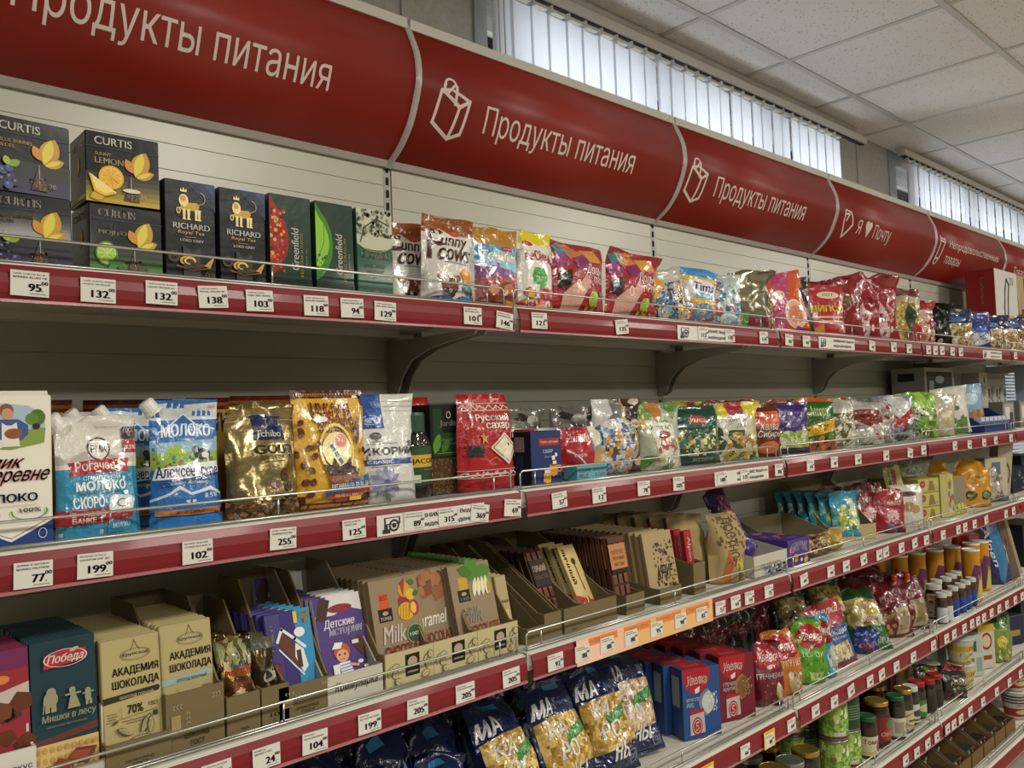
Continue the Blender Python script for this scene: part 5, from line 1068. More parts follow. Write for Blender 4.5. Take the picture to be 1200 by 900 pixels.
carton('appliance_box', 'box', 'small grey box with faint pictures beside the red picture box', 2, 3.17, .24, .14, .20, .10, '6f6c66', d, None, m='paper')
carton('appliance_box', 'box', 'cream box standing tall at the back with a few small marks', 2, 3.36, .22, .12, .27, .08, 'a8a498', D().speck(.2, .6, .8, .9, 6, .06, ['7a4c44', '5a5650'], 3), None, m='paper')
for i, x in enumerate((3.52, 3.64, 3.76)):
    o = obj('cable_pack', MB().box(-.045, .045, 0, .006, 0, .22, '8f8d88', b=.001).mesh('card', ('paper',))); tag(o, 'grey blister card with a coiled cable, hanging on the dark panel', 'cable pack', 'blister cards at the far end'); place(o, 2, x, .26, -10, .05)
    c = MB()
    for q in range(3): c.tube([(.026*math.cos(t)*(1-.15*q), -.006-.004*q, .10+.05*math.sin(t)) for t in np.linspace(0, 6.0, 12)], .003, 5, 'bdb9b0')
    obj('cable', c.mesh('cable', ('white',)), o)
for i, (x, z) in enumerate(((3.30, 0), (3.55, 0))):
    carton('gadget_box', 'box', ['small grey gadget box with a framed white picture, nearer one', 'small grey gadget box with a framed white picture, farther one'][i], 2, x, .10, .17, .125, .06, '6f6d69', D().r(.1, .15, .9, .92, '94918c').r(.2, .35, .6, .8, 'c0bdb8').r(.55, .2, .85, .6, '3f3d3b').r(.15, .02, .6, .1, '9a4a4c'), None, m='paper')
carton('phone_case_box', 'box', 'pale blue-white blister pack at the far end of the second shelf', 2, 4.05, .20, .20, .30, .05, '8a98ac', D().r(.3, .3, .7, .85, 'b0bccc'), None, m='paper')
# ================================================================ third shelf: chocolate bars in rows, leaning back
def bar_row(name, cat, label, behind, group, s, x, y, w, h, t, body, design, n, lean=8., dy=None, rz=0., m='paper', flat_top=True, back_every=1, pm='matte', dx=0., fan=.0, z=.002, edge=None, rx_step=0.):
    """a row of upright bars, the first in front with its printed face; the rest copies standing behind it"""
    mb = MB().box(-w/2, w/2, 0, t, 0, h, body, b=min(.0015, t*.3))
    if edge: mb.box(-w/2+.001, w/2-.001, t*.25, t*.75, h, h+.0012, edge)
    o = obj(name, mb.mesh('bar', (m,))); tag(o, label, cat); place(o, s, x, y, rz, z, -lean)
    if design: obj('front_print', print_mesh('front_print', design, flat_surf((-w/2, 0, 0), (w, 0, 0), (0, 0, h)), None, (pm,)), o)
    dy = dy or (t/math.cos(math.radians(lean))+.0016)
    for i in range(1, n):
        l = Vector(o.location)+Vector((dx*i+R.uniform(-1, 1)*.0012, dy*i, 0))
        copy_tree(o, l, (math.radians(-lean+rx_step*i), 0, math.radians(rz+R.uniform(-.8, .8))), behind, group)
    return o
# tray and bars cut by the left edge
d = D(); d.r(0, 0, 1, 1, '8a2430').r(0, .86, 1, 1, '6a1f4c').p([(0, .66), (1, .76), (1, .66), (0, .56)], 'b8a8a0').speck(.0, .05, 1, .64, 26, .16, ['4a2414', '6a3820', '5a2c18'], 3, .4).e(.6, .80, .12, .03, 'c87830').e(.2, .78, .12, .03, '3a6a9a').p([(.1, .0), (.2, .22), (.7, .20), (.8, .02)], 'c9a030').t('МИЛКИ', .1, .04, .7, .16, '3a2414', b=.03)
bar_row('chocolate_bar', 'chocolate', 'red and purple chocolate bar cut by the left edge of the photo', 'red and purple chocolate bar behind the one cut by the photo edge', 'red and purple bars at the left edge', 3, -.872, .040, .076, .178, .009, '7a2032', d, 9, lean=5)
tray('display_tray', 'tray', 'white display tray under the red and purple bars at the left edge', 3, -.875, .030, .086, .15, .060, .115, 'c9c5ba', m='paper', front=D().t('детям вкус', .3, .55, .95, .68, '4a4844').t('ЧИТАЙ', .2, .2, .8, .36, '5a5854'))
w, h = .078, .180; d = D(); a = w/h
d.r(0, .31, 1, 1, '12333c').r(0, .34, 1, .40, '12333c').p([(0, .27), (1, .32), (1, .37), (0, .31)], '5a3024').r(0, 0, 1, .28, 'c8a86a')
for i in range(9):
    for j in range(4): d.e(.06+.11*i, .03+.07*j, .035, .022, 'b08c50', 6)
d.p([(.18, .80), (.20, .90), (.5, .93), (.84, .91), (.84, .83), (.5, .815)], 'a3242c').ring(.52, .862, .34, .062, .06, 'c9c4b8', 26).t('Победа', .25, .825, .80, .893, 'e4dfd6', b=.04, sh=.25, res=3).leaf(.58, .90, .16, .03, 20, 'a8a898', a)
c = '8f8a6c'
d.e(.28, .635, .075, .035, c).e(.27, .59, .11, .055, c).r(.18, .50, .25, .58, c).r(.27, .50, .35, .56, c).line([(.17, .60), (.15, .50)], .015, c, a)
d.e(.60, .625, .05, .025, c).p([(.52, .50), (.58, .61), (.64, .61), (.72, .50)], c).line([(.5, .60), (.72, .60)], .03, c, a)
d.e(.84, .60, .045, .022, c).e(.84, .56, .05, .035, c).r(.80, .50, .84, .54, c).r(.86, .50, .90, .54, c).line([(.76, .585), (.92, .59)], .025, c, a)
d.t('Мишки в лесу', .13, .425, .95, .485, 'b0a888', b=.03, res=3, sh=.1).t('ШОКОЛАД МОЛОЧНЫЙ', .20, .395, .80, .41, '8a8468')
d.p([(.45, .14), (.62, .22), (.95, .20), (.80, .10)], '6a2c1c').p([(.20, .12), (.36, .18), (.58, .13), (.42, .05)], '7a3420').p([(.50, .16), (.62, .20), (.86, .185), (.76, .12)], '8a4028').e(.18, .06, .08, .025, 'c98c30').e(.30, .03, .07, .02, 'd0a050')
bar_row('chocolate_bar', 'chocolate', 'dark teal chocolate bar with three golden bear shapes, first in its row', 'dark teal chocolate bar in the row behind the bear one', 'dark teal bars', 3, -.793, .040, w, h, .0085, '12333c', d, 13, lean=5, dy=.0125)
tray('display_tray', 'tray', 'white torn display tray around the dark teal bars', 3, -.793, .029, .092, .17, .020, .085, 'b8b4a8', m='paper', cut=.9)
def academy(dark):
    w, h = .078, .165; d = D(); a = w/h
    d.ring(.58, .855, .26, .05, .07, '6a6038', 26).ring(.58, .855, .22, .04, .04, '6a6038', 26).t('Крупской', .36, .84, .80, .872, '4a4224', b=.03, arc=.1).line([(.5, .89), (.54, .93), (.57, .97), (.60, .93), (.66, .89)], .012, '6a6038', a)
    d.t('АКАДЕМИЯ', .18, .690, .96, .765, '2e2818', b=.04, res=2).t('ШОКОЛАДА', .17, .590, .96, .665, '2e2818', b=.04, res=2)
    bc, fc = ('2a211a', 'c9bc90') if dark else ('8fa8a4', '2a3434')
    d.p([(.0, .495), (.94, .525), (.97, .55), (.94, .57), (.0, .545)], bc).t('шоколад горький' if dark else 'шоколад молочный', .28, .507, .85, .545, fc, b=.03)
    d.r(.0, .32, 1, .322, '8a8050') if False else None
    if dark: d.t('70%', .40, .385, .66, .455, '2e2818', b=.04, res=3)
    d.t('ГОСТ', .76, .415, .92, .445, '3a3420', b=.03).r(.06, .41, .22, .415, '6a6038').r(.06, .39, .24, .395, '6a6038').r(.06, .37, .20, .375, '6a6038').line([(.04, .35), (.90, .385)], .008, '6a6038', a).line([(.29, .37), (.29, .45)], .006, '6a6038', a)
    d.r(.3, .335, .8, .34, '6a6038').r(.36, .315, .8, .32, '6a6038').r(.82, .33, .90, .37, '3a3420').leaf(.12, .33, .12, .02, 20, '4a4224', a)
    # engraved cocoa pod and leaves
    for k_, (u, v, l, ww, g) in enumerate(((.20, .10, .60, .11, 18), (.45, .22, .3, .06, 150), (.60, .22, .34, .07, 60), (.74, .20, .30, .06, 85))):
        d.leaf(u, v, l, ww, g, '4a4224', a).leaf(u+.01, v+.003, l-.03, ww-.016, g, 'a89b6c', a)
        for j in (-.5, 0, .5):
            g_ = math.radians(g); d.line([(u+.06*math.cos(g_)-j*ww*math.sin(g_), v+(.06*math.sin(g_)+j*ww*math.cos(g_))*a), (u+(l-.08)*math.cos(g_)-j*ww*.6*math.sin(g_), v+((l-.08)*math.sin(g_)+j*ww*.6*math.cos(g_))*a)], .006, '5a5230', a)
    return d
bar_row('chocolate_bar', 'chocolate', 'tan chocolate bar with a black 70% band, first in its row', 'tan chocolate bar in the row behind the 70% one', 'tan dark chocolate bars', 3, -.709, .036, .078, .165, .0078, 'a89b6c', academy(True), 16, lean=6, rz=-1, dy=.0125)
bar_row('chocolate_bar', 'chocolate', 'tan chocolate bar with a pale blue band, first in its row', 'tan chocolate bar in the row behind the pale blue band one', 'tan milk chocolate bars', 3, -.627, .048, .076, .168, .0078, 'a89b6c', academy(False), 14, lean=6, rz=-1, dy=.0125)
def krtray(label, x, y, w, d_, hf, hb, chev=True, txt=('ШОКОЛАД', 'ГОСТ'), **k):
    f = D()
    if chev:
        for i in range(3): f.line([(.14+.06*i, .80), (.11+.06*i, .76), (.14+.06*i, .72)], .012, 'a89a78', w/hf).line([(.80+.05*i, .86), (.83+.05*i, .82), (.80+.05*i, .78)], .012, 'a89a78', w/hf).line([(.34, .60-.08*i), (.37, .64-.08*i), (.40, .60-.08*i)], .012, 'a89a78', w/hf)
        f.r(.08, .34, .24, .62, '95835a')
    f.t(txt[0], .30, .17, .72, .28, '4f4022').t(txt[1], .40, .05, .64, .14, '4f4022')
    return tray('display_tray', 'tray', label, 3, x, y, w, d_, hf, hb, '6e6144', front=f, cut=k.pop('cut', .7), **k)
krtray('kraft display tray low round the 70% tan bars', -.708, .026, .086, .205, .035, .07, chev=False)
krtray('taller kraft display tray with chevron marks before the pale blue band bars', -.628, .030, .084, .215, .080, .19, cut=.45)
# small packets of sweets
d = D(); d.r(0, .72, 1, 1, '6a5a34').t('Мишки', .1, .68, .9, .80, '3f7a8c', b=.05).t('МИЛКИ', .1, .60, .9, .70, 'b84a2a', b=.05).e(.5, .42, .4, .16, '5a3018').e(.5, .36, .25, .10, 'c0a880').e(.38, .48, .1, .05, '7a4828').e(.62, .48, .1, .05, '7a4828').r(.1, .0, .9, .20, 'c99c20').e(.3, .14, .10, .05, '6a3a1c').speck(0, .75, 1, 1, 16, .12, ['b0a070', '3f3a20', '9aa078'], 4)
for i in range(7):
    o = bag('sweet_packet', 'packet', 'small brown and yellow sweet packet with a bear face, first in a tray' if i == 0 else 'small brown sweet packet behind the bear face one', 3, -.553+R.uniform(-.003, .003), .048+.021*i, .050, .125, .018, d if i < 2 else None, base='7a6638', rz=R.uniform(-8, 4), rx=-6, wr=1.6, z=.004, m='foil', keep=1)
    if i: o['group'] = 'small bear packets'
for i in range(6):
    o = bag('sweet_packet', 'packet', 'small dark sweet packet with a round mark, first in its narrow tray' if i == 0 else 'small dark sweet packet behind the one with a round mark', 3, -.510+R.uniform(-.002, .002), .050+.022*i, .042, .122, .018, D().e(.55, .52, .28, .09, 'a8a898').e(.55, .52, .2, .06, '3a4a4a').r(.1, .1, .9, .22, '4a6a2c').r(0, .85, 1, 1, '5a5a4c') if i < 2 else None, base='4a3c28', rz=R.uniform(4, 12), rx=-6, wr=1.6, z=.004, m='foil', keep=1)
    if i: o['group'] = 'small dark packets'
krtray('kraft display tray of bear face sweet packets', -.556, .030, .052, .19, .055, .175, chev=False, txt=('', 'Сладость'), cut=.40)
krtray('narrow kraft tray of small dark sweet packets', -.5045, .030, .045, .19, .055, .115, chev=False, txt=('10!', ''), cut=.5)
d = D(); a = .082/.168; d.r(.52, 0, 1, 1, '2f7fae').p([(.30, 0), (.62, 0), (.72, 1), (.34, 1)], '35286c').p([(.60, 0), (1, 0), (1, 1), (.66, 1)], '2f86b4')
d.p([(.24, .66), (.34, .80), (.80, .52), (.72, .34)], '5a3424').line([(.22, .70), (.34, .82), (.60, .70), (.80, .60)], .06, 'd8dadc', a).p([(.56, .52), (.60, .66), (.76, .58), (.82, .40), (.70, .34)], 'd4d6d8').r(.60, .40, .70, .58, '4a2a1c').e(.72, .76, .12, .05, 'd8dadc').line([(.24, .62), (.70, .32)], .03, 'd4d6d8', a)
d.t('Cruffers', .06, .62, .16, .88, 'd0ccd8', rot=90, b=.02).t('Круфер', .10, .30, .26, .50, 'b03044', rot=-90, b=.04).t('milk', .74, .84, .96, .97, 'd8b82c', b=.05, rot=90).r(.62, .86, .70, .98, 'd8b82c').e(.70, .08, .14, .05, 'c9a83a').e(.30, .08, .12, .04, 'b03044')
bar_row('chocolate_bar', 'chocolate', 'purple and light blue chocolate bar with a dark wafer picture, leaning in its tray', 'purple and light blue bar behind the leaning one', 'purple and light blue bars', 3, -.452, .052, .080, .152, .012, '33286a', d, 6, lean=14, rz=0, dy=.017, dx=-.004)
krtray('kraft tray with chevrons before the purple and light blue bars', -.452, .030, .094, .20, .048, .20, cut=.35)
d = D(); a = .090/.165
d.p([(0, 0), (1, 0), (1, 1), (0, 1)], '4a3578').p([(.0, .80), (.30, 1), (1, 1), (1, .80), (.7, .86), (.4, .80)], 'cfccc8').p([(.0, .78), (.16, 1), (.36, .96), (.2, .74)], '3f241c').e(.54, .86, .26, .045, '8a2232').t('Коммунарка', .34, .845, .74, .878, 'c9a090').t('Детские', .16, .66, .80, .76, 'dcd8e0', b=.05, res=3, sh=.15).t('истории', .24, .57, .92, .66, 'dcd8e0', b=.05, res=3, sh=.15).t('с молочной начинкой', .16, .525, .80, .55, 'c9c0d4', sh=.1)
d.p([(.62, .50), (.84, .56), (1, .42), (1, .24), (.8, .36)], '4a2a20').r(.66, .47, .80, .51, 'd0ccc8')
d.e(.42, .42, .17, .085, 'b0501c').e(.42, .375, .13, .065, 'd09a78').e(.36, .39, .02, .012, '2a1a14').e(.47, .39, .02, .012, '2a1a14').line([(.38, .345), (.46, .345)], .012, '8a3a2c', a).p([(.22, .46), (.30, .52), (.46, .51), (.40, .45)], 'd8dce0')
d.p([(.32, .31), (.54, .31), (.60, .18), (.34, .16)], 'd4d8e0')
for i in range(4): d.line([(.34, .28-.03*i), (.57, .285-.03*i)], .014, '34508c', a)
d.p([(.34, .17), (.60, .18), (.62, .08), (.52, .09), (.48, .13), (.46, .07), (.36, .07)], '3f6a30').e(.40, .055, .05, .018, '5a3a20').e(.58, .06, .05, .018, '5a3a20').p([(.18, .30), (.18, .18), (.30, .18), (.32, .30)], 'd8d8d8').line([(.56, .27), (.70, .25)], .05, 'd09a78', a).e(.76, .28, .06, .02, 'd8dadc').e(.86, .22, .05, .018, 'd8dadc')
d.p([(0, 0), (1, 0), (1, .10), (.7, .05), (.3, .045), (0, .07)], 'd8dadc').p([(.72, .10), (.98, .13), (.95, .06), (.78, .05)], 'b8442a').p([(.80, .11), (.88, .17), (.92, .115)], 'c8502c')
bar_row('chocolate_bar', 'chocolate', 'purple chocolate bar with a red-haired boy drinking milk, leaning in the front', 'purple and white bar in the row behind the boy one', 'purple boy bars', 3, -.350, .058, .092, .160, .011, 'c9c6c4', d, 5, lean=17, rz=0, dy=.016)
o = bar_row('chocolate_bar', 'chocolate', 'purple chocolate bar standing higher at the back of the same white tray', 'purple bar last in the white tray', 'purple boy bars at the back', 3, -.395, .190, .092, .175, .011, 'c9c6c4', d, 3, lean=10, rz=0, dy=.016, z=.012)
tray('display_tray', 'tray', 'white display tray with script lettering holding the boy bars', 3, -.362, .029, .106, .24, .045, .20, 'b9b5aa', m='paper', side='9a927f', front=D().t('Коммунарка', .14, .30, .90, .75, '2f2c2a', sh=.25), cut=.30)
# the wide row of kraft bars with fruit pictures
def tomer(kind):
    w, h = .104, .168; d = D(); a = w/h
    d.r(0, 0, 1, 1, '8a785e')
    if kind == 0:
        d.r(.16, .70, .36, .86, 'c0502c').t('BEST', .18, .79, .34, .84, '7a2c18').r(.12, .575, .40, .705, '181614').e(.26, .66, .06, .02, 'a8907a').t('TOMER', .15, .59, .37, .625, 'c8c0b4', b=.04)
        d.e(.66, .74, .12, .07, '8f2434').e(.70, .86, .13, .08, 'c09024').e(.82, .80, .10, .06, 'd0a838').p([(.62, .93), (.74, .98), (.66, .78)], '9a2c38').e(.68, .64, .17, .09, 'd0a024').e(.86, .66, .10, .08, 'a02c3c').e(.84, .66, .06, .06, 'd8b048').leaf(.78, .94, .16, .05, -20, '3f6a24', a).leaf(.86, .78, .14, .05, 30, '3a6424', a)
        for i in range(4): d.line([(.54+.06*i, .57), (.58+.06*i, .72)], .01, '9a7414', a)
        d.e(.80, .40, .18, .10, '2a4a28').ring(.80, .40, .18, .10, .10, '8a9a70').t('100%', .68, .385, .92, .42, 'c0cca8', b=.04)
    if kind == 1:
        d.speck(.30, .68, .90, .96, 12, .12, ['6a3820', '8a5434', 'a06c48'], 6, a).p([(.35, .82), (.55, .86), (.62, .74), (.42, .70)], '7a4428').p([(.55, .78), (.82, .82), (.86, .68), (.62, .64)], '8f5c3c').p([(.35, .96), (.55, .98), (.58, .88), (.36, .86)], '9a6848').leaf(.05, .65, .12, .03, 80, '4f5f3c', a)
    if kind == 2:
        d.r(.20, .72, .40, .86, 'c09428').r(.14, .595, .42, .725, '181614').e(.28, .68, .06, .02, 'a8907a').t('TOMER', .17, .61, .39, .645, 'c8c0b4', b=.04)
        for u, v, l, ww, g in ((.45, .80, .45, .13, 60), (.60, .82, .42, .12, 110), (.62, .84, .40, .14, 20), (.70, .82, .34, .12, -30), (.55, .88, .35, .10, 160)): d.leaf(u, v, l, ww, g, R.choice(['4a7a28', '5f8f38', '3f6c24']), a)
        for u in (.58, .66, .74, .82): d.leaf(u+.02, .84, .36, .055, 262+(u-.7)*60, 'cfc8a0', a).leaf(u+.02, .82, .32, .025, 262+(u-.7)*60, 'e0dab8', a)
        d.leaf(.90, .80, .30, .05, 265, 'b08a3c', a)
    tx = 'Milk' if kind != 1 else 'Caramel'
    d.t(tx, *( (.16, .36, .62, .53) if kind != 1 else (.02, .40, .80, .55)), 'dcd4c8', b=.02, sh=.2, res=3).t('CHOCOLATE', .14, .22, .96, .33, ('a83828', '7a2c20', 'b87a28')[kind], b=.04, sh=.0, res=3)
    return d
for kind, (x, y, zz, lean, rz, n, lab) in enumerate(((-.243, .052, .008, 12, 0, 13, 'kraft bar with mango pictures'), (-.150, .074, .006, 12, 0, 12, 'kraft bar with caramel cube pictures'), (-.062, .050, .018, 14, 0, 12, 'kraft bar with a white melon and green leaves'))):
    bar_row('chocolate_bar', 'chocolate', lab+', first in its row', lab.split(' with')[0]+' in the row behind the '+('mango', 'caramel cube', 'melon')[kind]+' one', 'kraft bars behind the '+('mango', 'caramel cube', 'melon')[kind]+' one', 3, x, y, (.104, .098, .104)[kind], .172, .0115, '7a6a52', tomer(kind), n, lean=lean, rz=rz, dy=.0155, dx=-.001, m='kraft', edge='6a563c')
for i in range(3):
    f = D().r(0, 0, 1, 1, 'b5aa80').r(.40, .20, .70, .86, '15130f').e(.55, .62, .10, .16, 'a8907a').r(.44, .30, .66, .36, '8f877a')
    for u, v, l, g in ((.05, .3, .22, 60), (.12, .5, .18, 20), (.2, .2, .18, 100), (.78, .5, .2, 40), (.85, .3, .18, 80), (.72, .1, .2, 20), (.30, .06, .16, 150), (.95, .6, .15, 120)):
        f.leaf(u, v, l, .07, g, '6a6240', .101/.056).leaf(u+.005, v+.01, l-.02, .052, g, 'b5aa80', .101/.056).line([(u, v), (u+l*.8*math.cos(math.radians(g)), v+l*.8*math.sin(math.radians(g))*1.8)], .006, '6a6240', 1.8)
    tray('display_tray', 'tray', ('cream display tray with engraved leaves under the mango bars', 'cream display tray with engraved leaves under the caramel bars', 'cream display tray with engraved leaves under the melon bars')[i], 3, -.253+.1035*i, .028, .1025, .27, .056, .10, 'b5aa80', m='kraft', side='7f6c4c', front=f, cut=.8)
bar_row('wafer_bar', 'chocolate', 'slim pale wafer bar squeezed beside the melon kraft bars', 'slim pale wafer bar in the row behind the first', 'slim pale wafer bars', 3, .018, .060, .030, .135, .012, 'a39568', D().r(.2, .2, .8, .5, 'b8ac84').r(.1, .6, .9, .64, '6a5c34'), 6, lean=12)
# deep brown trays of small bars
def choc(txt, c='3a2015', c2='54301f', lab_='7a5a3c'):
    d = D().r(0, 0, 1, 1, c)
    for i in range(3):
        for j in range(6): d.r(.08+.30*i, .04+.16*j, .30+.30*i, .17+.16*j, c2).r(.10+.30*i, .14+.16*j, .28+.30*i, .16+.16*j, '7a4c34')
    d.r(.04, .50, .96, .86, '241410').t(txt, .14, .70, .86, .80, 'b89a84', b=.03).t('ПОРИСТЫЙ', .14, .60, .86, .66, '8a6c58')
    return d
for k, (x, n, lab) in enumerate(((.062, 8, 'leftmost'), (.112, 7, 'second'))):
    krtray('deep brown cardboard tray, %s of the open trays after the wire gap' % lab, x+.003, .038, .050, .30, .050 if k else .030, .17, chev=False, txt=('', ''), cut=.25)
    for q in range(5):
        o = bar_row('chocolate_bar', 'chocolate', 'small dark bar in the %s deep tray' % lab, 'small dark bar in the %s deep tray' % lab, 'small dark bars in the %s deep tray' % lab, 3, x+.003, .11+.042*q, .040, .10+.012*q, .009, '3a2015', D().r(0, 0, 1, 1, '3a2015').r(.05, .1, .95, .5, '7f6c48').r(.1, .6, .9, .9, '54301f'), 1, lean=38, z=.004)
        o['group'] = 'small dark bars in the %s deep tray' % lab
bar_row('chocolate_bar', 'chocolate', 'dark squared chocolate bar with black label, leaning in a brown tray', 'dark squared chocolate bar behind the black label one', 'dark squared bars', 3, .178, .090, .052, .165, .010, '3a2015', choc('ГОРЬКИЙ', c2='5f3726'), 9, lean=24, dy=.022, z=.006)
krtray('deep brown tray with a round mark, holding the dark squared bars', .176, .036, .060, .31, .050, .17, chev=False, txt=('', '10!'), cut=.25)
d = D().r(0, 0, 1, 1, 'c9b478').p([(0, 0), (1, 0), (1, .18), (0, .30)], 'a3282c').speck(.1, .02, .9, .2, 10, .08, ['d8d0c0', 'b8443c'], 3).t('ЯИЧНЫЙ', .14, .45, .36, .95, '5a2418', rot=-90, b=.05).e(.62, .76, .12, .05, '5a2c20').line([(.62, .72), (.64, .35)], .05, '5a2c20', .35)
bar_row('biscuit_pack', 'packet', 'cream packet with a spoon picture and red foot, leaning in a brown tray', 'cream packet behind the spoon one', 'cream spoon packets', 3, .290, .085, .052, .165, .014, 'c9b478', d, 3, lean=28, dy=.03, z=.006)
krtray('deep brown tray holding the cream spoon packets', .262, .038, .110, .31, .050, .17, chev=False, txt=('', ''), cut=.25)
d = choc('С ОРЕХОМ', c2='6a3f2a'); d.r(.0, .56, 1, .90, 'b0784a').t('МОЛОЧНО', .14, .76, .86, .82, '6a3c20', b=.02).t('ОРЕХОВЫЙ', .14, .68, .86, .74, '6a3c20', b=.02).t('ЧИСТЫЙ', .2, .60, .8, .66, '6a3c20', b=.02).r(0, .92, 1, 1, '54301f')
bar_row('chocolate_bar', 'chocolate', 'squared brown bar with an orange label, first of its row', 'squared brown bar behind the orange label one', 'orange label bars', 3, .386, .070, .058, .165, .012, '5a3422', d, 13, lean=10, dy=.0185)
krtray('kraft tray of the orange label bars', .386, .040, .066, .29, .042, .07, chev=False, txt=('', ''), cut=.5)
d = D().r(0, 0, 1, 1, 'a08c66').speck(.3, .1, .95, .85, 90, .04, ['4a3c24', '3a2e1a', '6a5836'], 5, .6).t('КРУГ', .35, .3, .85, .5, '3a2e1a', b=.04, sh=.3)
bar_row('chocolate_bar', 'chocolate', 'kraft bar with dense dark drawing, fanned first in its row', 'kraft bar fanned behind the dark drawing one', 'fanned kraft bars', 3, .530, .060, .100, .160, .010, 'a08c66', d, 13, lean=-6+16, rz=-6, dy=.019, m='kraft')
krtray('kraft tray under the fanned kraft bars', .520, .040, .085, .29, .035, .05, chev=False, txt=('', ''), cut=.5)
bar_row('cereal_bar', 'packet', 'small red bar standing upright in a brown tray', 'small red bar behind the front one', 'small red bars', 3, .640, .055, .030, .150, .014, '9a1c24', D().r(0, .0, 1, .4, '8a7c6a').t('Alpen', .2, .5, .7, .9, 'd8ccc4', rot=-90, b=.04), 5, lean=6, dy=.03)
krtray('narrow brown tray around the small red bars', .640, .040, .050, .19, .075, .10, chev=False, txt=('', ''), cut=.3)
# kraft paper biscuit bags
d = D(); d.t('ПОСТНОЕ', .30, .28, .66, .92, '4a3420', rot=-90, b=.04, res=3).speck(.1, .5, .9, .95, 60, .03, ['6a5232', '5a4428'], 5).p([(.16, .02), (.30, .50), (.42, .30), (.36, .02)], 'a85a2c').e(.66, .25, .18, .12, 'b0a03c').speck(.45, .05, .9, .4, 30, .04, ['8a7448', '6a5430'], 3)
bag('biscuit_bag', 'bag', 'kraft paper biscuit bag with vertical lettering, foremost of its row', 3, .775, .055, .115, .178, .07, d, style='sack', base='9c885e', m='kraft', pm='matte', rz=-12, wr=1.6)
for i in range(5):
    o = bag('biscuit_bag', 'bag', 'kraft paper biscuit bag in the shadowed row behind the lettered one', 3, .735-.012*i, .145+.045*i, .125, .178, .06, None, style='sack', base='9c885e', m='kraft', rz=-10+R.uniform(-5, 5), wr=1.6); o['group'] = 'kraft biscuit bags behind'
# purple buns and box
d = D().p([(.2, .5), (.5, .95), (.9, .8), (.8, .3), (.4, .2)], '7a3a5c').e(.55, .34, .2, .1, '2a1a1c').t('MINI', .2, .05, .8, .18, 'c0b8cc', b=.04)
bag('roll_pack', 'packet', 'purple and maroon roll packet lying on top of the white tray', 3, .935, .11, .075, .165, .055, d, style='pillow', base='3a2a5c', rz=-20, ry=-22, rx=-12, z=.075, wr=1.6)
bag('roll_pack', 'packet', 'purple roll packet with a black and white cow head mark', 3, .975, .10, .075, .150, .05, D().e(.4, .72, .28, .13, 'b8b4b8').e(.45, .70, .12, .07, '1c1a1c').e(.7, .4, .1, .05, 'b09a3c').e(.4, .3, .08, .04, 'b09a3c'), style='pillow', base='42307c', rz=-16, ry=-38, rx=-10, z=.035, wr=1.6)
bag('roll_pack', 'packet', 'plain purple roll packet lowest on the white tray', 3, 1.02, .12, .07, .13, .045, None, style='pillow', base='3f2e78', rz=-16, ry=-50, rx=-10, z=.03, wr=1.6)
d = D().speck(.3, .0, .98, .35, 60, .05, ['5a5a8c', '3f3f6c', '8a8aa8'], 3).t('ПЕЧЕНЬЕ', .2, .4, .7, .55, '9a9890')
tray('display_tray', 'tray', 'white display tray with blue splash print before the purple rolls', 3, .965, .030, .175, .17, .055, .075, 'b5b3a4', m='paper', front=d, cut=.3)
d = D().r(0, 0, 1, 1, '46307a').t('АМУРЧИК', .12, .46, .90, .80, 'c9c4cc', b=.05, arc=.3, res=3).e(.36, .30, .09, .16, 'c9902c').e(.12, .62, .04, .1, 'c97a34').e(.82, .2, .07, .14, 'c9902c').e(.6, .2, .05, .08, 'b8b4bc').r(.72, .05, .86, .22, 'b8a02c')
carton('biscuit_box', 'box', 'purple box with bent white lettering and orange marks', 3, 1.115, .028, .125, .075, .17, '46307a', d, None, D().speck(.1, .1, .9, .9, 14, .08, ['a86a34', '6a4a9a', 'b08a50'], 3), m='paper')
for i, x in enumerate((1.225, 1.28, 1.36)):
    bag('sweet_packet', 'packet', ['brown crumpled packet beside the purple box', 'tan crumpled packet low behind the wire', 'clear packet of yellow biscuits low behind the wire'][i], 3, x, .05, .085, .065, .05, D().speck(.1, .2, .9, .8, 12, .1, ['5a3a20', 'a08a60', 'c0a450'], i), style='pillow', base=('5a3418', '8a7448', 'a88f3c')[i], rz=-20, wr=2)
o = tray('display_tray', 'tray', 'open grey-brown tray lying low at the back of the third bay', 3, 1.36, .13, .26, .20, .045, .09, '8f8468', m='kraft', cut=.2, rz=-10)
tray('display_tray', 'tray', 'tall sloping kraft tray holding the light blue pouches', 3, 1.62, .10, .19, .25, .05, .185, 'a3946c', m='kraft', cut=.15, rz=-24)
d = D().speck(.2, .2, .8, .75, 16, .12, ['a8b43c', 'c9c44c', '6a8a3c', 'b8c0a0'], 4).leaf(.2, .3, .5, .1, 40, '8f9a34').e(.5, .2, .2, .08, '2a6a4c')
for i in range(6):
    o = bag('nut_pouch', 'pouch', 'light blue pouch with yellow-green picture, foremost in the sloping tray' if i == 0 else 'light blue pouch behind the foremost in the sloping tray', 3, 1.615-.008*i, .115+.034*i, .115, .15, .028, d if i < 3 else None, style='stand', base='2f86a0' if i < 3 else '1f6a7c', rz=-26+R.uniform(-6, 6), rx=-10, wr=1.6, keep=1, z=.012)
    if i: o['group'] = 'light blue pouches in the sloping tray'
d = D().e(.5, .36, .30, .20, 'a8404c').e(.52, .38, .22, .14, 'c0a0a0').t('КИШМИШ', .3, .62, .8, .72, 'b8a08a', b=.03).speck(.2, .05, .8, .25, 10, .07, ['3a6a84', '7a1c28'], 3)
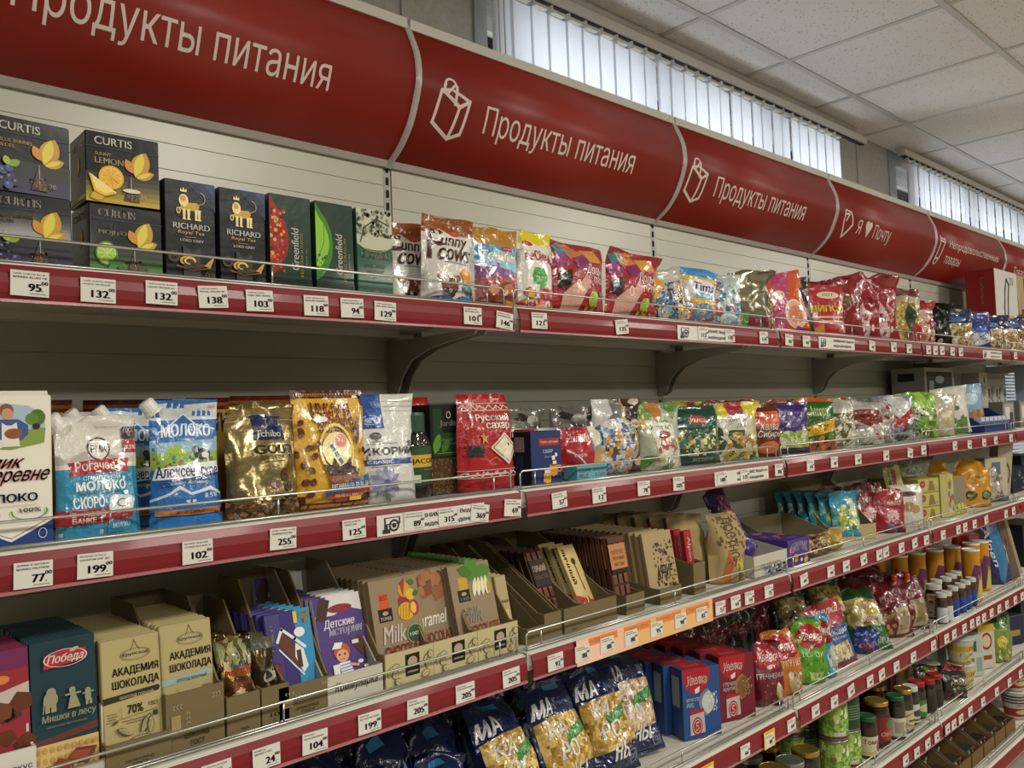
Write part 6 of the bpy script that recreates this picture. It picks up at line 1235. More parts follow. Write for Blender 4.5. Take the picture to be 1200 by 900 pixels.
for i, (x, y, h, lab, rz) in enumerate(((1.82, .065, .150, 'dark red pouch with a pale round window, foremost', -34), (1.80, .14, .175, 'maroon pouch standing behind the round window one', -26), (1.88, .15, .170, 'glossy dark red pouch at the back of the third shelf', -22), (1.66, .21, .175, 'dark maroon pouch top behind the light blue ones', -20), (1.96, .20, .165, 'dark red pouch half hidden behind the white cookie bag', -30))):
    bag('nut_pouch', 'pouch', lab, 3, x, y, .125, h, .05, d if i < 2 else D().speck(.1, .3, .9, .9, 8, .1, ['5a2a2a', '8a6a50'], i), style='stand', base='5f1820' if i else '8a1c28', rz=rz, wr=2)
d = D().e(.5, .78, .30, .06, '3a2a20').t('Печенье', .2, .74, .8, .82, '2a201c', b=.04, sh=.2).e(.45, .48, .2, .12, '8a6848').e(.65, .42, .16, .10, 'a07c54').r(.1, .0, .9, .06, 'b8b4a8')
bag('cookie_bag', 'bag', 'white cookie bag with a cookie picture and dark script', 3, 1.96, .055, .125, .150, .05, d, style='stand', base='b8b5aa', rz=-34)
bag('cookie_bag', 'bag', 'tall slim yellowish packet with red and green stripes, leaning left', 3, 2.07, .11, .075, .225, .035, D().p([(.2, .5), (.5, .95), (.7, .9), (.4, .45)], '8a2430').p([(.1, .6), (.3, .95), (.4, .9), (.2, .55)], '3a6a3c').speck(.2, .05, .8, .4, 12, .1, ['4a3a24', 'a0905c'], 3), style='stand', base='a89c5c', rz=-30, ry=-14)
yb = D().r(.04, .05, .96, .95, 'a89f52').e(.2, .62, .13, .26, '8a2c34').t('яч', .15, .52, .25, .7, 'c8b8a0', b=.04).p([(.45, .1), (.55, .85), (.70, .8), (.8, .1)], '7a6638').e(.88, .25, .07, .12, '8a8ca0')
for i in range(3):
    for j in range(2):
        o = carton('cereal_box', 'box', 'yellow cereal box with a red round mark, %s in the %s pair' % (('lower', 'upper', 'top')[i], ('front', 'rear')[j]), 3, 2.215-.0*j, .075+.105*j, .13, .052, .10, 'a3994a', yb if j == 0 else None, D().r(.1, .1, .9, .9, '9a9040'), z=.0535*i, rz=-12, m='paper')
d = D().r(.5, .0, 1, 1, 'a8a45c').speck(.55, .1, .95, .9, 10, .1, ['6a6a8c', 'c0b88c', '8a5a4c'], 3)
carton('cereal_box', 'box', 'tall pale yellow box with small pictures beside the stacked yellow ones', 3, 2.355, .060, .07, .165, .06, 'a8a060', d, None, rz=-20, m='paper')
d = D().p([(.0, .0), (0, 1), (.3, 1), (.3, 0)], 'b0703c').r(.3, .2, 1, .95, '7f7768').r(.3, 0, 1, .25, '9a9c3c').speck(.35, .02, .95, .25, 8, .08, ['5a7a3c', 'c0b43c'], 3)
carton('biscuit_box', 'box', 'orange and grey box with a yellow-green foot', 3, 2.46, .060, .085, .150, .06, 'a0703c', d, None, rz=-26, ry=0, m='paper')
bag('biscuit_bag', 'bag', 'pale grey bag with dark script behind the yellow boxes', 3, 2.40, .20, .16, .215, .06, D().t('Баунти', .2, .4, .9, .55, '3a2f3c', sh=.2).e(.4, .8, .15, .06, '6a5a7c'), style='stand', base='9a9884', rz=-24)
d = D().e(.28, .24, .14, .10, '1f3f24').e(.28, .24, .10, .07, '4f6a3c').e(.72, .24, .14, .10, '1f3f24').e(.72, .24, .10, .07, '4f6a3c').e(.5, .62, .22, .14, 'b88a2c').t('сушки', .3, .58, .7, .66, '5a3a14')
for x, rz, lab in ((2.63, -24, 'shiny gold bag with two round green marks'), (2.56, -14, 'gold bag half hidden behind the one with green marks')):
    bag('biscuit_bag', 'bag', lab, 3, x, .065 if rz == -24 else .18, .165, .200, .08, d, style='sack', base='b8801c', rz=rz-10, wr=2.6, curl=.05)
bag('biscuit_bag', 'bag', 'dark brown bag with a clear window of nuts, behind the gold bag', 3, 2.84, .060, .14, .190, .07, D().p([(.2, .1), (.3, .95), (.9, .9), (.95, .1)], '8f887a').speck(.3, .1, .9, .9, 30, .07, ['4a3c30', 'a8a090', '6a5a48'], 3), style='stand', base='4a3018', rz=-38, ry=-10)
d = D().r(.3, .62, .7, .9, '4f5f7c').t('печенье', .25, .48, .75, .56, '6a6a5c').leaf(.35, .05, .4, .08, 70, '9a8c68').leaf(.5, .05, .4, .08, 100, '8a7c58').r(0, 0, 1, .12, '3f5a7c')
carton('biscuit_box', 'box', 'cream box with a blue square, at the end of the third shelf', 3, 2.99, .075, .115, .190, .06, 'aaa488', d, None, rz=-30, m='paper')
carton('biscuit_box', 'box', 'tall cream packet leaning outwards past the blue square box', 3, 3.09, .085, .08, .275, .05, '9a9078', D().e(.6, .4, .3, .2, '5a4434').e(.6, .4, .2, .14, '9a8a78'), None, rz=-30, ry=8, m='paper')
# ================================================================ fourth shelf: pasta, groats, jars
def pasta(word, label_green=True, diag=True):
    d = D(); a = .15/.25
    d.p([(.0, .66), (1, .74), (1, 1), (0, 1)], '121f48').p([(0, 0), (1, 0), (1, .26), (0, .20)], '121f48').r(.4, .90, .7, .95, '2f7fa8')
    if label_green: d.p([(.42, .42), (.92, .50), (.92, .60), (.42, .52)], '2f7a34').t('Рожки', .52, .48, .80, .54, 'a8c8a0', sh=.3)
    ws = ['МА', 'КА', 'РО', 'НЫ']
    for i, w_ in enumerate(ws): d.t(w_, .06+.10*i, .70-.19*i, .40+.10*i, .84-.19*i, 'd0d0cc', b=.04, sh=.15, res=2)
    d.ring(.78, .12, .10, .06, .1, '8a94b0').t('ГОСТ', .70, .10, .86, .14, '9aa4bc')
    return d
pd = pasta('МАКАРОНЫ')
PL = dict(n=90, pal=['b08c3c', 'c9a858', '8f6c28', 'a8843a', 'd0b46c'], v0=.22, v1=.68, amp=.005, mix=.12, res=32)
spots = [(.335, .070, -6, 22, 'navy pasta bag with a green label, nearest the blue rice boxes'), (.195, .060, -2, 26, 'navy pasta bag with a green label, second from the rice boxes'), (.055, .068, 4, 28, 'navy pasta bag with a green label, third from the rice boxes'),
         (.455, .100, -12, 20, 'navy groats bag with brownish window touching the rice boxes')]
proto = None
for x, y, rz, lean, lab in spots:
    L = dict(PL)
    if 'groats' in lab: L['pal'] = ['b89a78', 'c9b090', '8f6c4c', 'd0bca0']; 
    o = bag('pasta_bag', 'bag', lab, 4, x, y, .150, .245, .07, pd, style='pillow', base='121f48', lumps=L, m='film', rz=rz, rx=-lean, wr=2.2, z=.012, keep=1)
    proto = proto or o
for i in range(6):
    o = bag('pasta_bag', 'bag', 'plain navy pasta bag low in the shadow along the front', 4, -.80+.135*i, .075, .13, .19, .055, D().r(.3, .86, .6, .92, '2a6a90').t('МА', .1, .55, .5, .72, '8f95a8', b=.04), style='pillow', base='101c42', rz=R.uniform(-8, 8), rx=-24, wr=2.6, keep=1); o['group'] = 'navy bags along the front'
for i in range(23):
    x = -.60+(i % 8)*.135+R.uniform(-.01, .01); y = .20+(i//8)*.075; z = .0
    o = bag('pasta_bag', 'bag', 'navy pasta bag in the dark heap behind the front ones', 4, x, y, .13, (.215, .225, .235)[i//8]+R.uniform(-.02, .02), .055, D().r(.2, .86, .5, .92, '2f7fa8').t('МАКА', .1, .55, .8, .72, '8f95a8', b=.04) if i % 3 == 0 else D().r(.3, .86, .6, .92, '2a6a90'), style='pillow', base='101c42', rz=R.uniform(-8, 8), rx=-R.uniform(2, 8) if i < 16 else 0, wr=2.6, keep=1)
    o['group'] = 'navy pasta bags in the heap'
def groat(color, word, cc, win, red='a01c26'):
    d = D(); a = .14/.17
    d.r(0, 0, 1, 1, color); d.e(.38, .90, .36, .26, red, 26).r(.02, .90, .74, 1, red).t('Увелка', .12, .76, .66, .90, 'dcd4cc', b=.03, sh=.25, arc=.1).p([(.32, .70), (.46, .74), (.44, .66), (.34, .64)], 'd0c8c0')
    d.t(word[0], .10, .54, .10+.062*len(word[0]), .60, 'd0d4d8', b=.03).t(word[1], .10, .46, .10+.062*len(word[1]), .52, 'd0d4d8', b=.03)
    d.leaf(.60, .30, .40, .22, 82, win[0], 1.).leaf(.64, .32, .34, .17, 82, win[1], 1.).speck(.66, .36, .92, .62, 60, .014, win[2:], 3)
    d.r(.16, .36, .54, .42, red).p([(.16, .06), (.16, .35), (.54, .37), (.56, .08)], 'a8a4a0').e(.35, .18, .14, .13, red).e(.35, .18, .115, .105, 'b8b0a8').e(.35, .18, .10, .09, red).t('5', .30, .12, .40, .24, 'dcd8d4', b=.03)
    return d
bd = groat('24477c', ('КРУГЛОЗЕРНЫЙ', 'РИС'), '', ('5f7894', 'b8b8b0', 'd4d4cc', 'a0a09a')); rd = groat('6a1c28', ('ГРЕЧНЕВАЯ', 'крупа'), '', ('8a6840', '6f5030', 'a8865c', '4f3820'), red='a01c26')
tp = D().r(.08, 0, .74, 1, 'a01c26').t('Увелка', .2, .35, .6, .7, 'd0c8c0', b=.02)
for q in range(6):
    o = carton('groats_box', 'box', 'blue rice box with a red round badge, first of its row' if q == 0 else 'blue rice box with red top in the row going back', 4, .668, .070+.056*q, .112, .172, .050, '24477c', bd if q < 1 else None, D().r(.1, .45, .75, .88, '8a949c').r(.0, .0, .12, 1, '1f3c6c').r(.15, .9, .4, .97, 'a0262c'), tp, rz=-20, m='paper', z=0)
    if q: o['group'] = 'blue rice boxes in the row'
    o = None
for q in range(5):
    o = carton('groats_box', 'box', 'dark red buckwheat box with a red round badge, first of its row' if q == 0 else 'dark red buckwheat box in the row going back', 4, .832, .070+.056*q, .112, .168, .050, '6a1c28', rd if q < 1 else None, D().r(.1, .45, .75, .88, '7a5a54'), tp, rz=-20, m='paper')
    if q: o['group'] = 'dark red buckwheat boxes in the row'
def gbag(label, x, y, w, h, base, extra=None, rz=-30, word='Увелка', badge='9a1c26', ry=0., rx=-4., z=0., **k):
    d = D(); d.e(.5, .74, .42, .20, badge).t(word, .20, .68, .82, .82, 'd4ccc4', b=.03, sh=.3).p([(.42, .60), (.60, .64), (.56, .57), (.46, .56)], 'c8c0b8')
    if extra: extra(d)
    return bag('groats_bag', 'bag', label, 4, x, y, w, h, .07, d, style='sack', base=base, rz=rz, ry=ry, rx=rx, z=z, wr=1.8, **k)
gbag('dark red groats bag with white lettering right beside the buckwheat box', .955, .06, .10, .170, '5f1424', lambda d: d.t('ГРЕЧНЕВАЯ', .1, .42, .9, .50, 'b0a0a0', b=.03).speck(.1, .05, .8, .38, 12, .02, ['8a5a5c'], 3).leaf(.7, .05, .3, .12, 80, 'a0906c'))
gbag('orange groats bag with a red badge and grain window', 1.045, .055, .115, .178, 'b06420', lambda d: d.t('ГЕРКУЛЕС', .2, .44, .95, .54, 'd0b898', b=.03).leaf(.60, .02, .36, .16, 80, 'a8946c').speck(.64, .05, .9, .34, 24, .025, ['c9b48c', '7a6440'], 3).e(.56, .30, .07, .06, 'c8bca8'), ry=-4)
gbag('bright green groats bag with a large red badge', 1.175, .055, .115, .178, '4f8a1c', lambda d: d.t('ГОРОХ', .2, .42, .8, .50, 'a8c088', b=.02).speck(.1, .05, .9, .38, 20, .04, ['5f9a28', '437a18'], 3).r(.4, .05, .8, .18, '9aae6c'), ry=4)
gbag('light blue groats bag squeezed behind the green one', 1.30, .075, .09, .180, '2f84a4', lambda d: d.e(.8, .3, .25, .22, 'b0b0a8').t('РИС', .2, .42, .6, .50, 'a0c0cc').r(.1, .04, .9, .16, '3f94b0'), badge='8a1c28')
d = D().r(0, .62, 1, 1, '9a1c26').e(.45, .66, .38, .14, '9a3a44').p([(.38, .60), (.50, .66), (.62, .60), (.5, .54)], 'd0ccc8').t('Увелка', .15, .80, .9, .92, 'd0c4bc', b=.03, sh=.3).r(0, 0, 1, .60, '24487c').t('НАСТОЯЩАЯ', .05, .46, .95, .54, 'c8d0d8', b=.03).t('макароны', .15, .39, .85, .44, 'a8b4c4').p([(.15, .08), (.15, .32), (.85, .36), (.85, .10)], 'b0a078').speck(.18, .1, .82, .33, 50, .03, ['c9bc94', '8f7c50', 'd4c8a4'], 3).r(0, 0, 1, .06, '8a1c24')
bag('pasta_bag', 'bag', 'red topped and blue pasta bag with a pale window, leaning left', 4, 1.415, .070, .130, .200, .05, d, style='stand', base='24487c', rz=-30, ry=-12, rx=-8, wr=1.2)
bag('groats_bag', 'bag', 'small dark blue packet of blue-white print at the foot of the leaning pasta bag', 4, 1.55, .045, .10, .085, .06, D().speck(.05, .1, .95, .9, 40, .07, ['2f4f9a', '16285c', '5a74b0', '8a1c2c'], 3), style='pillow', base='1c2f6c', rz=-30, wr=3)
d = D(); d.r(0, .78, 1, 1, '17401c').r(0, 0, 1, .34, '1f5a28').e(.35, .18, .16, .08, 'b0702c').e(.35, .18, .08, .04, '8a2c1c').t('Рожки', .5, .08, .95, .2, 'a8b8a0', b=.03).p([(.3, .42), (.9, .34), (.96, .48), (.4, .56)], 'c0b8a0').t('ШЕБЕКИНСКИЕ', .38, .38, .92, .48, '7a1c24', b=.03, sh=.2).p([(.5, .52), (.8, .50), (.82, .60), (.55, .62)], 'b0a040')
for x, y, z, rx, rz, lab in ((1.66, .075, 0, -28, -34, 'green and clear pasta bag with a sun mark, lying in front'), (1.60, .17, .04, -24, -28, 'dark green topped pasta bag resting behind the sun mark one'), (1.45, .22, .02, -20, -22, 'dark green pasta bag in shadow behind the leaning blue one')):
    bag('pasta_bag', 'bag', lab, 4, x, y, .15, .215, .07, d, style='pillow', base='17401c', lumps=dict(n=80, pal=['8f7a40', 'a8905a', '6a5828', 'b8a46c'], v0=.34, v1=.78, amp=.005, mix=.12, res=20), m='clear', rz=rz, rx=rx, z=z, wr=2.2, keep=1)
for i, (x, y, z, h, lab) in enumerate(((1.86, .085, 0, .19, 'big glossy dark red pasta bag with a cream label, foremost'), (2.00, .080, .0, .20, 'second big glossy dark red pasta bag, nearer the tomato jar'), (1.80, .17, .03, .18, 'dark red pasta bag resting between the green bags and the front red one'), (1.93, .19, .05, .19, 'dark red bag on top behind the big front ones'), (1.70, .27, .06, .17, 'dark red bag deepest in the fourth shelf shadow'))):
    d = D(); d.p([(.5, .05), (.5, .50), (.85, .55), (.85, .08)], 'a8987c').p([(.56, .12), (.56, .42), (.80, .46), (.80, .14)], '8a7454').speck(.1, .05, .45, .4, 16, .05, ['8a6a30', 'a8883c'], 3).t('Паста', .2, .62, .8, .72, 'a07c7c', b=.03)
    bag('pasta_bag', 'bag', lab, 4, x, y, .155, h, .08, d, style='pillow', base='560f1c', rz=-38, rx=-16, z=z, wr=3., keep=1)
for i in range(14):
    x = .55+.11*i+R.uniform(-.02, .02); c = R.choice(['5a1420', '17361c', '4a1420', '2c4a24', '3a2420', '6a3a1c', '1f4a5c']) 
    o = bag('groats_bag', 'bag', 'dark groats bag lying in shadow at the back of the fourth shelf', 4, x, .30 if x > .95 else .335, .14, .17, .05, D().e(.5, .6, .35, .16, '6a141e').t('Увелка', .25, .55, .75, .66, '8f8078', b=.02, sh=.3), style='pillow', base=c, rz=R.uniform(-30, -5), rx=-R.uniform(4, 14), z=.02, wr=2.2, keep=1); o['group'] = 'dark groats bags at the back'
# jars, bottles and cans at the far end
d = D().r(0, 0, 1, 1, 'b0a890').speck(.1, .05, .9, .75, 26, .06, ['9a2018', 'b03020', '8a1c14'], 3).speck(.1, .05, .9, .75, 12, .04, ['3a6a2c'], 5).r(.1, .8, .9, .95, '8a5a2c')
jar_root('white capped sauce jar with a tomato picture label', 4, 2.235, .085, .030, .125, '6a2414', 'b0b0aa', .018, lab=(.05, .86, 'b0a890', d), name='sauce_jar', shoulder=.10)
for i, (x, y) in enumerate(((2.16, .032), (2.20, .028), (2.30, .040), (2.37, .038), (2.44, .042), (2.51, .045), (2.40, .10), (2.47, .105), (2.33, .11), (2.54, .11))):
    o = jar_root(('small brown seasoning bottle with white cap, nearest the tomato jar', 'second small seasoning bottle, wide white label', 'small white capped bottle, first with a blue label', 'second blue label bottle behind the wire', 'third blue label bottle behind the wire', 'last blue label bottle, touching the yellow cans')[i] if i < 6 else 'white capped small bottle in the second row of the group', 4, x, y, .019 if i < 6 else .022, .112 if i < 6 else .125, '3f2818', 'b4b4ae', .016, lab=(.06, .62, 'b0b4b8' if i < 2 else '223f8c', None), name='seasoning_bottle', glassy=False, shoulder=.22)
    if i >= 6: o['group'] = 'second row of small bottles'
for i, (x, y) in enumerate(((1.965, .12), (2.03, .10), (2.10, .16))):
    o = obj('ketchup_bottle', MB().lathe([(.022, 0), (.024, .01), (.024, .12), (.012, .165), (.009, .175)], 14, ('5f1418', '4a6a24', '5f1418')[i]).mesh('bottle', ('film',), True)); tag(o, ('dark red sauce bottle with a red cap, farthest left', 'green sauce bottle with a red cap', 'dark red sauce bottle with a red cap beside the orange cans')[i], 'bottle'); place(o, 4, x, y)
    obj('cap', MB().lathe([(.0105, 0), (.0105, .018), (.008, .022)], 12, 'a82418').mesh('cap', ('paper',)), o, (0, 0, .172))
for i, (x, y) in enumerate(((2.13, .34), (2.27, .31), (2.31, .24), (2.41, .21), (2.52, .18), (2.64, .155), (2.76, .12), (2.84, .11), (2.60, .07))):
    o = obj('crisp_can', MB().lathe([(.033, 0), (.033, .005), (.0325, .2), (.033, .203)], 18, 'b8801c').mesh('can', ('paper',), True)); place(o, 4, x, y)
    lab = ['orange crisp can farthest left in shadow', 'orange crisp can, second from the left', 'orange crisp can, third from the left', 'orange crisp can in the middle of the row', 'orange crisp can, fourth from the row end', 'orange crisp can, third from the row end', 'orange crisp can with purple panel, before the last one', 'bright orange crisp can at the right row end', 'yellow and purple crisp tube in front of the orange ones'][i]
    tag(o, lab, 'can'); obj('lid', MB().lathe([(.0345, 0), (.0345, .006), (.031, .0065), (.030, .003)], 18, 'c08a24').mesh('lid', ('white',)), o, (0, 0, .203))
    n = 16; P = np.zeros((2, n+1, 3))
    for q in range(n+1):
        t = math.radians(-215+250*q/n)
        P[0, q] = (.0337*math.cos(t), .0337*math.sin(t), .01); P[1, q] = (.0337*math.cos(t), .0337*math.sin(t), .15)
    dd = D().p([(.0, .0), (.3, 1), (.7, .9), (.8, 0)], '5a2a4c').p([(.3, 0), (.42, .6), (.6, .5), (.62, 0)], 'b0a040').t('Чипсы', .38, .55, .66, .7, 'c8b060', b=.03)
    obj('paper_label', print_mesh('label', dd, grid_surf(P), (n, 1), ('paper',), base=.0003), o)
for i, (x, y, rz) in enumerate(((2.88, .18, -30), (2.60, .28, -20))):
    bag('snack_bag', 'bag', ('red snack bag with a biscuit picture beside the orange cans', 'red snack bag top lying above the orange cans')[i], 4, x, y, .15, (.235, .225)[i], .06, D().e(.5, .62, .25, .12, '7a4a28').p([(.3, .1), (.4, .5), (.6, .5), (.55, .1)], '8f8a84'), style='pillow', base='9a1c18', rz=rz, wr=2.)
d = D().p([(0, 0), (.0, 1), (.5, 1), (.35, 0)], '1c1f4c').p([(.5, 1), (.9, 1), (1, .4), (.5, .0), (.35, .1)], '2f6a94').t('Alpen', .2, .3, .5, .9, 'b8c0cc', rot=-90, b=.03, sh=.2)
bag('snack_bag', 'bag', 'navy and light blue bag leaning at the end of the fourth shelf', 4, 3.02, .09, .13, .29, .05, d, style='stand', base='1c2450', rz=-30, ry=-14, wr=1.4)
for i, x in enumerate((3.12, 3.22)):
    carton('wafer_box', 'box', ('brown and cream long box leaning left at the shelf end', 'cream speckled long box leaning left, outermost')[i], 4, x, .07+.02*i, .09, .30, .05, ('5a4a40', '8f8468')[i], D().leaf(.3, .1, .6, .15, 70, 'a89c6c').speck(.1, .4, .9, .9, 8, .06, ['8a3024', '3f3024'], i), None, rz=-26, ry=-16, m='paper')

# ================================================================ fifth shelf: cans and jars
peas = D().r(0, 0, 1, 1, '5a7a30').speck(.0, .25, 1, .95, 70, .05, ['a8b46c', 'c8c89c', '7f9a3c', '8aa848'], 3, 3).speck(.1, .05, .9, .4, 50, .03, ['4f7a24', '6a9434', '8aae54'], 5, 3).r(0, 0, 1, .06, '6a1c1c').r(.2, .08, .34, .2, 'b0b0a4')
def can(label, x, y, r, h, z, design, bgc='3a5a28', s=5):
    n = 24
    o = obj('food_can', MB().lathe([(r*.97, 0), (r, .003), (r, h-.003), (r*.985, h), (r*.95, h-.001), (r*.94, h-.005)], n, '8f9088').mesh('can', ('steel',), True)); tag(o, label, 'can'); place(o, s, x, y, z=z)
    P = np.zeros((2, n+1, 3))
    for q in range(n+1):
        t = -math.pi*1.25+2*math.pi*q/n; P[0, q] = ((r+.0005)*math.cos(t), (r+.0005)*math.sin(t), .006); P[1, q] = ((r+.0005)*math.cos(t), (r+.0005)*math.sin(t), h-.006)
    obj('paper_label', print_mesh('label', design, grid_surf(P), (n, 1), ('paper',), base=.0001), o)
    return o
dark = D().r(0, 0, 1, 1, '1f3a20')
for i in range(6): dark.r(.15, .30+.08*i, .45, .33+.08*i, '6a7a5c').r(.6, .30+.08*i, .9, .33+.08*i, '6a7a5c')
for i, (x, y, z, lab, dd) in enumerate(((1.36, .075, 0, 'pea can standing at the bottom of the front stack', peas), (1.36, .075, .112, 'pea can on top of the front stack, grey lid showing', peas), (1.455, .082, 0, 'lower pea can of the second stack', peas), (1.455, .082, .112, 'dark green lettered can on top of the second stack', dark),
        (1.30, .19, 0, 'can at the back left of the pea stacks', peas), (1.30, .19, .112, 'pea can with a red bottom mark in the shadow behind', peas), (1.40, .19, 0, 'lower dark can directly behind the front stack', dark), (1.40, .19, .112, 'upper dark can directly behind the front stack', dark))):
    can(lab, x, y, .043, .111, z, dd)
lab_red = D().r(0, 0, 1, 1, 'b8ae98').e(.6, .4, .15, .25, '8a2a24').t('Томат', .15, .6, .6, .85, '6a2c20', b=.03).r(.1, .1, .5, .2, 'c0a040')
lab_bar = D().r(0, 0, 1, 1, 'b8b4a8')
for i in range(14): lab_bar.r(.30+.03*i, .15, .31+.03*i, .5, '3a3836')
for i in range(4): lab_bar.r(.2, .6+.08*i, .8, .63+.08*i, '7a7668')
lab_g = D().r(0, 0, 1, 1, 'b8b49c').e(.65, .5, .16, .3, '8a3c28').e(.7, .4, .1, .2, '4f7a30').r(.2, .2, .45, .8, '8f8a74')
J = [(1.555, .060, .031, .128, '6a1c1c', '1c4a28', .014, (.08, .60, 'b8ae98', lab_red), 'red sauce jar with a dark green lid, beside the can stacks', 'paper'),
     (1.585, .135, .040, .150, '5a2c18', 'b08c3c', .013, (.10, .62, 'b8b4a8', lab_bar), 'brown sauce jar with a gold lid and barcode label', 'steel'),
     (1.665, .075, .040, .145, '7a2018', 'b89440', .013, (.15, .75, '7a2018', D().r(0, 0, 1, 1, '6f1c18').leaf(.45, .5, .2, .1, 60, '3a6a2c', 2).e(.5, .3, .2, .25, '8f2820').t('ОВОЩИ', .3, .2, .8, .4, 'c0a890', b=.02)), 'big red vegetable jar with a gold lid', 'steel'),
     (1.80, .135, .038, .150, '7a3a20', 'a8883c', .013, (.1, .6, 'a89c80', None), 'jar with a patterned gold lid at the back near the shelf above', 'steel'),
     (1.765, .055, .030, .140, '2c4a20', '1c4a28', .014, (.08, .56, 'b8b49c', lab_g), 'dark green jar with a green lid and pale label', 'paper'),
     (1.845, .062, .032, .142, '8a5c20', 'a8883c', .014, (.08, .58, 'b8b098', D().r(0, 0, 1, 1, 'b0a888').ring(.5, .5, .3, .35, .2, '8a6c30').r(.35, .4, .65, .5, '4a4434')), 'mustard coloured jar with a patterned gold lid', 'steel'),
     (1.925, .068, .027, .130, '5f3018', 'b4b4ae', .016, (.08, .62, 'b4b0a0', D().r(0, 0, 1, 1, 'b4b0a0').e(.5, .5, .25, .2, '3a3a34').r(.3, .1, .7, .2, '7a3c24')), 'brown jar with a white lid', 'paper'),
     (2.000, .075, .029, .128, '6a1c14', '8a1a1e', .018, (.08, .60, '3a6a34', D().r(0, 0, 1, 1, '3a6a34').e(.5, .5, .25, .25, 'a8a888')), 'jar with a red lid and green label', 'paper'),
     (2.085, .070, .027, .118, '241410', '8a1a1e', .018, (.08, .60, '2a2420', None), 'dark jar with a red lid, before the black noodle bag', 'paper'),
     (2.155, .072, .027, .118, '241410', '8a1a1e', .018, (.08, .60, '2a2420', None), 'last dark jar with a red lid', 'paper')]
for x, y, r, h, c, lc, lh, lb, lab, lm in J: jar_root(lab, 5, x, y, r, h, c, lc, lh, lab=lb, name='jar', lidm='steel' if lm == 'steel' else 'white', neck=.88, lidr=r*.93)
for i in range(15):
    x = 1.50+.085*(i % 8); y = .22+.09*(i//8)
    if i < 8 and abs(x-1.58) < .01: pass
    o = jar_root('red lidded jar in the back rows of the fifth shelf', 5, x+(.04 if i > 7 else 0), y, .034, .128, '4a1814', ('8a1a1e', '8a1a1e', '8a1a1e', 'a8883c')[i % 4] if x > 1.7 else 'a8883c', .014, name='jar', glassy=False, neck=.88, lidr=.032, lidm='paper')
    if not x > 1.7: o['label'] = 'gold lidded jar in the back rows of the fifth shelf'; o['group'] = 'gold lidded jars behind'
    else: o['label'] = 'jar in the dense back rows behind the red lids'; o['group'] = 'red lidded jars behind'
for i, (x, y, h, c, lab) in enumerate(((1.00, .075, .13, 'a8883c', 'gold lidded jar under the fourth shelf rail, leftmost'), (1.10, .080, .12, '8f9088', 'silver lidded jar under the fourth shelf rail'), (1.20, .085, .12, 'a8883c', 'gold lidded orange jar low before the pea cans'), (1.03, .17, .13, '8f9088', 'silver lidded jar second from the left'), (1.14, .175, .13, 'a8883c', 'gold lidded jar behind the silver one'), (.90, .08, .12, 'a8883c', 'gold lidded jar at the bottom edge of the photo'))):
    jar_root(lab, 5, x, y, .041, h, ('7a4420' if i == 2 else '3a2018'), c, .013, lab=(.1, .6, '8f8468', None), name='jar', lidm='steel', neck=.92, lidr=.040)
d = D().e(.6, .55, .28, .22, '1a1614').t('Роллтон', .35, .45, .95, .62, 'b8b0a8', b=.03, sh=.3, rot=0).p([(.0, .9), (.3, 1), (.9, 1), (1, .8), (.5, .85)], '8a2028').speck(.05, .05, .9, .4, 14, .06, ['6a2420', '3a5a24', '8a6a54'], 3)
for i, (x, y, rz) in enumerate(((2.26, .05, -36), (2.20, .11, -30))):
    bag('noodle_bag', 'bag', ('black noodle bag with white script, foremost', 'black noodle bag with green picture behind the first')[i], 5, x, y, .13, .135, .07, d if i == 0 else D().speck(.1, .5, .9, .95, 14, .1, ['2f5a24', '4a7a30', '7a1c20'], 3), style='pillow', base='1c1514', rz=rz, wr=2.4, keep=1)
cupd = D().r(0, 0, 1, 1, 'b0aa98').r(0, .55, 1, .80, 'b09028').t('Лапша', .3, .60, .6, .76, '8a2c20', b=.04).speck(.1, .1, .9, .5, 26, .05, ['8a9a44', 'b07a30', '5f7a2c', 'c0a868'], 3, 2).r(0, .0, 1, .08, '9a7c24')
def cup(label, s, x, y, r, h, z, dd, lidc='b0a890'):
    n = 20
    o = obj('noodle_cup', MB().lathe([(r*.72, 0), (r*.97, h-.004), (r, h-.002), (r, h), (r*.94, h+.001)], n, 'b8b4a8').mesh('cup', ('paper',), True)); tag(o, label, 'cup'); place(o, s, x, y, z=z)
    P = np.zeros((2, n+1, 3))
    for q in range(n+1):
        t = -math.pi*1.25+2*math.pi*q/n
        P[0, q] = (r*.73*math.cos(t), r*.73*math.sin(t), .004); P[1, q] = (r*.97*math.cos(t), r*.97*math.sin(t), h-.006)
    obj('paper_label', print_mesh('label', dd, grid_surf(P), (n, 1), ('paper',), base=.0005), o)
    return o
for i, (x, y, z, lab) in enumerate(((2.42, .07, 0, 'lower noodle cup of the front stack'), (2.42, .07, .098, 'noodle cup with a yellow band on top of the front stack'), (2.34, .17, 0, 'pale noodle cup behind the black noodle bags'), (2.30, .27, 0, 'pale noodle cup farthest back behind the black bags'))):
    cup(lab, 5, x, y, .052, .096, z, cupd)
d = D().r(0, 0, 1, 1, 'a8aca0').r(.12, .1, .44, .45, '4a6a68').r(.55, .1, .9, .45, '7f8f88').r(.1, .55, .9, .9, '9aa49a').r(.4, .6, .6, .85, '2f4a44')
for i in range(4):
    o = carton('milk_powder_box', 'box', ('pale green and white box, foremost of its row', 'pale green and white box, second of its row', 'pale green and white box, third of its row', 'pale green and white box, last of its row')[i], 5, 2.60-.04*i, .075+.065*i, .085, .165, .055, '94a096', d if i == 0 else None, D().r(0, .7, 1, 1, '8aa09c'), rz=-26, m='paper')
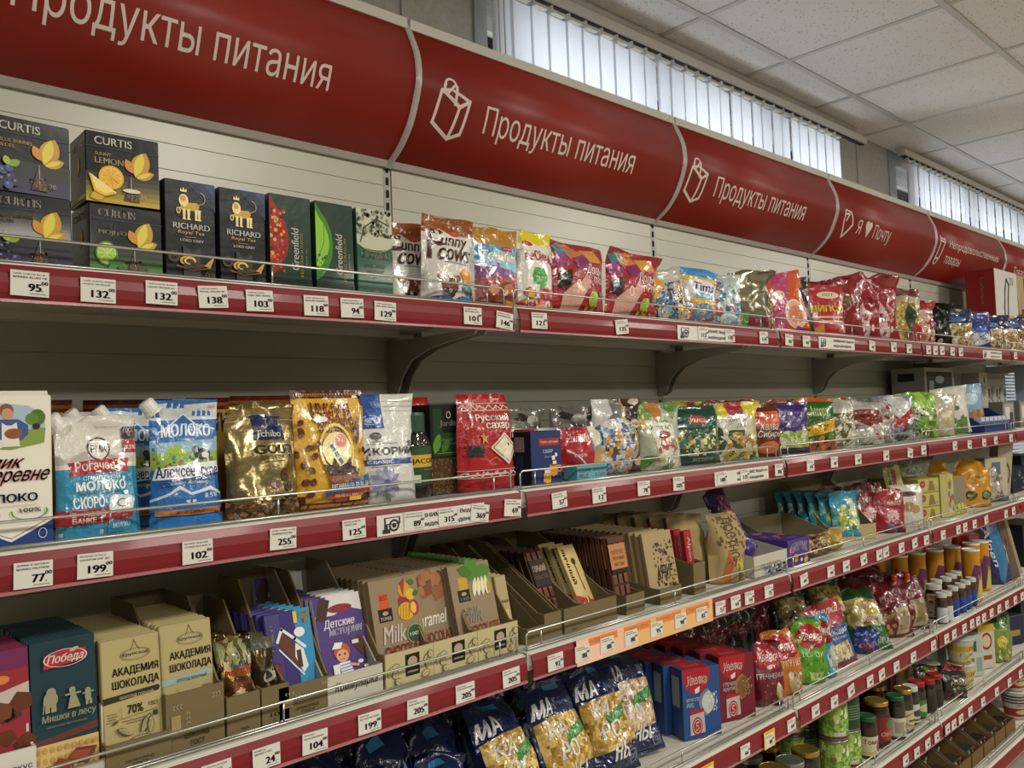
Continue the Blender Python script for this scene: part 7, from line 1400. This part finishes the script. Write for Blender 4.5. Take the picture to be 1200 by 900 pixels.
d = D().r(0, 0, 1, 1, 'b0ac9c').e(.5, .62, .35, .2, '8a3424').e(.5, .62, .26, .14, 'b8a888').r(.2, .2, .8, .3, '8a3424').r(0, .85, 1, 1, 'b8961c')
for i in range(2):
    carton('porridge_box', 'box', ('yellow topped box with a red oval mark, foremost', 'yellow topped box just behind the red oval one')[i], 5, 2.74-.06*i, .075+.085*i, .085, .180, .07, 'b8961c', d if i == 0 else None, None, rz=-26, m='paper')
for i in range(5):
    o = bag('soup_bag', 'bag', 'green and yellow soup bag in the upright row by the yellow box', 5, 2.86+.055*i, .06+.015*i, .10, .165, .035, D().e(.5, .5, .3, .15, 'b0a030').r(0, .82, 1, 1, '2c5a24').speck(.1, .1, .9, .4, 10, .08, ['a8a468', '6a7a2c'], 3), style='stand', base='6a7a34', rz=-30, wr=1.6); o['group'] = 'green and yellow soup bags'
carton('biscuit_box', 'box', 'dark navy flat box at the far end of the fifth shelf', 5, 3.18, .10, .14, .13, .10, '1a1f3c', D().r(.2, .3, .8, .5, '8a7c3c'), None, rz=-20, m='paper')

# ================================================================ bottom shelf: brown trays and cups
for i in range(7):
    x = 2.04+.135*i
    o = tray('display_tray', 'tray', ('brown cardboard tray with slanted sides, nearest one on the bottom shelf', 'second slanted brown tray on the bottom shelf', 'third slanted brown tray on the bottom shelf', 'fourth slanted brown tray on the bottom shelf', 'fifth slanted brown tray on the bottom shelf', 'sixth slanted brown tray on the bottom shelf', 'farthest slanted brown tray on the bottom shelf')[i], 6, x, .035, .120, .33, .06, .185, '6a5434', m='kraft', cut=.35)
    for q in range(3):
        p = carton('sweet_box', 'packet', 'small patterned packet inside a slanted brown tray', 6, x+R.uniform(-.01, .01), .06+.08*q, .09, .055+.03*q, .05, R.choice(['241a1c', '3f1418', '2c2a20']), D().speck(.1, .1, .9, .9, 12, .1, ['a88c50', '8a2c28', 'b0a890'], q), None, z=.004, m='paper'); p['group'] = 'packets inside the slanted trays'
    if i in (2, 3, 4):
        st = obj('strap', MB().tube([(-.0585, .03, .062), (-.0585, .10, .10), (-.0585, .21, .187)], .0022, 5, '2f5a8c').mesh('strap', ('paper',)), o)
for i in range(4):
    x = 1.40+.15*i
    tray('display_tray', 'tray', 'shadowed brown tray on the bottom shelf below the pea cans, number %s from the left' % ('one', 'two', 'three', 'four')[i], 6, x, .035, .13, .33, .05, .16, '6a5434', m='kraft', cut=.4)
cd2 = D().r(0, 0, 1, 1, 'a8a69a').r(0, .62, 1, .68, '2a2826').r(0, .74, 1, .80, '2a2826').r(0, .86, 1, .92, '2a2826').r(0, .1, 1, .42, '8a2024').t('Доширак', .2, .5, .5, .6, '8a2024', b=.03).e(.3, .28, .12, .1, 'b0a484')
for i, (x, y) in enumerate(((3.10, .09), (3.25, .10), (3.05, .22))):
    cup(('striped noodle cup with a red band, nearest on the bottom shelf', 'striped noodle cup at the photo edge on the bottom shelf', 'striped noodle cup behind the nearest one')[i], 6, x, y, .056, .12, 0, cd2); cup(('striped noodle cup stacked on the nearest one', 'striped noodle cup stacked at the photo edge', 'striped noodle cup stacked in the rear')[i], 6, x, y, .056, .12, .124, cd2)
# things glimpsed at the far end: last bay
for i, (s, x, y, w, h, c, lab) in enumerate(((3, 3.45, .10, .20, .12, '161a28', 'dark navy bag heap past the end of the third shelf'), (3, 3.75, .14, .20, .16, '1a2030', 'dark navy box past the end of the third shelf'), (4, 3.60, .10, .25, .20, '171a24', 'dark box past the end of the fourth shelf'), (5, 3.50, .10, .25, .16, '1c2438', 'dark blue box past the end of the fifth shelf'))):
    carton('cardboard_box', 'box', lab, s, x, y, w, h, .15, c, D().speck(.1, .1, .9, .9, 10, .06, ['5a6a7a', '6a6a4a', '3a4a6a'], i), None, rz=-10, m='paper')
